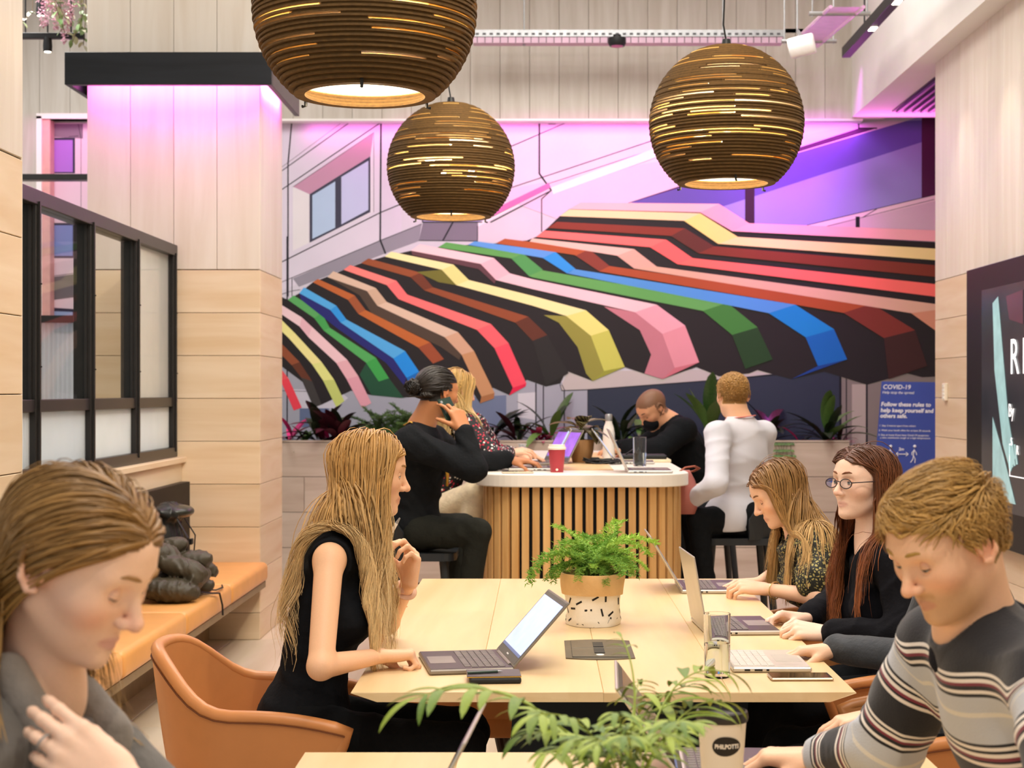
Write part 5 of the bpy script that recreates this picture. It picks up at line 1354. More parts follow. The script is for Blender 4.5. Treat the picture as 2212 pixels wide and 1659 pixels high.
# ================================================================ PEOPLE
def cloth(name, col, pat=None, rough=.85, **k):
    dk = sum(hexc(col)) < .12
    return plain(name, col, rough, var=.10, scale=30, bump=.25, sheen=0 if dk else .15, spec=.12 if dk else .2)
def leopard():
    m, N, L, B = new_mat('leopard_print'); B.inputs['Roughness'].default_value = .7
    tc = N.new('ShaderNodeTexCoord'); v = N.new('ShaderNodeTexVoronoi'); v.inputs['Scale'].default_value = 85; v.feature = 'DISTANCE_TO_EDGE'
    nz = N.new('ShaderNodeTexNoise'); nz.inputs['Scale'].default_value = 60; mx = N.new('ShaderNodeVectorMath'); mx.operation = 'MULTIPLY_ADD'; mx.inputs[1].default_value = (.012,)*3
    L.new(tc.outputs['Object'], nz.inputs['Vector']); L.new(nz.outputs['Color'], mx.inputs[0]); L.new(tc.outputs['Object'], mx.inputs[2]); L.new(mx.outputs[0], v.inputs['Vector'])
    r = N.new('ShaderNodeValToRGB'); r.color_ramp.elements[0].position = .16; r.color_ramp.elements[1].position = .24
    r.color_ramp.elements[0].color = (*hexc('#16170f'), 1); r.color_ramp.elements[1].color = (*hexc('#A89B5C'), 1)
    L.new(v.outputs['Distance'], r.inputs['Fac']); L.new(r.outputs['Color'], B.inputs['Base Color']); return m
def floral():
    m, N, L, B = new_mat('flower_print'); B.inputs['Roughness'].default_value = .75
    tc = N.new('ShaderNodeTexCoord'); v = N.new('ShaderNodeTexVoronoi'); v.inputs['Scale'].default_value = 75
    L.new(tc.outputs['Object'], v.inputs['Vector'])
    sp = N.new('ShaderNodeSeparateColor'); L.new(v.outputs['Color'], sp.inputs[0])
    r = N.new('ShaderNodeValToRGB'); r.color_ramp.interpolation = 'CONSTANT'
    r.color_ramp.elements[0].color = (*hexc('#c22a45'), 1); r.color_ramp.elements[1].position = .35; r.color_ramp.elements[1].color = (*hexc('#e9e2dc'), 1)
    e = r.color_ramp.elements.new(.62); e.color = (*hexc('#141419'), 1)
    L.new(sp.outputs[0], r.inputs['Fac'])
    lt = N.new('ShaderNodeMath'); lt.operation = 'LESS_THAN'; lt.inputs[1].default_value = .42; L.new(v.outputs['Distance'], lt.inputs[0])
    mx = N.new('ShaderNodeMix'); mx.data_type = 'RGBA'; L.new(lt.outputs[0], mx.inputs['Factor']); mx.inputs['A'].default_value = (*hexc('#141419'), 1)
    L.new(r.outputs['Color'], mx.inputs['B']); L.new(mx.outputs['Result'], B.inputs['Base Color']); return m
def knit():
    """striped sweater: colour bands along a per-vertex length coordinate"""
    m, N, L, B = new_mat('striped_knit'); B.inputs['Roughness'].default_value = .85; B.inputs['Sheen Weight'].default_value = .2
    at = N.new('ShaderNodeAttribute'); at.attribute_name = 'band'
    fr = N.new('ShaderNodeMath'); fr.operation = 'FRACT'; dv = N.new('ShaderNodeMath'); dv.operation = 'DIVIDE'; dv.inputs[1].default_value = .205
    L.new(at.outputs['Fac'], dv.inputs[0]); L.new(dv.outputs[0], fr.inputs[0])
    r = N.new('ShaderNodeValToRGB'); r.color_ramp.interpolation = 'CONSTANT'
    bands = [(0, '#BFC3CB'), (.13, '#DCD8CF'), (.17, '#BFC3CB'), (.30, '#16161c'), (.325, '#ECE4DC'), (.355, '#16161c'), (.385, '#7C2A3C'), (.41, '#ECE4DC'), (.435, '#16161c'),
             (.455, '#ECE4DC'), (.48, '#191920'), (.74, '#ECE4DC'), (.77, '#16161c'), (.79, '#7C2A3C'), (.82, '#ECE4DC'), (.85, '#16161c'), (.875, '#ECE4DC'), (.90, '#191920'), (.925, '#BFC3CB')]
    els = r.color_ramp.elements; els[0].position = 0; els[0].color = (*hexc(bands[0][1]), 1); els[1].position = bands[1][0]; els[1].color = (*hexc(bands[1][1]), 1)
    for p, c in bands[2:]: e = els.new(p); e.color = (*hexc(c), 1)
    L.new(fr.outputs[0], r.inputs['Fac']); L.new(r.outputs['Color'], B.inputs['Base Color'])
    tc = N.new('ShaderNodeTexCoord'); w = N.new('ShaderNodeTexNoise'); w.inputs['Scale'].default_value = 350; L.new(tc.outputs['Object'], w.inputs['Vector'])
    bp = N.new('ShaderNodeBump'); bp.inputs['Strength'].default_value = .3; bp.inputs['Distance'].default_value = .003; L.new(w.outputs['Fac'], bp.inputs['Height']); L.new(bp.outputs['Normal'], B.inputs['Normal'])
    return m
A_ = np.array
def torso(S_, d, inf=0.0, fem=False, k=.05):
    """chest, waist, hips, shoulders"""
    nb, pv, sl, sr = [A_(d[x], float) for x in ('nb', 'pelvis', 'sl', 'sr')]
    rt = nrm(sr-sl); up = nrm(nb-pv); fw = nrm(np.cross(up, rt)); rt = np.cross(fw, up); R = np.stack([fw, rt, up], 1)
    H = np.linalg.norm(nb-pv); w = np.linalg.norm(sr-sl)/2
    c1 = pv+up*H*.66+fw*.005; c2 = pv+up*H*.33; c3 = pv
    dep = .098 if fem else .112
    S_.ell(c1, A_([dep+inf, w*.86+inf, H*.34+inf]), R, .02)
    S_.ell(c2, A_([dep*.86+inf, w*.76+inf, H*.32+inf]), R, k)
    S_.ell(c3+up*.02, A_([.118+inf, (.165 if fem else .165)+inf, .12+inf]), R, k)
    mid = (sl+sr)/2
    for q_ in (sl, sr): S_.cap(nb-up*.028, q_-up*.008+(nb-q_)*.12, .046+inf, .040+inf, .04)
    sl = sl-up*.012; sr = sr-up*.012; S_.cap(sl, sr, .043+inf, None, .045)
    S_.cap(mid, nb, .060+inf, .050+inf*.6, .06)
    if fem:
        for s in (-1, 1): S_.ell(c1+fw*.072+rt*s*w*.42-up*.035, A_([.055, .062, .058])+inf, R, .035)
    return R, fw, up, rt
def arm(S_, d, side, inf=0.0, fem=False, upto=1.0, k=.02):
    s, e, w = [A_(d[x+side], float) for x in ('s', 'e', 'w')]; q = .88 if fem else 1
    S_.cap(s, e, (.047 if not fem else .044)*q+inf, .038*q+inf, k)
    S_.cap(e, w, .038*q+inf, .0245*q+inf, .015)
def head_neck(S_, d, fem):
    hc, R, sc = d['hc'], d['R'], d['sc']; W = add_head(S_, hc, R, sc, fem, d.get('nose', 1))
    r = .047 if fem else .056
    S_.cap(W((-.022, 0, -.045)), A_(d['nb'], float), r*sc, r*1.08, .025)
    return W
def person(label, d, fem, skin, lip, hairc, h, base, stubble=None, scalp=True, hands=None, blush=.5):
    """root + one continuous body mesh (head, neck, arms, hands and upper trunk)"""
    root = thing('person', base, label, 'person')
    d.setdefault('sc', .95 if fem else 1.0); d['R'] = head_axes(d['f'], d.get('roll', 0))
    S_ = SDF(); d['W'] = head_neck(S_, d, fem)
    torso(S_, d, -.012, fem)
    for side in 'lr': arm(S_, d, side, -.002, fem)
    d['tips'] = {}
    for side in 'lr':
        if hands and side in hands:
            kw = dict(hands[side]); dd = kw.pop('d'); b = kw.pop('b')
            d['hand'+side], d['tips'][side] = add_hand(S_, A_(d['w'+side], float), dd, b, 1 if side == 'r' else -1, (.90 if fem else 1.0)*kw.pop('sc', 1), **kw)
    d['S'] = S_; SC = SDF(); simple_head(SC, d['hc'], d['R'], d['sc']); SC.cap(d['W']((-.022, 0, -.045)), A_(d['nb'], float), .055, .06, .025); torso(SC, d, .016, fem)
    for side in 'lr': SC.cap(A_(d['s'+side], float), A_(d['e'+side], float), .06, .05, .02)
    d['SC'] = SC
    cf = skin_colour(skin, lip, d['hc'], d['R'], d['sc'], hairc, scalp, stubble, blush, fem)
    d['body'] = sdf_obj('body', S_, h, MATS['skin'], root, cf)
    return root
def top_sdf(d, inf, fem, sleeve, wr=(30, .006), seed=1, hem=.0, neck=.055, k=.02, loose=0, cuffs=.02):
    """clothing over the trunk; sleeve 'long', 'short' or None"""
    S_ = SDF(); R, fw, up, rt = torso(S_, d, inf, fem)
    for side in 'lr':
        s, e, w = [A_(d[x+side], float) for x in ('s', 'e', 'w')]; q = .88 if fem else 1
        if sleeve == 'long':
            S_.cap(s-up*.006, e, .047*q+inf+loose, .042*q+inf+loose, .035)
            S_.cap(e, w-nrm(w-e)*cuffs, .041*q+inf+loose, .029*q+inf+loose*.5, .02)
        elif sleeve == 'short':
            S_.cap(s-up*.006, s+(e-s)*.72, .047*q+inf+loose, .05*q+inf+loose, .035)
    if wr: S_.wrinkle(folds(wr[0], seed), wr[1]); S_.wrinkle(creases(wr[0]*1.5, seed), wr[1]*.75)
    return S_, R, fw, up, rt
def neck_hole(S_, nb, R, r=.068):
    S_.ell(A_(nb, float)+R[:, 2]*.062+R[:, 0]*.012, (r+.008, r, .062), R, .008, True)
def legs(root, d, m, name='trousers', inf=.0, h=.009, shoe='#1c1c1e', wr=(26, .005), fem=False, seed=3, hipr=.088, kner=.06, ankr=.045):
    S_ = SDF(); pv = A_(d['pelvis'], float)
    nb = A_(d['nb'], float); up = nrm(nb-pv)
    S_.cap(pv+A_([0, -.07, -.0]), pv+A_([0, .07, .0]), .108+inf, None, .03)
    for i in (0, 1):
        hp, kn, an = A_(d['hip'][i], float), A_(d['knee'][i], float), A_(d['ank'][i], float)
        S_.cap(hp, kn, hipr+inf, kner+inf, .04); S_.cap(kn, an, kner+inf, ankr+inf, .02)
    if wr: S_.wrinkle(folds(wr[0], seed), wr[1]); S_.wrinkle(creases(wr[0]*1.6, seed), wr[1]*.9)
    for i in (0, 1):
        an = A_(d['ank'][i], float); kn = A_(d['knee'][i], float)
    o = sdf_obj(name, S_, h, m, root)
    for i in (0, 1):
        an = A_(d['ank'][i], float); fd = nrm(A_(d.get('toe', (1, 0, 0)), float)); T_ = SDF()
        T_.cap(an+A_([0, 0, -.03])-fd*.03, an+fd*.13+A_([0, 0, -.045]), .036, .030, .01).cap(an, an+A_([0, 0, -.03]), .042, .036, .02).half(an+A_([0, 0, -.075]), (0, 0, -1), .003)
        sdf_obj('shoe', T_, .008, plain('shoe_'+shoe[1:], shoe, .5), root)
    return o
def strip(name, pts, w, th, m, parent, nfac=None):
    """flat band along a path"""
    return MB().tube([V3(p) for p in pts], w, 8, flat=th/w).build(name, m, parent, smooth=True)
def comb_part(y0, back=.35, side=1.0, down=.1):
    def fn(q, rr):
        s = np.tanh((q[:, 1]-y0)/.004); bk = np.clip(-q[:, 0]*7, 0, 1)
        sd = np.clip((np.abs(q[:, 1])-.02)/.05, 0, 1); return np.stack([-back-.7*bk*(1-.6*sd), s*side*(1-.6*bk)*(1-.8*sd), -down-.3*bk-1.0*sd], 1)
    return fn
fullm = lambda q: scalp_mask(q) | ((q[:, 0] < .03) & (q[:, 2] > .0))
def comb_to(tx, ty, tz, dz=0.0):
    def fn(q, rr):
        tg = np.stack([np.full(len(q), tx), ty*np.sign(q[:, 1]), np.full(len(q), tz)], 1); v = tg-q; v = v/np.linalg.norm(v, axis=1)[:, None]; v[:, 2] += dz; return v
    return fn
BLK = cloth('black_jersey', '#14161a'); BLKT = cloth('black_trouser', '#15171a')

# ---- blonde woman in a black sleeveless top ----------------------------------------------------
d = dict(hc=P(797, 1020, 4.10), f=(.98, .10, -.14), nb=(-.512, 4.11, 1.085), pelvis=(-.62, 4.10, .575), sl=(-.505, 4.265, 1.03), sr=(-.53, 3.955, 1.03),
         er=(-.53, 3.80, .785), wr=(-.408, 3.995, .778), el=(-.435, 4.50, .79), wl=P(884, 1258, 4.37),
         hip=[(-.60, 4.02, .56), (-.60, 4.19, .56)], knee=[(-.20, 4.0, .545), (-.20, 4.2, .545)], ank=[(-.24, 4.0, .09), (-.24, 4.2, .09)])
r = person('woman with long wavy blonde hair in black sleeveless top holding a pen', d, True, '#EDBC96', '#B5655A', '#B98A4E', .0042, (-.6, 4.1, 0),
           hands=dict(r=dict(d=(.88, .42, -.02), b=(-.1, .1, 1), curl=(1.05, 1.5, 1.0), thumb=(.35, .55)),
                      l=dict(d=(.12, -.12, .98), b=(.75, .55, .1), curls=[(.75, 1.0, .6), (.8, 1.1, .6), (.9, 1.2, .7), (.9, 1.2, .7)], thumb=(.55, .55))))
eye_parts(r, d['hc'], d['R'], d['sc'], .55, (0, 0), '#5b6b70', '#E2B08A', '#2a201c', '#9c7448')
S_, R, fw, up, rt = top_sdf(d, .004, True, None, (34, .004), 2)
for s, sd in ((1, 'r'), (-1, 'l')):
    sp = A_(d['s'+sd], float); S_.ell(sp+rt*s*.018-up*.045+fw*.012, (.066, .052, .105), np.stack([fw, rt, up], 1), .010, True)
nb = A_(d['nb'], float); S_.ell(nb+up*.03+fw*.05, (.09, .085, .085), np.stack([fw, rt, up], 1), .010, True)
sdf_obj('sleeveless_top', S_, .0055, BLK, r)
legs(r, d, BLKT, fem=True)
hair(r, 'hair', d['SC'], d['hc'], d['R'], d['sc'], 2800, lambda q, rr: .36+.14*rr.rand(len(q))+.06*(q[:, 0] < 0), comb_part(.012, .05, 1, .05), '#BE8A42', '#EDCF98', grav=.42, stiff=.82, lift=(.004, .022), rad=.0017, segs=18, mask=fullm, wave=.020, wfreq=11, seed=3, face=.066, fence=[((0, 3.985, 0), (0, -1, 0))])
pe = thing('pen', d['tips']['l'][0], 'white pen held up in the blonde woman\'s raised hand', 'pen')
a = (A_(d['tips']['l'][0])+A_(d['tips']['l'][4]))/2
MB().tube([V3(a+A_([-.035, -.03, -.05])), V3(a+A_([.035, -.03, .075]))], .0045, 8).build('barrel', plain('white_pen', '#EDEAE6', .3), pe)
MB().tube([V3(a+A_([.035, -.03, .075])), V3(a+A_([.044, -.03, .090]))], [.0045, .002], 8).build('cap_end', M_steel, pe)
wl, el = A_(d['wl']), A_(d['el']); ax = nrm(wl-el); w0 = wl-ax*.035
wt = thing('wrist_watch', w0, 'pale wrist watch on the blonde woman\'s raised wrist', 'watch')
b1 = nrm(np.cross(ax, (0, 1, .2))); b2 = np.cross(ax, b1)
MB().tube([V3(w0+(b1*math.cos(t)+b2*math.sin(t))*.0275) for t in np.linspace(0, 2*math.pi, 25)], .0075, 8, flat=.3, cap=False).build('strap', plain('blush_strap', '#E3B79C', .5), wt, smooth=True)
MB().box((-.011, -.009, -.003), (.011, .009, .004), bev=.002, M=Matrix.Translation(V3(w0+A_([-.012, -.026, 0]))) @ Matrix.Rotation(math.radians(80), 4, 'X')).build('case', plain('rose_gold', '#D9A78C', .3, .6), wt)

# ---- woman at the left front, hand at her chest --------------------------------------------------
d = dict(hc=P(166, 1214, 1.96), sc=.98, f=(.86, -.25, -.46), roll=.03, nb=(-.640, 2.0, 1.065), pelvis=(-.86, 1.98, .575), sl=(-.655, 2.135, 1.015), sr=(-.70, 1.81, 1.01),
         el=(-.42, 2.12, .80), wl=P(262, 1705, 1.80), er=(-.60, 1.68, .77), wr=(-.37, 1.85, .79),
         hip=[(-.84, 1.9, .56), (-.84, 2.07, .56)], knee=[(-.42, 1.88, .545), (-.42, 2.08, .545)], ank=[(-.45, 1.88, .09), (-.45, 2.08, .09)])
r = person('woman with brown blonde hair in grey top looking down at left front', d, True, '#F2CBB2', '#C07078', '#8A6334', .0032, (-.86, 1.98, 0), blush=.9,
           hands=dict(l=dict(d=(-.78, .10, .55), b=(.25, -.95, .25), curls=[(.20, .55, .3), (.25, .6, .35), (.30, .65, .4), (.35, .7, .4)], thumb=(.22, .45), sc=.98, spread=.03),
                      r=dict(d=(.9, .1, -.05), b=(0, 0, 1))))
eye_parts(r, d['hc'], d['R'], d['sc'], .16, (0, -.5), '#5a6a72', '#EDC0A8', '#4a342c', '#9c7448')
S_, R, fw, up, rt = top_sdf(d, .012, True, 'long', (26, .007), 5, loose=.006)
nb = A_(d['nb'], float); S_.ell(nb+up*.045+fw*.045, (.085, .075, .085), R, .012, True)
sdf_obj('grey_top', S_, .006, cloth('grey_marl', '#6f6c69'), r)
# draped scarf edge in lighter grey
for s in (-1, 1):
    sdf_obj('scarf', SDF().cap(nb+rt*s*.075-fw*.02+up*.03, nb+rt*s*.085+fw*.085-up*.03, .024, .026, .01).cap(nb+rt*s*.085+fw*.085-up*.03, nb+rt*s*.07+fw*.135-up*.22, .026, .034, .02).wrinkle(folds(60, 4), .006), .006, cloth('scarf_grey', '#8b8580'), r)
legs(r, d, BLKT, fem=True)
back = lambda q, rr: np.stack([np.full(len(q), -1.0), .15*np.sign(q[:, 1]), -.25+0*q[:, 0]+.5*(q[:, 0] > .03)], 1)
hm = lambda q: scalp_mask(q) & ~((q[:, 0] > .012) & (q[:, 2] < .05)) 
hair(r, 'hair', d['SC'], d['hc'], d['R'], d['sc'], 2600, lambda q, rr: .26+.10*rr.rand(len(q))+np.clip(q[:, 0], 0, 1)*1.2, comb_to(-.10, .055, -.06, .12), '#86602E', '#B08C54', grav=.10, stiff=1, lift=(.003, .013), rad=.0017, segs=18, mask=hm, wave=.004, wfreq=8, seed=5)
t0 = d['handl']((.118, -.012, .004)); t1 = d['handl']((.124, -.012, .003)); ax = nrm(A_(t1)-A_(t0)); b1 = nrm(np.cross(ax, (0, 0, 1))); b2 = np.cross(ax, b1)
rg = thing('finger_ring', t0, 'thin silver ring on the hand of the woman at left front', 'ring')
MB().tube([V3(A_(t0)+(b1*math.cos(t)+b2*math.sin(t))*.0098) for t in np.linspace(0, 2*math.pi, 21)], .0016, 6, cap=False).build('band', M_steel, rg)

# ---- man in the striped sweater ------------------------------------------------------------------
d = dict(hc=P(2048, 1170, 2.40), sc=.94, f=(-.80, -.40, -.46), nb=(.680, 2.455, 1.078), pelvis=(.98, 2.52, .585), sl=(.735, 2.24, 1.035), sr=(.665, 2.62, 1.035),
         er=(.60, 2.72, .835), wr=(.512, 2.90, .775), el=(.70, 2.0, .775), wl=(.47, 2.12, .785),
         hip=[(.96, 2.4, .56), (.96, 2.6, .56)], knee=[(.52, 2.36, .55), (.52, 2.62, .55)], ank=[(.55, 2.36, .09), (.55, 2.62, .09)], toe=(-1, 0, 0))
r = person('man with short ginger blonde hair and stubble in striped sweater', d, False, '#F0C09E', '#C87C70', '#9A7338', .0032, (.98, 2.5, 0), stubble='#B98E5C', blush=.8,
           hands=dict(r=dict(d=(-.92, .30, -.05), b=(.05, 0, 1), curl=(.55, .7, .4), thumb=(.55, .35)), l=dict(d=(-.9, .1, -.05), b=(0, 0, 1))))
eye_parts(r, d['hc'], d['R'], d['sc'], .34, (.15, -.42), '#6a7a86', '#E9B392', '#5a4030', '#A5813F')
S_, R, fw, up, rt = top_sdf(d, .012, False, 'long', (24, .007), 7, loose=.010, cuffs=.03)
nb = A_(d['nb'], float); neck_hole(S_, nb, R)
def band(V):
    V = A_(V); out = (V-A_(d['pelvis'])) @ up-.062; best = np.full(len(V), 1e9)
    tor = SDF(); torso(tor, d, .012, False); dt = tor.eval(V)
    for sd in 'lr':
        s, e, w = [A_(d[x+sd], float) for x in ('s', 'e', 'w')]
        L1 = np.linalg.norm(e-s); t1 = np.clip(((V-s) @ (e-s))/L1**2, 0, 1); d1 = np.linalg.norm(V-s-t1[:, None]*(e-s), axis=1)
        L2 = np.linalg.norm(w-e); t2 = np.clip(((V-e) @ (w-e))/L2**2, 0, 1); d2 = np.linalg.norm(V-e-t2[:, None]*(w-e), axis=1)
        dd = np.minimum(d1, d2); al = np.where(d1 < d2, t1*L1, L1+t2*L2)
        w_ = np.clip((dt-(dd-.055))/.022+.5, 0, 1)*np.clip((al-.0)/.05, 0, 1); w_ = w_*w_*(3-2*w_); out = out*(1-w_)+(.46-al)*w_
    return out
sdf_obj('striped_sweater', S_, .0055, knit(), r, flt=dict(band=band))
sdf_obj('collar', SDF().cap(nb-up*.014, nb+up*.022, .090, .068, .01).half(nb+up*.034, up*.95+fw*.25, .004), .005, cloth('black_rib', '#1b1b22'), r)
legs(r, d, BLKT)
def shortcomb(q, rr):
    x, y, z = q[:, 0], q[:, 1], q[:, 2]
    topm = np.clip((z-.055)/.03, 0, 1)
    fr = np.clip((x-.02)/.05, 0, 1)*topm
    return np.stack([topm*(.9-.3*fr)+(1-topm)*(-.25), -.45*topm*(1+fr)+0*y, .35*topm+.9*fr+(1-topm)*-.8], 1)
hm = lambda q: (scalp_mask(q) | (q[:, 0] < .03) & (q[:, 2] > .01)) & ~((q[:, 0] > -.035) & (q[:, 2] < .012)) & ~((q[:, 0] > .05) & (q[:, 2] < .066))
hair(r, 'hair', d['SC'], d['hc'], d['R'], d['sc'], 4800, lambda q, rr: np.where(q[:, 2] > .06, .052, .022)*(.8+.4*rr.rand(len(q))), shortcomb, '#9A7236', '#CBA05A', grav=.0, stiff=1, lift=(.003, .015), rad=.0011, segs=8, mask=hm, seed=6, jit=.12, wave=.003, wfreq=40, zfree=-.2, stick=.55, face=.088)

# ---- person in grey sweater behind him ----------------------------------------------------------------
d = dict(hc=P(1996, 1136, 3.90), f=(-.86, .05, -.48), nb=(1.04, 3.89, .985), pelvis=(1.10, 3.85, .575), sl=(1.06, 3.73, .945), sr=(1.03, 4.05, .945),
         er=(.945, 4.02, .765), wr=P(1806, 1400, 4.17), el=(.93, 3.68, .735), wl=(.775, 3.64, .70),
         hip=[(1.08, 3.77, .56), (1.08, 3.94, .56)], knee=[(.62, 3.75, .545), (.62, 3.95, .545)], ank=[(.66, 3.75, .09), (.66, 3.95, .09)], toe=(-1, 0, 0))
r = person('person in dark grey sweater with yellow lanyard, head hidden behind striped man', d, True, '#EFC2A2', '#B5655A', '#B98A4E', .0042, (1.1, 3.85, 0),
           hands=dict(r=dict(d=(-.98, .12, -.12), b=(0, .1, 1), curl=(.30, .55, .30), thumb=(.5, .25), sc=1.08), l=dict(d=(-.95, 0, -.2), b=(0, 0, 1))))
eye_parts(r, d['hc'], d['R'], d['sc'], .55, (0, 0), '#5b6b70', '#E4B494', '#2a201c', '#9c7448')
S_, R, fw, up, rt = top_sdf(d, .010, True, 'long', (34, .006), 9, loose=.004, cuffs=.0)
nb = A_(d['nb'], float); neck_hole(S_, nb, R)
sdf_obj('grey_sweater', S_, .006, cloth('charcoal_grey_knit', '#45484d'), r)
legs(r, d, BLKT, fem=True)
hair(r, 'hair', d['SC'], d['hc'], d['R'], d['sc'], 1200, lambda q, rr: .22+.08*rr.rand(len(q)), comb_part(0, .05, 1, .05), '#B98A4E', '#DDBA80', grav=.4, stiff=.82, lift=(.003, .014), rad=.0022, segs=13, mask=fullm, seed=8, face=.03)
ly = thing('lanyard', nb, 'yellow lanyard round the neck of person in grey sweater', 'lanyard')
strip('ribbon', [nb+up*.05-rt*.06, nb+fw*.07-rt*.06-up*.02, nb+fw*.125-rt*.035-up*.15, nb+fw*.135-up*.30], .009, .003, plain('yellow_ribbon', '#D9A93A', .6), ly)
strip('ribbon', [nb+up*.05+rt*.06, nb+fw*.07+rt*.06-up*.02, nb+fw*.125+rt*.035-up*.15, nb+fw*.135-up*.30], .009, .003, plain('yellow_ribbon', '#D9A93A', .6), ly)

# ---- woman with glasses -----------------------------------------------------------------------------------
d = dict(hc=P(1866, 1042, 4.62), f=(-.86, -.50, .02), nb=(.990, 4.645, 1.008), pelvis=(1.10, 4.62, .575), sl=(1.005, 4.47, .965), sr=(.985, 4.80, .965),
         el=(1.01, 4.38, .775), wl=P(1782, 1368, 4.50), er=(.96, 5.0, .79), wr=P(1742, 1338, 4.78),
         hip=[(1.08, 4.53, .56), (1.08, 4.71, .56)], knee=[(.62, 4.52, .545), (.62, 4.72, .545)], ank=[(.66, 4.52, .09), (.66, 4.72, .09)], toe=(-1, 0, 0))
r = person('woman with glasses and long auburn hair in black blazer', d, True, '#F3CDB6', '#C87C78', '#6b3a20', .0042, (1.1, 4.62, 0),
           hands=dict(l=dict(d=(-.92, .10, .12), b=(-.1, -.45, .9), curl=(.7, 1.0, .6), thumb=(.5, .45)), r=dict(d=(-.9, -.05, .1), b=(-.1, .4, .9), curl=(.6, .9, .6), thumb=(.5, .4))))
eye_parts(r, d['hc'], d['R'], d['sc'], .62, (0, .0), '#5b6b70', '#E2AD90', '#3a2a24', '#7a4a30')
S_, R, fw, up, rt = top_sdf(d, .014, True, 'long', (28, .007), 11, loose=.006, cuffs=.03)
nb = A_(d['nb'], float); S_.ell(nb+up*.05+fw*.05, (.075, .06, .09), R, .01, True); S_.cap(nb+fw*.10-up*.02, nb+fw*.17-up*.22, .035, .008, .01, True)
sdf_obj('blazer', S_, .006, cloth('black_blazer', '#15151a'), r)
S2 = SDF(); torso(S2, d, .003, True); S2.half(nb+up*.0, up*.9+fw*.3, .006); sdf_obj('blouse', S2, .009, BLK, r)
legs(r, d, BLKT, fem=True)
hair(r, 'hair', d['SC'], d['hc'], d['R'], d['sc'], 2400, lambda q, rr: .38+.12*rr.rand(len(q)), comb_part(.005, .10, 1, .05), '#57301A', '#A05A2C', grav=.42, stiff=.82, lift=(.004, .020), rad=.0018, segs=16, mask=fullm, wave=.009, wfreq=12, seed=9, face=.028)
W = d['W']; gl = thing('glasses', W((.1, 0, 0)), 'thin framed glasses on the woman with auburn hair', 'glasses')
for s in (-1, 1):
    rim = [V3(W((.104-.0045*abs(math.cos(t)*.9+.9*1)*.6, s*.033+.023*math.cos(t), -.002+.0145*math.sin(t)))) for t in np.linspace(0, 2*math.pi, 25)]
    MB().tube(rim, .0016, 6, cap=False).build('rim', plain('dark_rim', '#3d3030', .3), gl)
    ctr = W((.1005, s*.033, -.002)); MB().add([ctr]+rim[:-1], [(0, k+1, (k+1) % 24+1) for k in range(24)]).build('lens', plain('lens_glass', '#EAF0FA', .02, trans=.92, ior=1.1, var=0), gl)
    MB().tube([V3(W((.098, s*.056, .002))), V3(W((.05, s*.079, .006))), V3(W((-.015, s*.086, .008)))], .0018, 6).build('temple', plain('dark_rim', '#3d3030', .3), gl)
MB().tube([V3(W((.102, -.011, .002))), V3(W((.106, 0, .005))), V3(W((.102, .011, .002)))], .0016, 6).build('bridge', plain('dark_rim', '#3d3030', .3), gl)
wl, el = A_(d['wl']), A_(d['el']); ax = nrm(wl-el); w0 = wl-ax*.012; b1 = nrm(np.cross(ax, (0, 0, 1))); b2 = np.cross(ax, b1)
bc = thing('bracelet', w0, 'black and white beaded bracelet on wrist of woman with glasses', 'bracelet')
for k in range(18):
    t = 2*math.pi*k/18; q = w0+(b1*math.cos(t)+b2*math.sin(t))*.0275
    MB().lathe([(0, -.0055), (.0045, -.003), (.0055, 0), (.0045, .003), (0, .0055)], 8, q).build('bead', plain('bead_black', '#18181a', .3) if k % 3 else plain('bead_white', '#EEEAE4', .3), bc, smooth=True)

# ---- woman in the leopard print blouse ---------------------------------------------------------------------
d = dict(hc=P(1682, 1062, 5.42), f=(-.86, -.14, -.46), nb=(.905, 5.44, .975), pelvis=(1.06, 5.42, .575), sl=(.925, 5.28, .935), sr=(.905, 5.585, .935),
         el=(.905, 5.17, .775), wl=P(1652, 1272, 5.36), er=(.88, 5.78, .79), wr=P(1640, 1258, 5.62),
         hip=[(1.04, 5.33, .56), (1.04, 5.51, .56)], knee=[(.62, 5.32, .545), (.62, 5.52, .545)], ank=[(.66, 5.32, .09), (.66, 5.52, .09)], toe=(-1, 0, 0))
r = person('woman with long light brown hair in leopard print blouse looking down', d, True, '#F1C4A6', '#C27268', '#7a5428', .0046, (1.06, 5.42, 0),
           hands=dict(l=dict(d=(-.93, .12, .10), b=(-.05, -.35, .9), curl=(.65, .9, .5), thumb=(.5, .4)), r=dict(d=(-.95, 0, -.05), b=(0, .3, .95), curl=(.4, .7, .4), thumb=(.5, .3))))
eye_parts(r, d['hc'], d['R'], d['sc'], .18, (0, -.4), '#5b6b70', '#DFA88A', '#3a2a24', '#7a5430')
S_, R, fw, up, rt = top_sdf(d, .012, True, 'short', (26, .007), 13, loose=.012)
nb = A_(d['nb'], float); S_.ell(nb+up*.045+fw*.05, (.08, .06, .085), R, .01, True)
sdf_obj('leopard_blouse', S_, .006, leopard(), r)
for s in (-1, 1):
    sdf_obj('collar', SDF().cap(nb+rt*s*.055+up*.02-fw*.02, nb+rt*s*.05+fw*.09-up*.045, .018, .014, .01), .005, MATS['leopard_print'], r)
legs(r, d, BLKT, fem=True)
hair(r, 'hair', d['SC'], d['hc'], d['R'], d['sc'], 2000, lambda q, rr: .34+.12*rr.rand(len(q)), comb_part(.0, .10, 1, .05), '#7E5428', '#DDB575', grav=.42, stiff=.82, lift=(.004, .018), rad=.0020, segs=15, mask=fullm, wave=.006, wfreq=10, seed=12, face=.052)
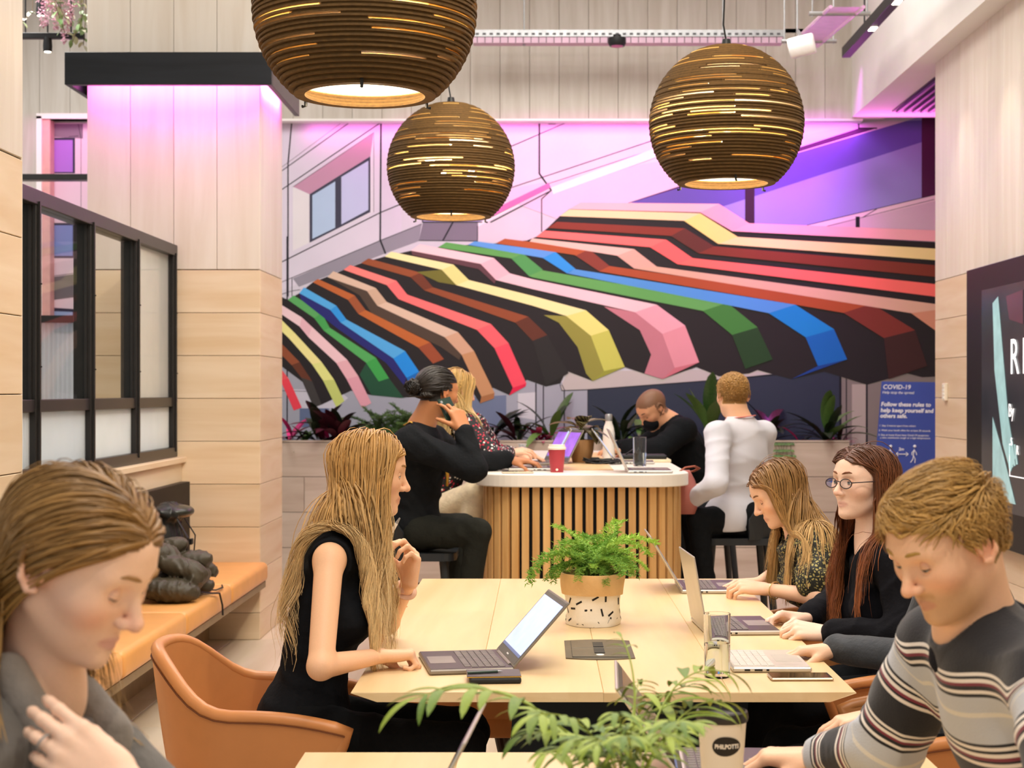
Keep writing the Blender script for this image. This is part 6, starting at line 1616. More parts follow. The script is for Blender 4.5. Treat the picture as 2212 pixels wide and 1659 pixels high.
wl, el = A_(d['wl']), A_(d['el']); ax = nrm(wl-el); w0 = wl-ax*.05; b1 = nrm(np.cross(ax, (0, 0, 1))); b2 = np.cross(ax, b1)
bg = thing('bangle', w0, 'thin gold bangle on wrist of woman in leopard print', 'bangle')
MB().tube([V3(w0+(b1*math.cos(t)+b2*math.sin(t))*.029) for t in np.linspace(0, 2*math.pi, 25)], .0022, 6, cap=False).build('ring', plain('pale_gold', '#E8C98C', .25, .8), bg)

# ---- man with hair bun on the phone --------------------------------------------------------------------------
d = dict(hc=P(945, 848, 7.42), f=(.80, .58, -.10), nb=(-.565, 7.43, 1.275), pelvis=(-.60, 7.45, .80), sl=(-.515, 7.61, 1.225), sr=(-.605, 7.235, 1.225),
         er=P(1022, 1012, 7.16), wr=P(1003, 928, 7.22), el=(-.40, 7.80, 1.09), wl=P(1100, 992, 7.92),
         hip=[(-.58, 7.36, .785), (-.58, 7.54, .785)], knee=[(-.285, 7.26, .80), (-.37, 7.60, .80)], ank=[(-.36, 7.28, .32), (-.42, 7.58, .32)])
r = person('man with black hair in a bun holding a phone to his ear', d, False, '#B87C54', '#8a5040', '#17120f', .0055, (-.6, 7.45, 0), stubble='#5a4030',
           hands=dict(r=dict(d=(-.42, .22, .88), b=(.55, -.80, .25), curls=[(.25, .45, .2), (.5, .7, .4), (.75, .9, .5), (.9, 1.0, .5)], thumb=(.75, .15), spread=.16),
                      l=dict(d=(.97, .05, -.12), b=(0, 0, 1), curl=(.2, .55, .35), thumb=(.4, .3))))
eye_parts(r, d['hc'], d['R'], d['sc'], .55, (0, 0), '#3a2a20', '#AD7049', '#2a201c', '#17120f')
S_, R, fw, up, rt = top_sdf(d, .012, False, 'long', (22, .008), 15, loose=.008, cuffs=.02)
nb = A_(d['nb'], float); neck_hole(S_, nb, R)
sdf_obj('black_sweater', S_, .008, cloth('black_sweater', '#17191c'), r)
sdf_obj('shirt_collar', SDF().cap(nb-up*.0, nb+up*.016, .066, .062, .01).half(nb+up*.034, up*.97+fw*.2, .004), .007, cloth('white_cotton', '#E6DFD2'), r)
legs(r, d, cloth('olive_black_trouser', '#22231f'), seed=6)
hm = lambda q: scalp_mask(q) | (q[:, 0] < .035) & (q[:, 2] > .01)
sm = lambda q: hm(q) & ~((q[:, 0] > -.03) & (q[:, 2] < .012))
bunw = A_([-.118, 0, .012])
def to_bun(q, rr): v = bunw-q; return v/np.linalg.norm(v, axis=1)[:, None]+A_([0, 0, .0])
hair(r, 'hair', d['SC'], d['hc'], d['R'], d['sc'], 1300, lambda q, rr: np.linalg.norm(bunw-q, axis=1)*1.15+.005, to_bun, '#15110f', '#2a221c', grav=.03, stiff=1, lift=(.002, .010), rad=.0030, segs=9, mask=sm, seed=14, jit=.04, taper=.3)
bw = d['W'](bunw+A_([-.018, 0, .0])); rr_ = np.random.RandomState(3); bm_ = MB()
for k in range(70):
    a = nrm(rr_.normal(size=3)); b_ = nrm(np.cross(a, rr_.normal(size=3))); ra = .026+.013*rr_.rand()
    bm_.tube([V3(bw+(a*math.cos(t)+b_*math.sin(t))*ra+rr_.normal(size=3)*.0025) for t in np.linspace(0, 2.2+2*rr_.rand(), 9)], .0032, 4)
tag(bm_.build('hair_bun', plain('black_hair', '#191411', .4, var=.3, scale=80), r, smooth=True), kind='stuff')
ph = thing('phone', d['tips']['r'][0], 'dark phone held to the ear of the man with bun', 'phone')
hW = d['handr']; pc = A_(hW((.105, .012, -.030))); dz = nrm(A_(hW((.2, .02, -.03)))-A_(hW((.0, .02, -.03)))); pn_ = nrm(A_(hW((0, 0, 1)))-A_(hW((0, 0, 0)))); px_ = np.cross(dz, pn_)
Mx = Matrix([[px_[i], dz[i], pn_[i], pc[i]] for i in range(3)]+[[0, 0, 0, 1]])
MB().box((-.037, -.075, -.0045), (.037, .075, .0045), bev=.003, M=Mx).build('case', plain('phone_dark_green', '#20332c', .15), ph)
for k in range(3): MB().lathe([(0, .0), (.0065, 0), (.0065, .002), (0, .002)], 12).build('camera_lens', plain('lens_grey', '#8a8f92', .1), ph, world=False).matrix_basis = Matrix.Translation(V3(-A_(ph.location[:]))) @ Mx @ Matrix.Translation((-.022+.0*k, .058-.018*k, .0045))
ly = thing('lanyard', nb, 'yellow lanyard round the neck of man with bun', 'lanyard')
strip('ribbon', [nb-fw*.075+up*.01+rt*.01, nb-fw*.03+up*.03+rt*.062, nb+fw*.06+rt*.065-up*.005, nb+fw*.14+rt*.03-up*.12, nb+fw*.15-up*.26], .010, .003, plain('yellow_ribbon', '#D9A93A', .6), ly)
strip('ribbon', [nb-fw*.075+up*.01-rt*.01, nb-fw*.03+up*.03-rt*.062, nb+fw*.06-rt*.065-up*.005, nb+fw*.14-rt*.03-up*.12, nb+fw*.15-up*.26], .010, .003, plain('yellow_ribbon', '#D9A93A', .6), ly)

# ---- woman in flowered blouse ---------------------------------------------------------------------------------
d = dict(hc=P(988, 842, 8.30), f=(.82, .52, -.22), nb=(-.405, 8.32, 1.315), pelvis=(-.565, 8.38, .81), sl=(-.345, 8.48, 1.265), sr=(-.385, 8.165, 1.27),
         er=(-.235, 8.05, 1.10), wr=P(1098, 978, 8.38), el=(-.25, 8.72, 1.10), wl=(-.11, 8.62, 1.10),
         hip=[(-.54, 8.30, .80), (-.54, 8.47, .80)], knee=[(-.325, 8.12, .925), (-.345, 8.50, .90)], ank=[(-.40, 8.16, .42), (-.40, 8.48, .40)])
r = person('blonde woman in flowered blouse seated behind the man on the phone', d, True, '#E8B595', '#B5655A', '#C29A58', .006, (-.56, 8.35, 0),
           hands=dict(r=dict(d=(.95, .15, .1), b=(0, -.3, .9), curl=(.3, .6, .3)), l=dict(d=(.95, 0, -.1), b=(0, 0, 1))))
eye_parts(r, d['hc'], d['R'], d['sc'], .55, (0, 0), '#5b6b70', '#DDA688', '#2a201c', '#a8844a')
S_, R, fw, up, rt = top_sdf(d, .012, True, 'long', (24, .007), 17, loose=.012, cuffs=.03)
nb = A_(d['nb'], float); neck_hole(S_, nb, R)
sdf_obj('flowered_blouse', S_, .008, floral(), r)
legs(r, d, cloth('cream_trouser', '#E2D4B4'), seed=8, hipr=.092, kner=.072, fem=True, ankr=.06)
hair(r, 'hair', d['SC'], d['hc'], d['R'], d['sc'], 900, lambda q, rr: .30+.08*rr.rand(len(q)), comb_part(.0, .3, 1, .05), '#C0954C', '#E9CF96', grav=.45, stiff=.80, lift=(.003, .014), rad=.0036, segs=12, mask=fullm, seed=15)

# ---- man in white shirt, seen from behind ------------------------------------------------------------------------
d = dict(hc=P(1583, 854, 8.15), f=(-.22, .97, -.06), nb=(1.035, 8.14, 1.285), pelvis=(1.045, 8.18, .80), sl=(.905, 8.01, 1.235), sr=(1.175, 8.26, 1.235),
         el=(.875, 7.84, .985), wl=(.765, 7.96, .90), er=(1.17, 8.42, .97), wr=(.98, 8.48, .95),
         hip=[(1.0, 8.1, .785), (1.04, 8.25, .785)], knee=[(.80, 7.98, .80), (.80, 8.36, .80)], ank=[(.86, 8.02, .32), (.86, 8.34, .32)], toe=(-1, 0, 0))
r = person('man with cropped ginger hair in white shirt seen from behind', d, False, '#ECBB96', '#B5655A', '#A0763C', .0055, (1.04, 8.18, 0),
           hands=dict(l=dict(d=(-.8, .5, -.3), b=(-.2, -.5, .8)), r=dict(d=(-.9, .2, 0), b=(0, 0, 1))))
eye_parts(r, d['hc'], d['R'], d['sc'], .55, (0, 0), '#5b6b70', '#E0AC88', '#2a201c', '#9a7038')
S_, R, fw, up, rt = top_sdf(d, .014, False, 'long', (22, .008), 19, loose=.003, cuffs=.0)
nb = A_(d['nb'], float); neck_hole(S_, nb, R)
S_.cap(A_(d['pelvis'])-rt*.1+up*.0, A_(d['pelvis'])+rt*.1+up*.0, .135, None, .03)
S_.half(A_(d['pelvis'])-up*.05, -up, .006)
WS = plain('white_shirt', '#CFCED6', .8, var=.03, scale=8, bump=.1, sheen=.1)
sdf_obj('white_shirt', S_, .008, WS, r)
sdf_obj('collar', SDF().cap(nb+up*.004, nb+up*.035, .070, .064, .01).half(nb+up*.05-fw*.0, up*.97+fw*-.25, .004), .007, cloth('shirt_collar_blue', '#CFD2DE'), r)
legs(r, d, BLKT, seed=10)
hm2 = lambda q: (scalp_mask(q) | (q[:, 0] < .02) & (q[:, 2] > .0)) & ~((q[:, 0] > -.03) & (q[:, 2] < .012))
hair(r, 'hair', d['SC'], d['hc'], d['R'], d['sc'], 2600, lambda q, rr: np.where(q[:, 2] > .055, .016, .006)*(.7+.5*rr.rand(len(q))), lambda q, rr: np.stack([.4+0*q[:, 0], .2*q[:, 1], .5+0*q[:, 0]], 1), '#9A6F36', '#B58A4A', grav=.02, stiff=1, lift=(.002, .007), rad=.0018, segs=4, mask=hm2, seed=16, jit=.3)
ly = thing('lanyard', nb, 'red lanyard round the collar of man in white shirt', 'lanyard')
ring = [nb+up*(.03+.012*math.cos(t))+rt*.073*math.sin(t)-fw*.075*math.cos(t) for t in np.linspace(-2.3, 2.3, 15)]
strip('ribbon', ring, .007, .003, plain('red_ribbon', '#D98078', .6), ly)

# ---- man in black with face mask, leaning ------------------------------------------------------------------------
d = dict(hc=P(1410, 884, 9.55), f=(-.66, -.42, -.58), nb=(.800, 9.56, 1.255), pelvis=(1.03, 9.60, .81), sl=(.85, 9.37, 1.225), sr=(.80, 9.76, 1.225),
         el=(.70, 9.27, 1.105), wl=(.52, 9.42, 1.10), er=(.66, 9.85, 1.105), wr=(.50, 9.72, 1.10),
         hip=[(1.0, 9.5, .79), (1.0, 9.7, .79)], knee=[(.80, 9.42, .80), (.80, 9.78, .80)], ank=[(.86, 9.45, .32), (.86, 9.75, .32)], toe=(-1, 0, 0))
r = person('man with shaved head and black face mask in black jacket leaning down', d, False, '#D69C76', '#8a5040', '#8a6248', .0058, (1.03, 9.6, 0),
           hands=dict(l=dict(d=(-.9, .2, -.1), b=(0, 0, 1), curl=(.4, .6, .4)), r=dict(d=(-.9, -.1, -.1), b=(0, 0, 1), curl=(.4, .6, .4))))
S_, R, fw, up, rt = top_sdf(d, .016, False, 'long', (20, .009), 21, loose=.014, cuffs=.0)
nb = A_(d['nb'], float); neck_hole(S_, nb, R)
sdf_obj('black_jacket', S_, .009, cloth('black_jacket', '#121417'), r)
legs(r, d, BLKT, seed=12)
Wm = d['W']; M_ = SDF()
M_.ell(Wm((.058, 0, -.058)), (.056, .058, .052), d['R'], .01).ell(Wm((.098, 0, -.040)), (.02, .022, .03), d['R'], .015).half(Wm((.05, 0, -.020)), d['R'] @ A_([-.35, 0, 1]), .004).half(Wm((.015, 0, -.05)), d['R'] @ A_([-1, 0, .3]), .004)
sdf_obj('face_mask', M_, .005, cloth('mask_black', '#17181b'), r)
for s in (-1, 1): MB().tube([V3(Wm((.02, s*.068, -.035))), V3(Wm((-.01, s*.084, -.008)))], .0022, 6).build('mask_loop', M_black, r)
eye_parts(r, d['hc'], d['R'], d['sc'], .2, (0, -.4), '#4a3a30', '#C88E6A', '#2a201c', '#4a3526')

# ================================================================ BELONGINGS ON THE BENCH
c = A_([-1.76, 7.55, .456]); S_ = SDF()
jk = thing('puffer_jacket', c, 'olive black puffer jacket heaped on the bench', 'jacket')
rj = np.random.RandomState(4)
for (x, y, z, rx, ry, rz_, tl) in ((.02, -.16, .06, .15, .085, .058, .1), (.0, -.02, .065, .16, .09, .064, -.1), (.02, .13, .06, .15, .085, .058, .15), (.06, -.08, .155, .13, .075, .052, .3), (.05, .06, .165, .135, .08, .055, -.2),
                               (.09, .19, .14, .10, .06, .042, .6), (-.04, -.05, .225, .10, .07, .05, .4), (-.04, .08, .235, .10, .075, .05, -.3), (.12, -.02, .11, .06, .13, .045, 0)):
    Rq = np.array(Matrix.Rotation(tl, 3, 'Y') @ Matrix.Rotation(tl*.7, 3, 'Z')); S_.ell(c+A_([x, y, z]), (rx, ry, rz_), Rq, .010)
S_.wrinkle(folds(40, 31), .006).wrinkle(creases(95, 12), .007).half(c+A_([0, 0, .002]), (0, 0, -1), .004)
sdf_obj('quilting', S_, .0075, plain('olive_nylon', '#453e30', .5, var=.15, scale=14, spec=.4, bump=.15), jk)
MB().tube([V3(c+A_(p)) for p in ((.12, .1, .03), (.16, .22, .012), (.165, .36, .008), (.14, .46, .008))], .004, 6).tube([V3(c+A_(p)) for p in ((.13, .0, .03), (.165, .10, .012), (.185, .18, .002), (.195, .2, -.06), (.195, .21, -.11))], .005, 6).build('drawstring', M_black, jk)
c = A_([-1.90, 7.95, .456]); bp_ = thing('backpack', c, 'black backpack leaning on the ribbed bench back', 'backpack')
S_ = SDF().ell(c+A_([0, 0, .20]), (.095, .15, .21), None, .02).ell(c+A_([.06, 0, .13]), (.06, .11, .10), None, .02).ell(c+A_([.03, .0, .38]), (.085, .13, .055), None, .03).wrinkle(folds(38, 22), .007).wrinkle(creases(80, 5), .012).half(c+A_([0, 0, .001]), (0, 0, -1), .004)
sdf_obj('bag_body', S_, .008, plain('black_nylon', '#1d1f1e', .4, var=.15, scale=20), bp_)
S_ = SDF().ell(c+A_([.06, .02, .385]), (.085, .12, .035), None, .02).wrinkle(folds(50, 3), .006); sdf_obj('flap', S_, .007, plain('black_green_nylon', '#2b2e27', .3, var=.15, scale=20), bp_)
for s in (-1, 1): MB().tube([V3(c+A_([.08, s*.07, .36])), V3(c+A_([.14, s*.08, .26])), V3(c+A_([.13, s*.085, .14])), V3(c+A_([.10, s*.09, .05]))], .010, 8, flat=.35).build('strap', M_black, bp_)
MB().box(V3(c+A_([.13, -.02, .22])), V3(c+A_([.145, .02, .25])), bev=.003).build('buckle', M_black, bp_)
# ================================================================ PLANTS
def leaf_mat(name, c1, c2, rough=.45, stripes=0):
    if name in MATS: return MATS[name]
    m, N, L, B = new_mat(name); B.inputs['Roughness'].default_value = rough
    B.inputs['Subsurface Weight'].default_value = .0
    tc = N.new('ShaderNodeTexCoord'); oi = N.new('ShaderNodeObjectInfo'); nz = N.new('ShaderNodeTexNoise'); nz.inputs['Scale'].default_value = 30
    L.new(tc.outputs['Object'], nz.inputs['Vector']); ad = N.new('ShaderNodeMath'); ad.operation = 'ADD'
    mu = N.new('ShaderNodeMath'); mu.operation = 'MULTIPLY'; mu.inputs[1].default_value = .7; L.new(oi.outputs['Random'], mu.inputs[0])
    m2 = N.new('ShaderNodeMath'); m2.operation = 'MULTIPLY'; m2.inputs[1].default_value = .5; L.new(nz.outputs['Fac'], m2.inputs[0]); L.new(mu.outputs[0], ad.inputs[0]); L.new(m2.outputs[0], ad.inputs[1])
    r = N.new('ShaderNodeValToRGB'); r.color_ramp.elements[0].color = (*hexc(c1), 1); r.color_ramp.elements[1].color = (*hexc(c2), 1); r.color_ramp.elements[0].position = .15; r.color_ramp.elements[1].position = .9
    src = ad.outputs[0]
    if stripes:
        w = N.new('ShaderNodeTexWave'); w.inputs['Scale'].default_value = stripes; w.inputs['Distortion'].default_value = 3; w.bands_direction = 'DIAGONAL'; L.new(tc.outputs['Object'], w.inputs['Vector']); src = w.outputs['Fac']
    L.new(src, r.inputs['Fac']); L.new(r.outputs['Color'], B.inputs['Base Color']); return m
def leaf_mesh(name, L=1.0, W=.12, bend=.35, fold=.25, seg=8, tip=.9):
    """blade along +x, arching down in z, with a folded midrib; solid both sides"""
    vs = []; fs = []
    for k in range(seg+1):
        t = k/seg; w = W*(math.sin(math.pi*min(1, t*tip+.02))**.8)*(1-.25*t) if k < seg else 0
        x = L*(math.sin(bend*t)/bend if bend else t); z = -L*(1-math.cos(bend*t))/bend if bend else 0
        for s in (-1, 0, 1): vs.append((x, s*w, z+abs(s)*w*fold))
    for k in range(seg):
        for s in (0, 1): fs.append((k*3+s, (k+1)*3+s, (k+1)*3+s+1, k*3+s+1))
    n = len(vs); vs += [(x, y, z-.004*L) for x, y, z in vs]; fs += [tuple(n+i for i in f[::-1]) for f in fs]
    me = MB().add(vs, fs).mesh(name); me.polygons.foreach_set('use_smooth', [True]*len(me.polygons)); return me
def along(o, d, up, s):
    d = Vector(d).normalized(); up = Vector(up); y = up.cross(d)
    if y.length < 1e-4: y = Vector((0, 1, 0))
    y.normalize(); z = d.cross(y)
    return Matrix(((d.x*s, y.x*s, z.x*s, o[0]), (d.y*s, y.y*s, z.y*s, o[1]), (d.z*s, y.z*s, z.z*s, o[2]), (0, 0, 0, 1)))
def bez(a, b, c, n):
    return [Vector(a)*(1-t)**2+Vector(b)*2*t*(1-t)+Vector(c)*t*t for t in [k/n for k in range(n+1)]]

# ---------------- foreground palm in a pot
M_palm = leaf_mat('palm_leaf', '#3C6216', '#93A43A', .6); M_stem = plain('palm_stem', '#8fa046', .5)
pc = Vector((.125, 2.28, ZT)); palm = thing('potted_palm', pc, 'feathery green palm plant in pot on the front table', 'plant')
MB().lathe([(0, 0), (.055, 0), (.06, .004), (.075, .115), (.078, .12), (.072, .12), (.070, .105), (0, .105)], 32, pc).build('pot', plain('stone_grey_pot', '#8d8a84', .7, bump=.2), palm, smooth='auto')
MB().lathe([(0, .108), (.069, .108), (.05, .112), (0, .113)], 20, pc).build('soil', MATS['dark_soil'], palm)
lm = [leaf_mesh('leaflet', 1, .11, .9, .3, 7), leaf_mesh('leaflet', 1, .13, .6, .3, 7), leaf_mesh('leaflet', 1, .10, 1.2, .3, 7)]
for m_ in lm: m_.materials.append(M_palm)
rnd = random.Random(11)
def palm_frond(ctrl, end, n, L0, t0=.35, rz=.0022):
    a = pc+Vector((rnd.uniform(-.02, .02), rnd.uniform(-.02, .02), .11)); pts = bez(a, ctrl, end, 16)
    fr = MB().tube(pts, [rz*(1-.6*k/16) for k in range(17)], 6).build('frond', M_stem, palm)
    for k in range(n):
        t = t0+(1-t0)*(k+.5)/n; i = min(15, int(t*16)); p = pts[i].lerp(pts[i+1], t*16-i); tg = (pts[i+1]-pts[i]).normalized()
        sd = tg.cross(Vector((0, 0, 1))); sd = (sd if sd.length > .05 else Vector((1, 0, 0))).normalized()
        for s in (-1, 1):
            if rnd.random() < .08: continue
            d = tg*(.62+.3*t)+sd*s*.85+Vector((0, 0, rnd.uniform(-.25, .30)))
            l = L0*(.75+.45*math.sin(math.pi*min(1, .25+.75*t)))*rnd.uniform(.8, 1.15)
            o = bpy.data.objects.new('leaflet', lm[rnd.randrange(3)]); COL.objects.link(o); o.parent = fr
            o.matrix_basis = along(p, d, (0, 0, 1), l)
    e = pts[-1]; tg = (pts[-1]-pts[-2]).normalized(); o = bpy.data.objects.new('leaflet', lm[0]); COL.objects.link(o); o.parent = fr; o.matrix_basis = along(e, tg, (0, 0, 1), L0*.9)
Pv = lambda x, y, Y: V3(P(x, y, Y))
palm_frond(Pv(1150, 1420, 2.22), Pv(905, 1505, 2.12), 9, .085, .35)
palm_frond(Pv(1400, 1480, 2.35), Pv(1343, 1378, 2.45), 3, .042, .80, .0026)
palm_frond(Pv(1420, 1420, 2.45), Pv(1560, 1450, 2.48), 7, .075)
palm_frond(Pv(1450, 1500, 2.4), Pv(1560, 1515, 2.45), 7, .07)
palm_frond(Pv(1330, 1520, 2.4), Pv(1490, 1480, 2.52), 7, .07)
palm_frond(Pv(1290, 1520, 2.2), Pv(1160, 1545, 2.10), 8, .065)
palm_frond(Pv(1340, 1560, 2.2), Pv(1240, 1600, 2.02), 8, .055)
palm_frond(Pv(1380, 1560, 2.2), Pv(1440, 1590, 2.0), 8, .055)
palm_frond(Pv(1350, 1540, 2.3), Pv(1330, 1540, 2.05), 8, .055)
palm_frond(Pv(1400, 1540, 2.4), Pv(1420, 1500, 2.55), 7, .06)
palm_frond(Pv(1260, 1580, 2.2), Pv(1180, 1630, 2.05), 7, .055)
palm_frond(Pv(1370, 1580, 2.1), Pv(1350, 1590, 1.95), 9, .05, .25)
palm_frond(Pv(1330, 1560, 2.3), Pv(1390, 1560, 2.15), 7, .05)
palm_frond(Pv(1300, 1560, 2.1), Pv(1290, 1610, 1.96), 9, .05, .25)
palm_frond(Pv(1420, 1560, 2.3), Pv(1500, 1560, 2.1), 8, .055, .25)
palm_frond(Pv(1250, 1540, 2.3), Pv(1130, 1590, 2.2), 8, .06)
palm_frond(Pv(1370, 1500, 2.4), Pv(1380, 1470, 2.5), 7, .055)
palm_frond(Pv(1420, 1540, 2.2), Pv(1470, 1560, 2.0), 9, .05, .25)

# ---------------- asparagus fern in a printed canvas bag
c = V3(T(1281, 1348)); fern = thing('potted_fern', c, 'feathery fern in white canvas pot with black dashes and tan cuff', 'plant')
def bagr(z, a): return .0865-.006*math.sin(z*30)+.003*math.sin(3*a+z*40)+.002*math.sin(5*a-z*25)-(.004 if z < .01 else 0)
def ring_surface(z0, z1, nz, off, name, mat, par, thick=.004):
    vs = []; n = 40
    for k in range(nz+1):
        z = z0+(z1-z0)*k/nz
        for q in range(n): a = 2*math.pi*q/n; r_ = bagr(z, a)+off; vs.append((c.x+r_*math.cos(a), c.y+r_*math.sin(a), c.z+z))
    for k in range(nz, -1, -1):
        z = z0+(z1-z0)*k/nz
        for q in range(n): a = 2*math.pi*q/n; r_ = bagr(z, a)+off-thick; vs.append((c.x+r_*math.cos(a), c.y+r_*math.sin(a), c.z+z))
    m2 = 2*nz+2; fs = [(k*n+q, k*n+(q+1) % n, ((k+1) % m2)*n+(q+1) % n, ((k+1) % m2)*n+q) for k in range(m2) for q in range(n)]
    return MB().add(vs, fs).build(name, mat, par, smooth='auto')
bag = ring_surface(.001, .108, 10, 0, 'canvas_pot', plain('white_canvas', '#EFE6D6', .8, var=.04, bump=.15), fern)
ring_surface(.095, .158, 6, .007, 'cuff', plain('tan_canvas_cuff', '#D9B27C', .75, var=.08, bump=.3), fern, .007)
dm = MB(); rnd = random.Random(5)
for k in range(36):
    a0 = 2*math.pi*(k % 12)/12+.27*(k//12)+rnd.uniform(-.1, .1); z0 = .014+.033*(k//12)+rnd.uniform(-.008, .008); th = rnd.uniform(0, math.pi); l, w_ = .0115, .0030
    vs = []
    for u, v in ((-l, -w_), (l, -w_), (l, w_), (-l, w_)):
        du = u*math.cos(th)-v*math.sin(th); dv = u*math.sin(th)+v*math.cos(th); z = max(.002, z0+dv); a = a0+du/.086; r_ = bagr(z, a)+.0006; vs.append((c.x+r_*math.cos(a), c.y+r_*math.sin(a), c.z+z))
    dm.poly(vs)
tag(dm.build('printed_dash', plain('print_black', '#171412', .7), bag), kind='stuff')
MB().lathe([(0, .14), (.078, .14), (.05, .147), (0, .15)], 24, c).build('soil', MATS['dark_soil'], fern)
M_fern = leaf_mat('asparagus_fern', '#558E2A', '#AFD65A', .7)
def fern_frond_mesh(seed, L=1.0, droop=1.2, n=30):
    r_ = random.Random(seed); pts = []
    for k in range(15):
        t = k/14; a = 1.15-droop*1.75*t
        pts.append(Vector((0, 0, 0)) if k == 0 else pts[-1]+Vector((math.cos(a), 0, math.sin(a)))*(L/14))
    m = MB().tube(pts, [.006*(1-.7*k/14)*L for k in range(15)], 4)
    for k in range(n):
        t = .18+.82*k/n; i = min(13, int(t*14)); p = pts[i].lerp(pts[i+1], t*14-i); tg = (pts[i+1]-pts[i]).normalized()
        for s in (-1, 1):
            l = L*.22*(1-.55*t)*r_.uniform(.7, 1.2); d = (tg*.5+Vector((0, s, 0))*.8+Vector((0, 0, r_.uniform(-.1, .25)))).normalized(); q = p+d*l
            for j in range(7):
                u = (j+.5)/7; b_ = p.lerp(q, u); dd = (d*.5+Vector((r_.uniform(-1, 1), r_.uniform(-1, 1), r_.uniform(-.4, .6)))).normalized(); e = b_+dd*L*.055
                w_ = d.cross(dd).normalized()*L*.009 if d.cross(dd).length > .01 else Vector((0, .005, 0)); m.add([b_-w_, b_+w_, e], [(0, 1, 2)])
            w_ = tg*.004*L; m.add([p-w_, p+w_, q], [(0, 1, 2)])
    me = m.mesh('frond'); return me
fms = [fern_frond_mesh(s, 1, dr) for s, dr in ((1, 1.0), (2, 1.3), (3, .7), (4, 1.55))]
for m_ in fms: m_.materials.append(M_fern)
def fern_bush(par, base, n, L, seed, tilt=(0, .8), spread=.03, meshes=None):
    r_ = random.Random(seed); fl = meshes or fms
    for k in range(n):
        az = r_.uniform(0, 2*math.pi); s = L*r_.uniform(.55, 1.15); el = r_.uniform(*tilt)
        o = bpy.data.objects.new('frond', fl[r_.randrange(4)]); COL.objects.link(o); o.parent = par; o.matrix_parent_inverse = par.matrix_basis.inverted()
        o.matrix_basis = Matrix.Translation(Vector(base)+Vector((r_.uniform(-1, 1)*spread, r_.uniform(-1, 1)*spread, 0))) @ Matrix.Rotation(az, 4, 'Z') @ Matrix.Rotation(-el*.5, 4, 'Y') @ Matrix.Scale(s, 4)
fern_bush(fern, c+Vector((0, 0, .145)), 58, .165, 3, (0, 1.2))
fern_bush(fern, c+Vector((0, 0, .145)), 14, .25, 8, (.2, 1.1))

# ---------------- leafy plants built of separate leaves
def leafy(base, n, L, W, mats, label, cat='plant', group=None, name='foliage_plant', up=.9, bend=.8, seed=1, pot=None, stem=True, fan=None, stripes=False, spread=.02):
    r_ = random.Random(seed); t = thing(name, base, label, cat, group); b = Vector([float(x) for x in base])
    ms = [leaf_mesh('leaf', 1, W, bend*f, .25, 8) for f in (.7, 1, 1.4)]
    bym = {}
    for k in range(n):
        az = r_.uniform(0, 2*math.pi) if fan is None else r_.uniform(*fan); el = r_.uniform(.25, 1.0)*up
        d = Vector((math.cos(az)*math.cos(el*1.3), math.sin(az)*math.cos(el*1.3), math.sin(el*1.3)))
        l = L*r_.uniform(.7, 1.15)
        if b.y > 11 and b.y+d.y*l*1.25+.06 > 12.28: d.y = -abs(d.y)*.5
        q = b+Vector((r_.uniform(-1, 1)*spread, r_.uniform(-1, 1)*spread, 0)); hh = L*r_.uniform(.15, .5); p2 = q+Vector((d.x*.35*hh, d.y*.35*hh, hh))
        mat = mats[r_.randrange(len(mats))]; key = (mat.name, k % 3)
        if key not in bym:
            me = ms[k % 3].copy(); me.materials.append(mat); bym[key] = me
        if stem: MB().tube([q, p2], [.0035, .0022], 5).build('stem', plain('leaf_stem_green', '#4d5a30', .6), t)
        o = bpy.data.objects.new('leaf', bym[key]); COL.objects.link(o); o.parent = t; o.matrix_parent_inverse = t.matrix_basis.inverted(); o.matrix_basis = along(p2 if stem else q, d, (0, 0, 1), l)
    return t
LD = leaf_mat('dark_leaf', '#10170f', '#26351f', .35); LP = leaf_mat('magenta_leaf', '#8E1450', '#E0307E', .45); LG = leaf_mat('mid_green_leaf', '#2A4A22', '#5A7E3A', .4); LM = leaf_mat('plum_leaf', '#2a1018', '#54202e', .35)
# plant on the high table
c = V3(T(1256, 1000, ZH)); hpot = leafy(c+Vector((0, 0, .13)), 15, .16, .30, [leaf_mat('prayer_plant_leaf', '#2e2a1c', '#9c9468', .4, 6), leaf_mat('prayer_plant_leaf_dark', '#33201a', '#6e6140', .4, 6)], 'patterned leaf plant in round wooden pot on the high table', name='potted_plant', up=.7, bend=1.3, seed=9)
hpot.location = c; 
for o in hpot.children: o.matrix_parent_inverse = hpot.matrix_basis.inverted()
MB().lathe([(0, 0), (.042, 0), (.05, .006), (.066, .06), (.072, .125), (.070, .13), (.064, .13), (.062, .118), (0, .118)], 36, c).build('pot', wood('turned_wood_pot', '#C69A6B', '#A87B4C', 'Z', scale=12), hpot, smooth='auto')
MB().lathe([(0, .119), (.062, .119), (.04, .125), (0, .126)], 20, c).build('soil', MATS['dark_soil'], hpot)
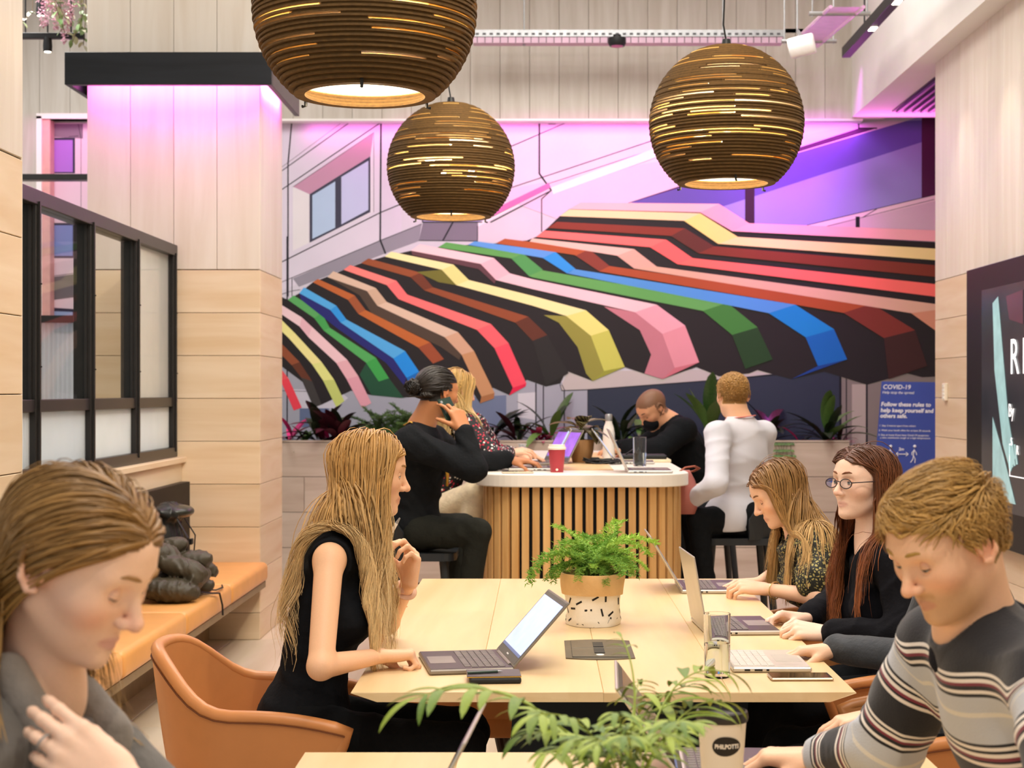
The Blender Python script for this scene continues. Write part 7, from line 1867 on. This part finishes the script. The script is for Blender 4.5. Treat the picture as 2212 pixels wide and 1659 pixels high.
# planter plants
def pb(px, dy=0, Y=11.98): q = P(px, 955, Y); return (q[0], Y+dy, .99)
spec = [(630, 9, .22, .13, [LP, LM], 'magenta leaved plant at the left end of planter', 21), (655, 10, .16, .22, [LG], 'small green plant at the left end of planter', 22), (690, 12, .30, .2, [LD, LM], 'large dark leaved plant left in the planter', 23),
        (735, 12, .34, .17, [LD, LM], 'tall dark leaved plant under yellow painted stripe', 24), (715, 8, .16, .14, [LP], 'low magenta plant between dark leaves at left of planter', 25), (1060, 12, .30, .17, [LD], 'dark leaved plant behind the woman in flowered blouse', 26), (1120, 10, .26, .16, [LD, LM], 'plum leaved plant behind the purple screen laptop', 27),
        (1168, 10, .20, .14, [LP], 'magenta plant behind patterned leaf pot', 28), (1190, 9, .34, .14, [LD, LG], 'upright dark plant behind patterned leaf pot', 29), (1340, 14, .32, .12, [LD], 'dark leafy plant behind the white bottle', 30), (1385, 12, .30, .14, [LD, LG], 'dark leafy plant behind the water glass', 31),
        (1660, 13, .34, .15, [LD, LM], 'dark leaved plant right of the man in white shirt', 32), (1730, 8, .17, .12, [LP, LD], 'low magenta plant at right end of planter', 33), (1785, 14, .34, .15, [LD, LG], 'tall dark plant at the right end of planter', 34), (1815, 8, .18, .12, [LM, LP], 'plum plant at the right corner of planter', 35)]
for px, n, L, W_, mt, lb, sd in spec: leafy(pb(px, .03*((sd % 3)-1)), int(n*1.3), L*1.05, W_*.8, mt, lb, group='planter plants', seed=sd, up=.95)
bop = leafy(pb(1528), 7, .46, .13, [LG], 'tall green broad leaf plant between the two men', group='planter plants', seed=40, up=1.15, bend=.45)
fmd = [m_.copy() for m_ in fms]
for m_ in fmd: m_.materials.clear(); m_.materials.append(leaf_mat('dark_fern', '#1E3A18', '#4E6E30', .7))
fb = thing('planter_fern', pb(830), 'bushy green fern in the planter behind man with bun', 'plant', 'planter plants')
fern_bush(fb, pb(825), 46, .36, 17, (.2, 1.7), .09, fmd)
fb = thing('planter_fern', pb(875), 'second bushy fern in planter touching the blue stripe', 'plant', 'planter plants')
fern_bush(fb, pb(885), 24, .40, 18, (.6, 1.9), .06, fmd)
iv = thing('trailing_ivy', pb(1680, -.2), 'trailing ivy spilling over planter front behind leopard print woman', 'plant', 'planter plants'); rnd = random.Random(6)
lv = leaf_mesh('leaf', 1, .35, .5, .2, 5); lv.materials.append(LG)
for k in range(6):
    x0 = pb(1665+7*k)[0]; pts = [Vector((x0, 11.86, 1.02)), Vector((x0, 11.79, 1.06))]+[Vector((x0+.015*math.sin(j+k), 11.775, 1.05-.04*j)) for j in range(1, 6+k % 3)]
    MB().tube(pts, .0025, 5).build('vine', plain('leaf_stem_green', '#4d5a30', .6), iv)
    for p in pts[1:]:
        for s in (-1, 1):
            o = bpy.data.objects.new('leaf', lv); COL.objects.link(o); o.parent = iv; o.matrix_parent_inverse = iv.matrix_basis.inverted(); o.matrix_basis = along(p, (s, -.4, -.4), (0, -1, .3), .032)
# ---------------- hanging blossom at the upper left, with its lamp bar
hb_ = thing('hanging_blossom', P(120, 60, 9.7), 'pink blossom and green leaves hanging from black bar at upper left', 'plant')
rnd = random.Random(9); lh = leaf_mesh('leaf', 1, .32, .6, .2, 5); lh.materials.append(leaf_mat('pale_green_leaf', '#5E8A4A', '#B7CC96')); lb_ = leaf_mesh('leaf', 1, .32, .6, .2, 5); lb_.materials.append(leaf_mat('cream_leaf', '#C9C8A0', '#E4E2CC'))
for k in range(9):
    q = Pv(rnd.uniform(60, 185), rnd.uniform(-30, 40), rnd.uniform(9.55, 9.85)); e = q+Vector((rnd.uniform(-.12, .12), rnd.uniform(-.05, .05), -rnd.uniform(.06, .22)))
    MB().tube([q+Vector((0, 0, .12)), q, e], .003, 5).build('vine', plain('vine_brown', '#6b5a48', .7), hb_)
    for j in range(9):
        p = q.lerp(e, j/8); o = bpy.data.objects.new('leaf', lh if rnd.random() < .55 else lb_); COL.objects.link(o); o.parent = hb_; o.matrix_parent_inverse = hb_.matrix_basis.inverted()
        o.matrix_basis = along(p, (rnd.uniform(-1, 1), rnd.uniform(-1, 1), rnd.uniform(-.9, .3)), (0, 0, 1), rnd.uniform(.04, .065))
for k in range(4):
    bl = MB(); q = Pv((95, 120, 150, 140)[k], (5, 10, 0, 40)[k], 9.62)
    for j in range(150):
        t = rnd.random(); rr_ = .05*(1-.75*t); p = q+Vector((rnd.uniform(-rr_, rr_), rnd.uniform(-rr_, rr_), -.20*t+.05)); d = Vector((rnd.uniform(-1, 1), rnd.uniform(-1, 1), rnd.uniform(-1, .6))).normalized(); s = d.orthogonal().normalized()*.006
        bl.add([p-s, p+d*.004+s, p+d*.016, p-d*.003], [(0, 1, 2), (0, 2, 3)])
    tag(bl.build('blossom', plain('pink_blossom', '#D9A9BC', .7, var=.25, scale=60), hb_), kind='stuff')
tb_ = thing('lamp_bar', P(115, 85, 9.7), 'black bar with small spotlight under the pink blossom', 'lamp')
a, b_ = Pv(20, 78, 9.7), Pv(182, 78, 9.7)
MB().box((a.x, 9.68, a.z-.018), (b_.x, 9.72, a.z+.018), bev=.003).build('bar', M_black, tb_)
for px, py in ((103, 100), (88, 22)):
    q = Pv(px, py, 9.7); MB().lathe([(0, .06), (.024, .055), (.028, .0), (.026, -.035), (0, -.03)], 20, q).build('spot_housing', M_black, tb_, smooth='auto')
    MB().lathe([(0, -.036), (.02, -.036), (.02, -.033), (0, -.033)], 16, q).build('spot_lens', M_led_white, tb_)
    MB().tube([q+Vector((0, 0, .055)), (q.x, q.y, max(a.z, q.z)+.09)], .005, 6).build('spot_stem', M_black, tb_)
MB().tube([(a.x+.1, 9.7, a.z), (a.x+.1, 9.7, 5.0)], .005, 6).tube([(b_.x-.08, 9.7, a.z), (b_.x-.08, 9.7, 5.0)], .005, 6).build('hanger_rod', M_black, tb_)
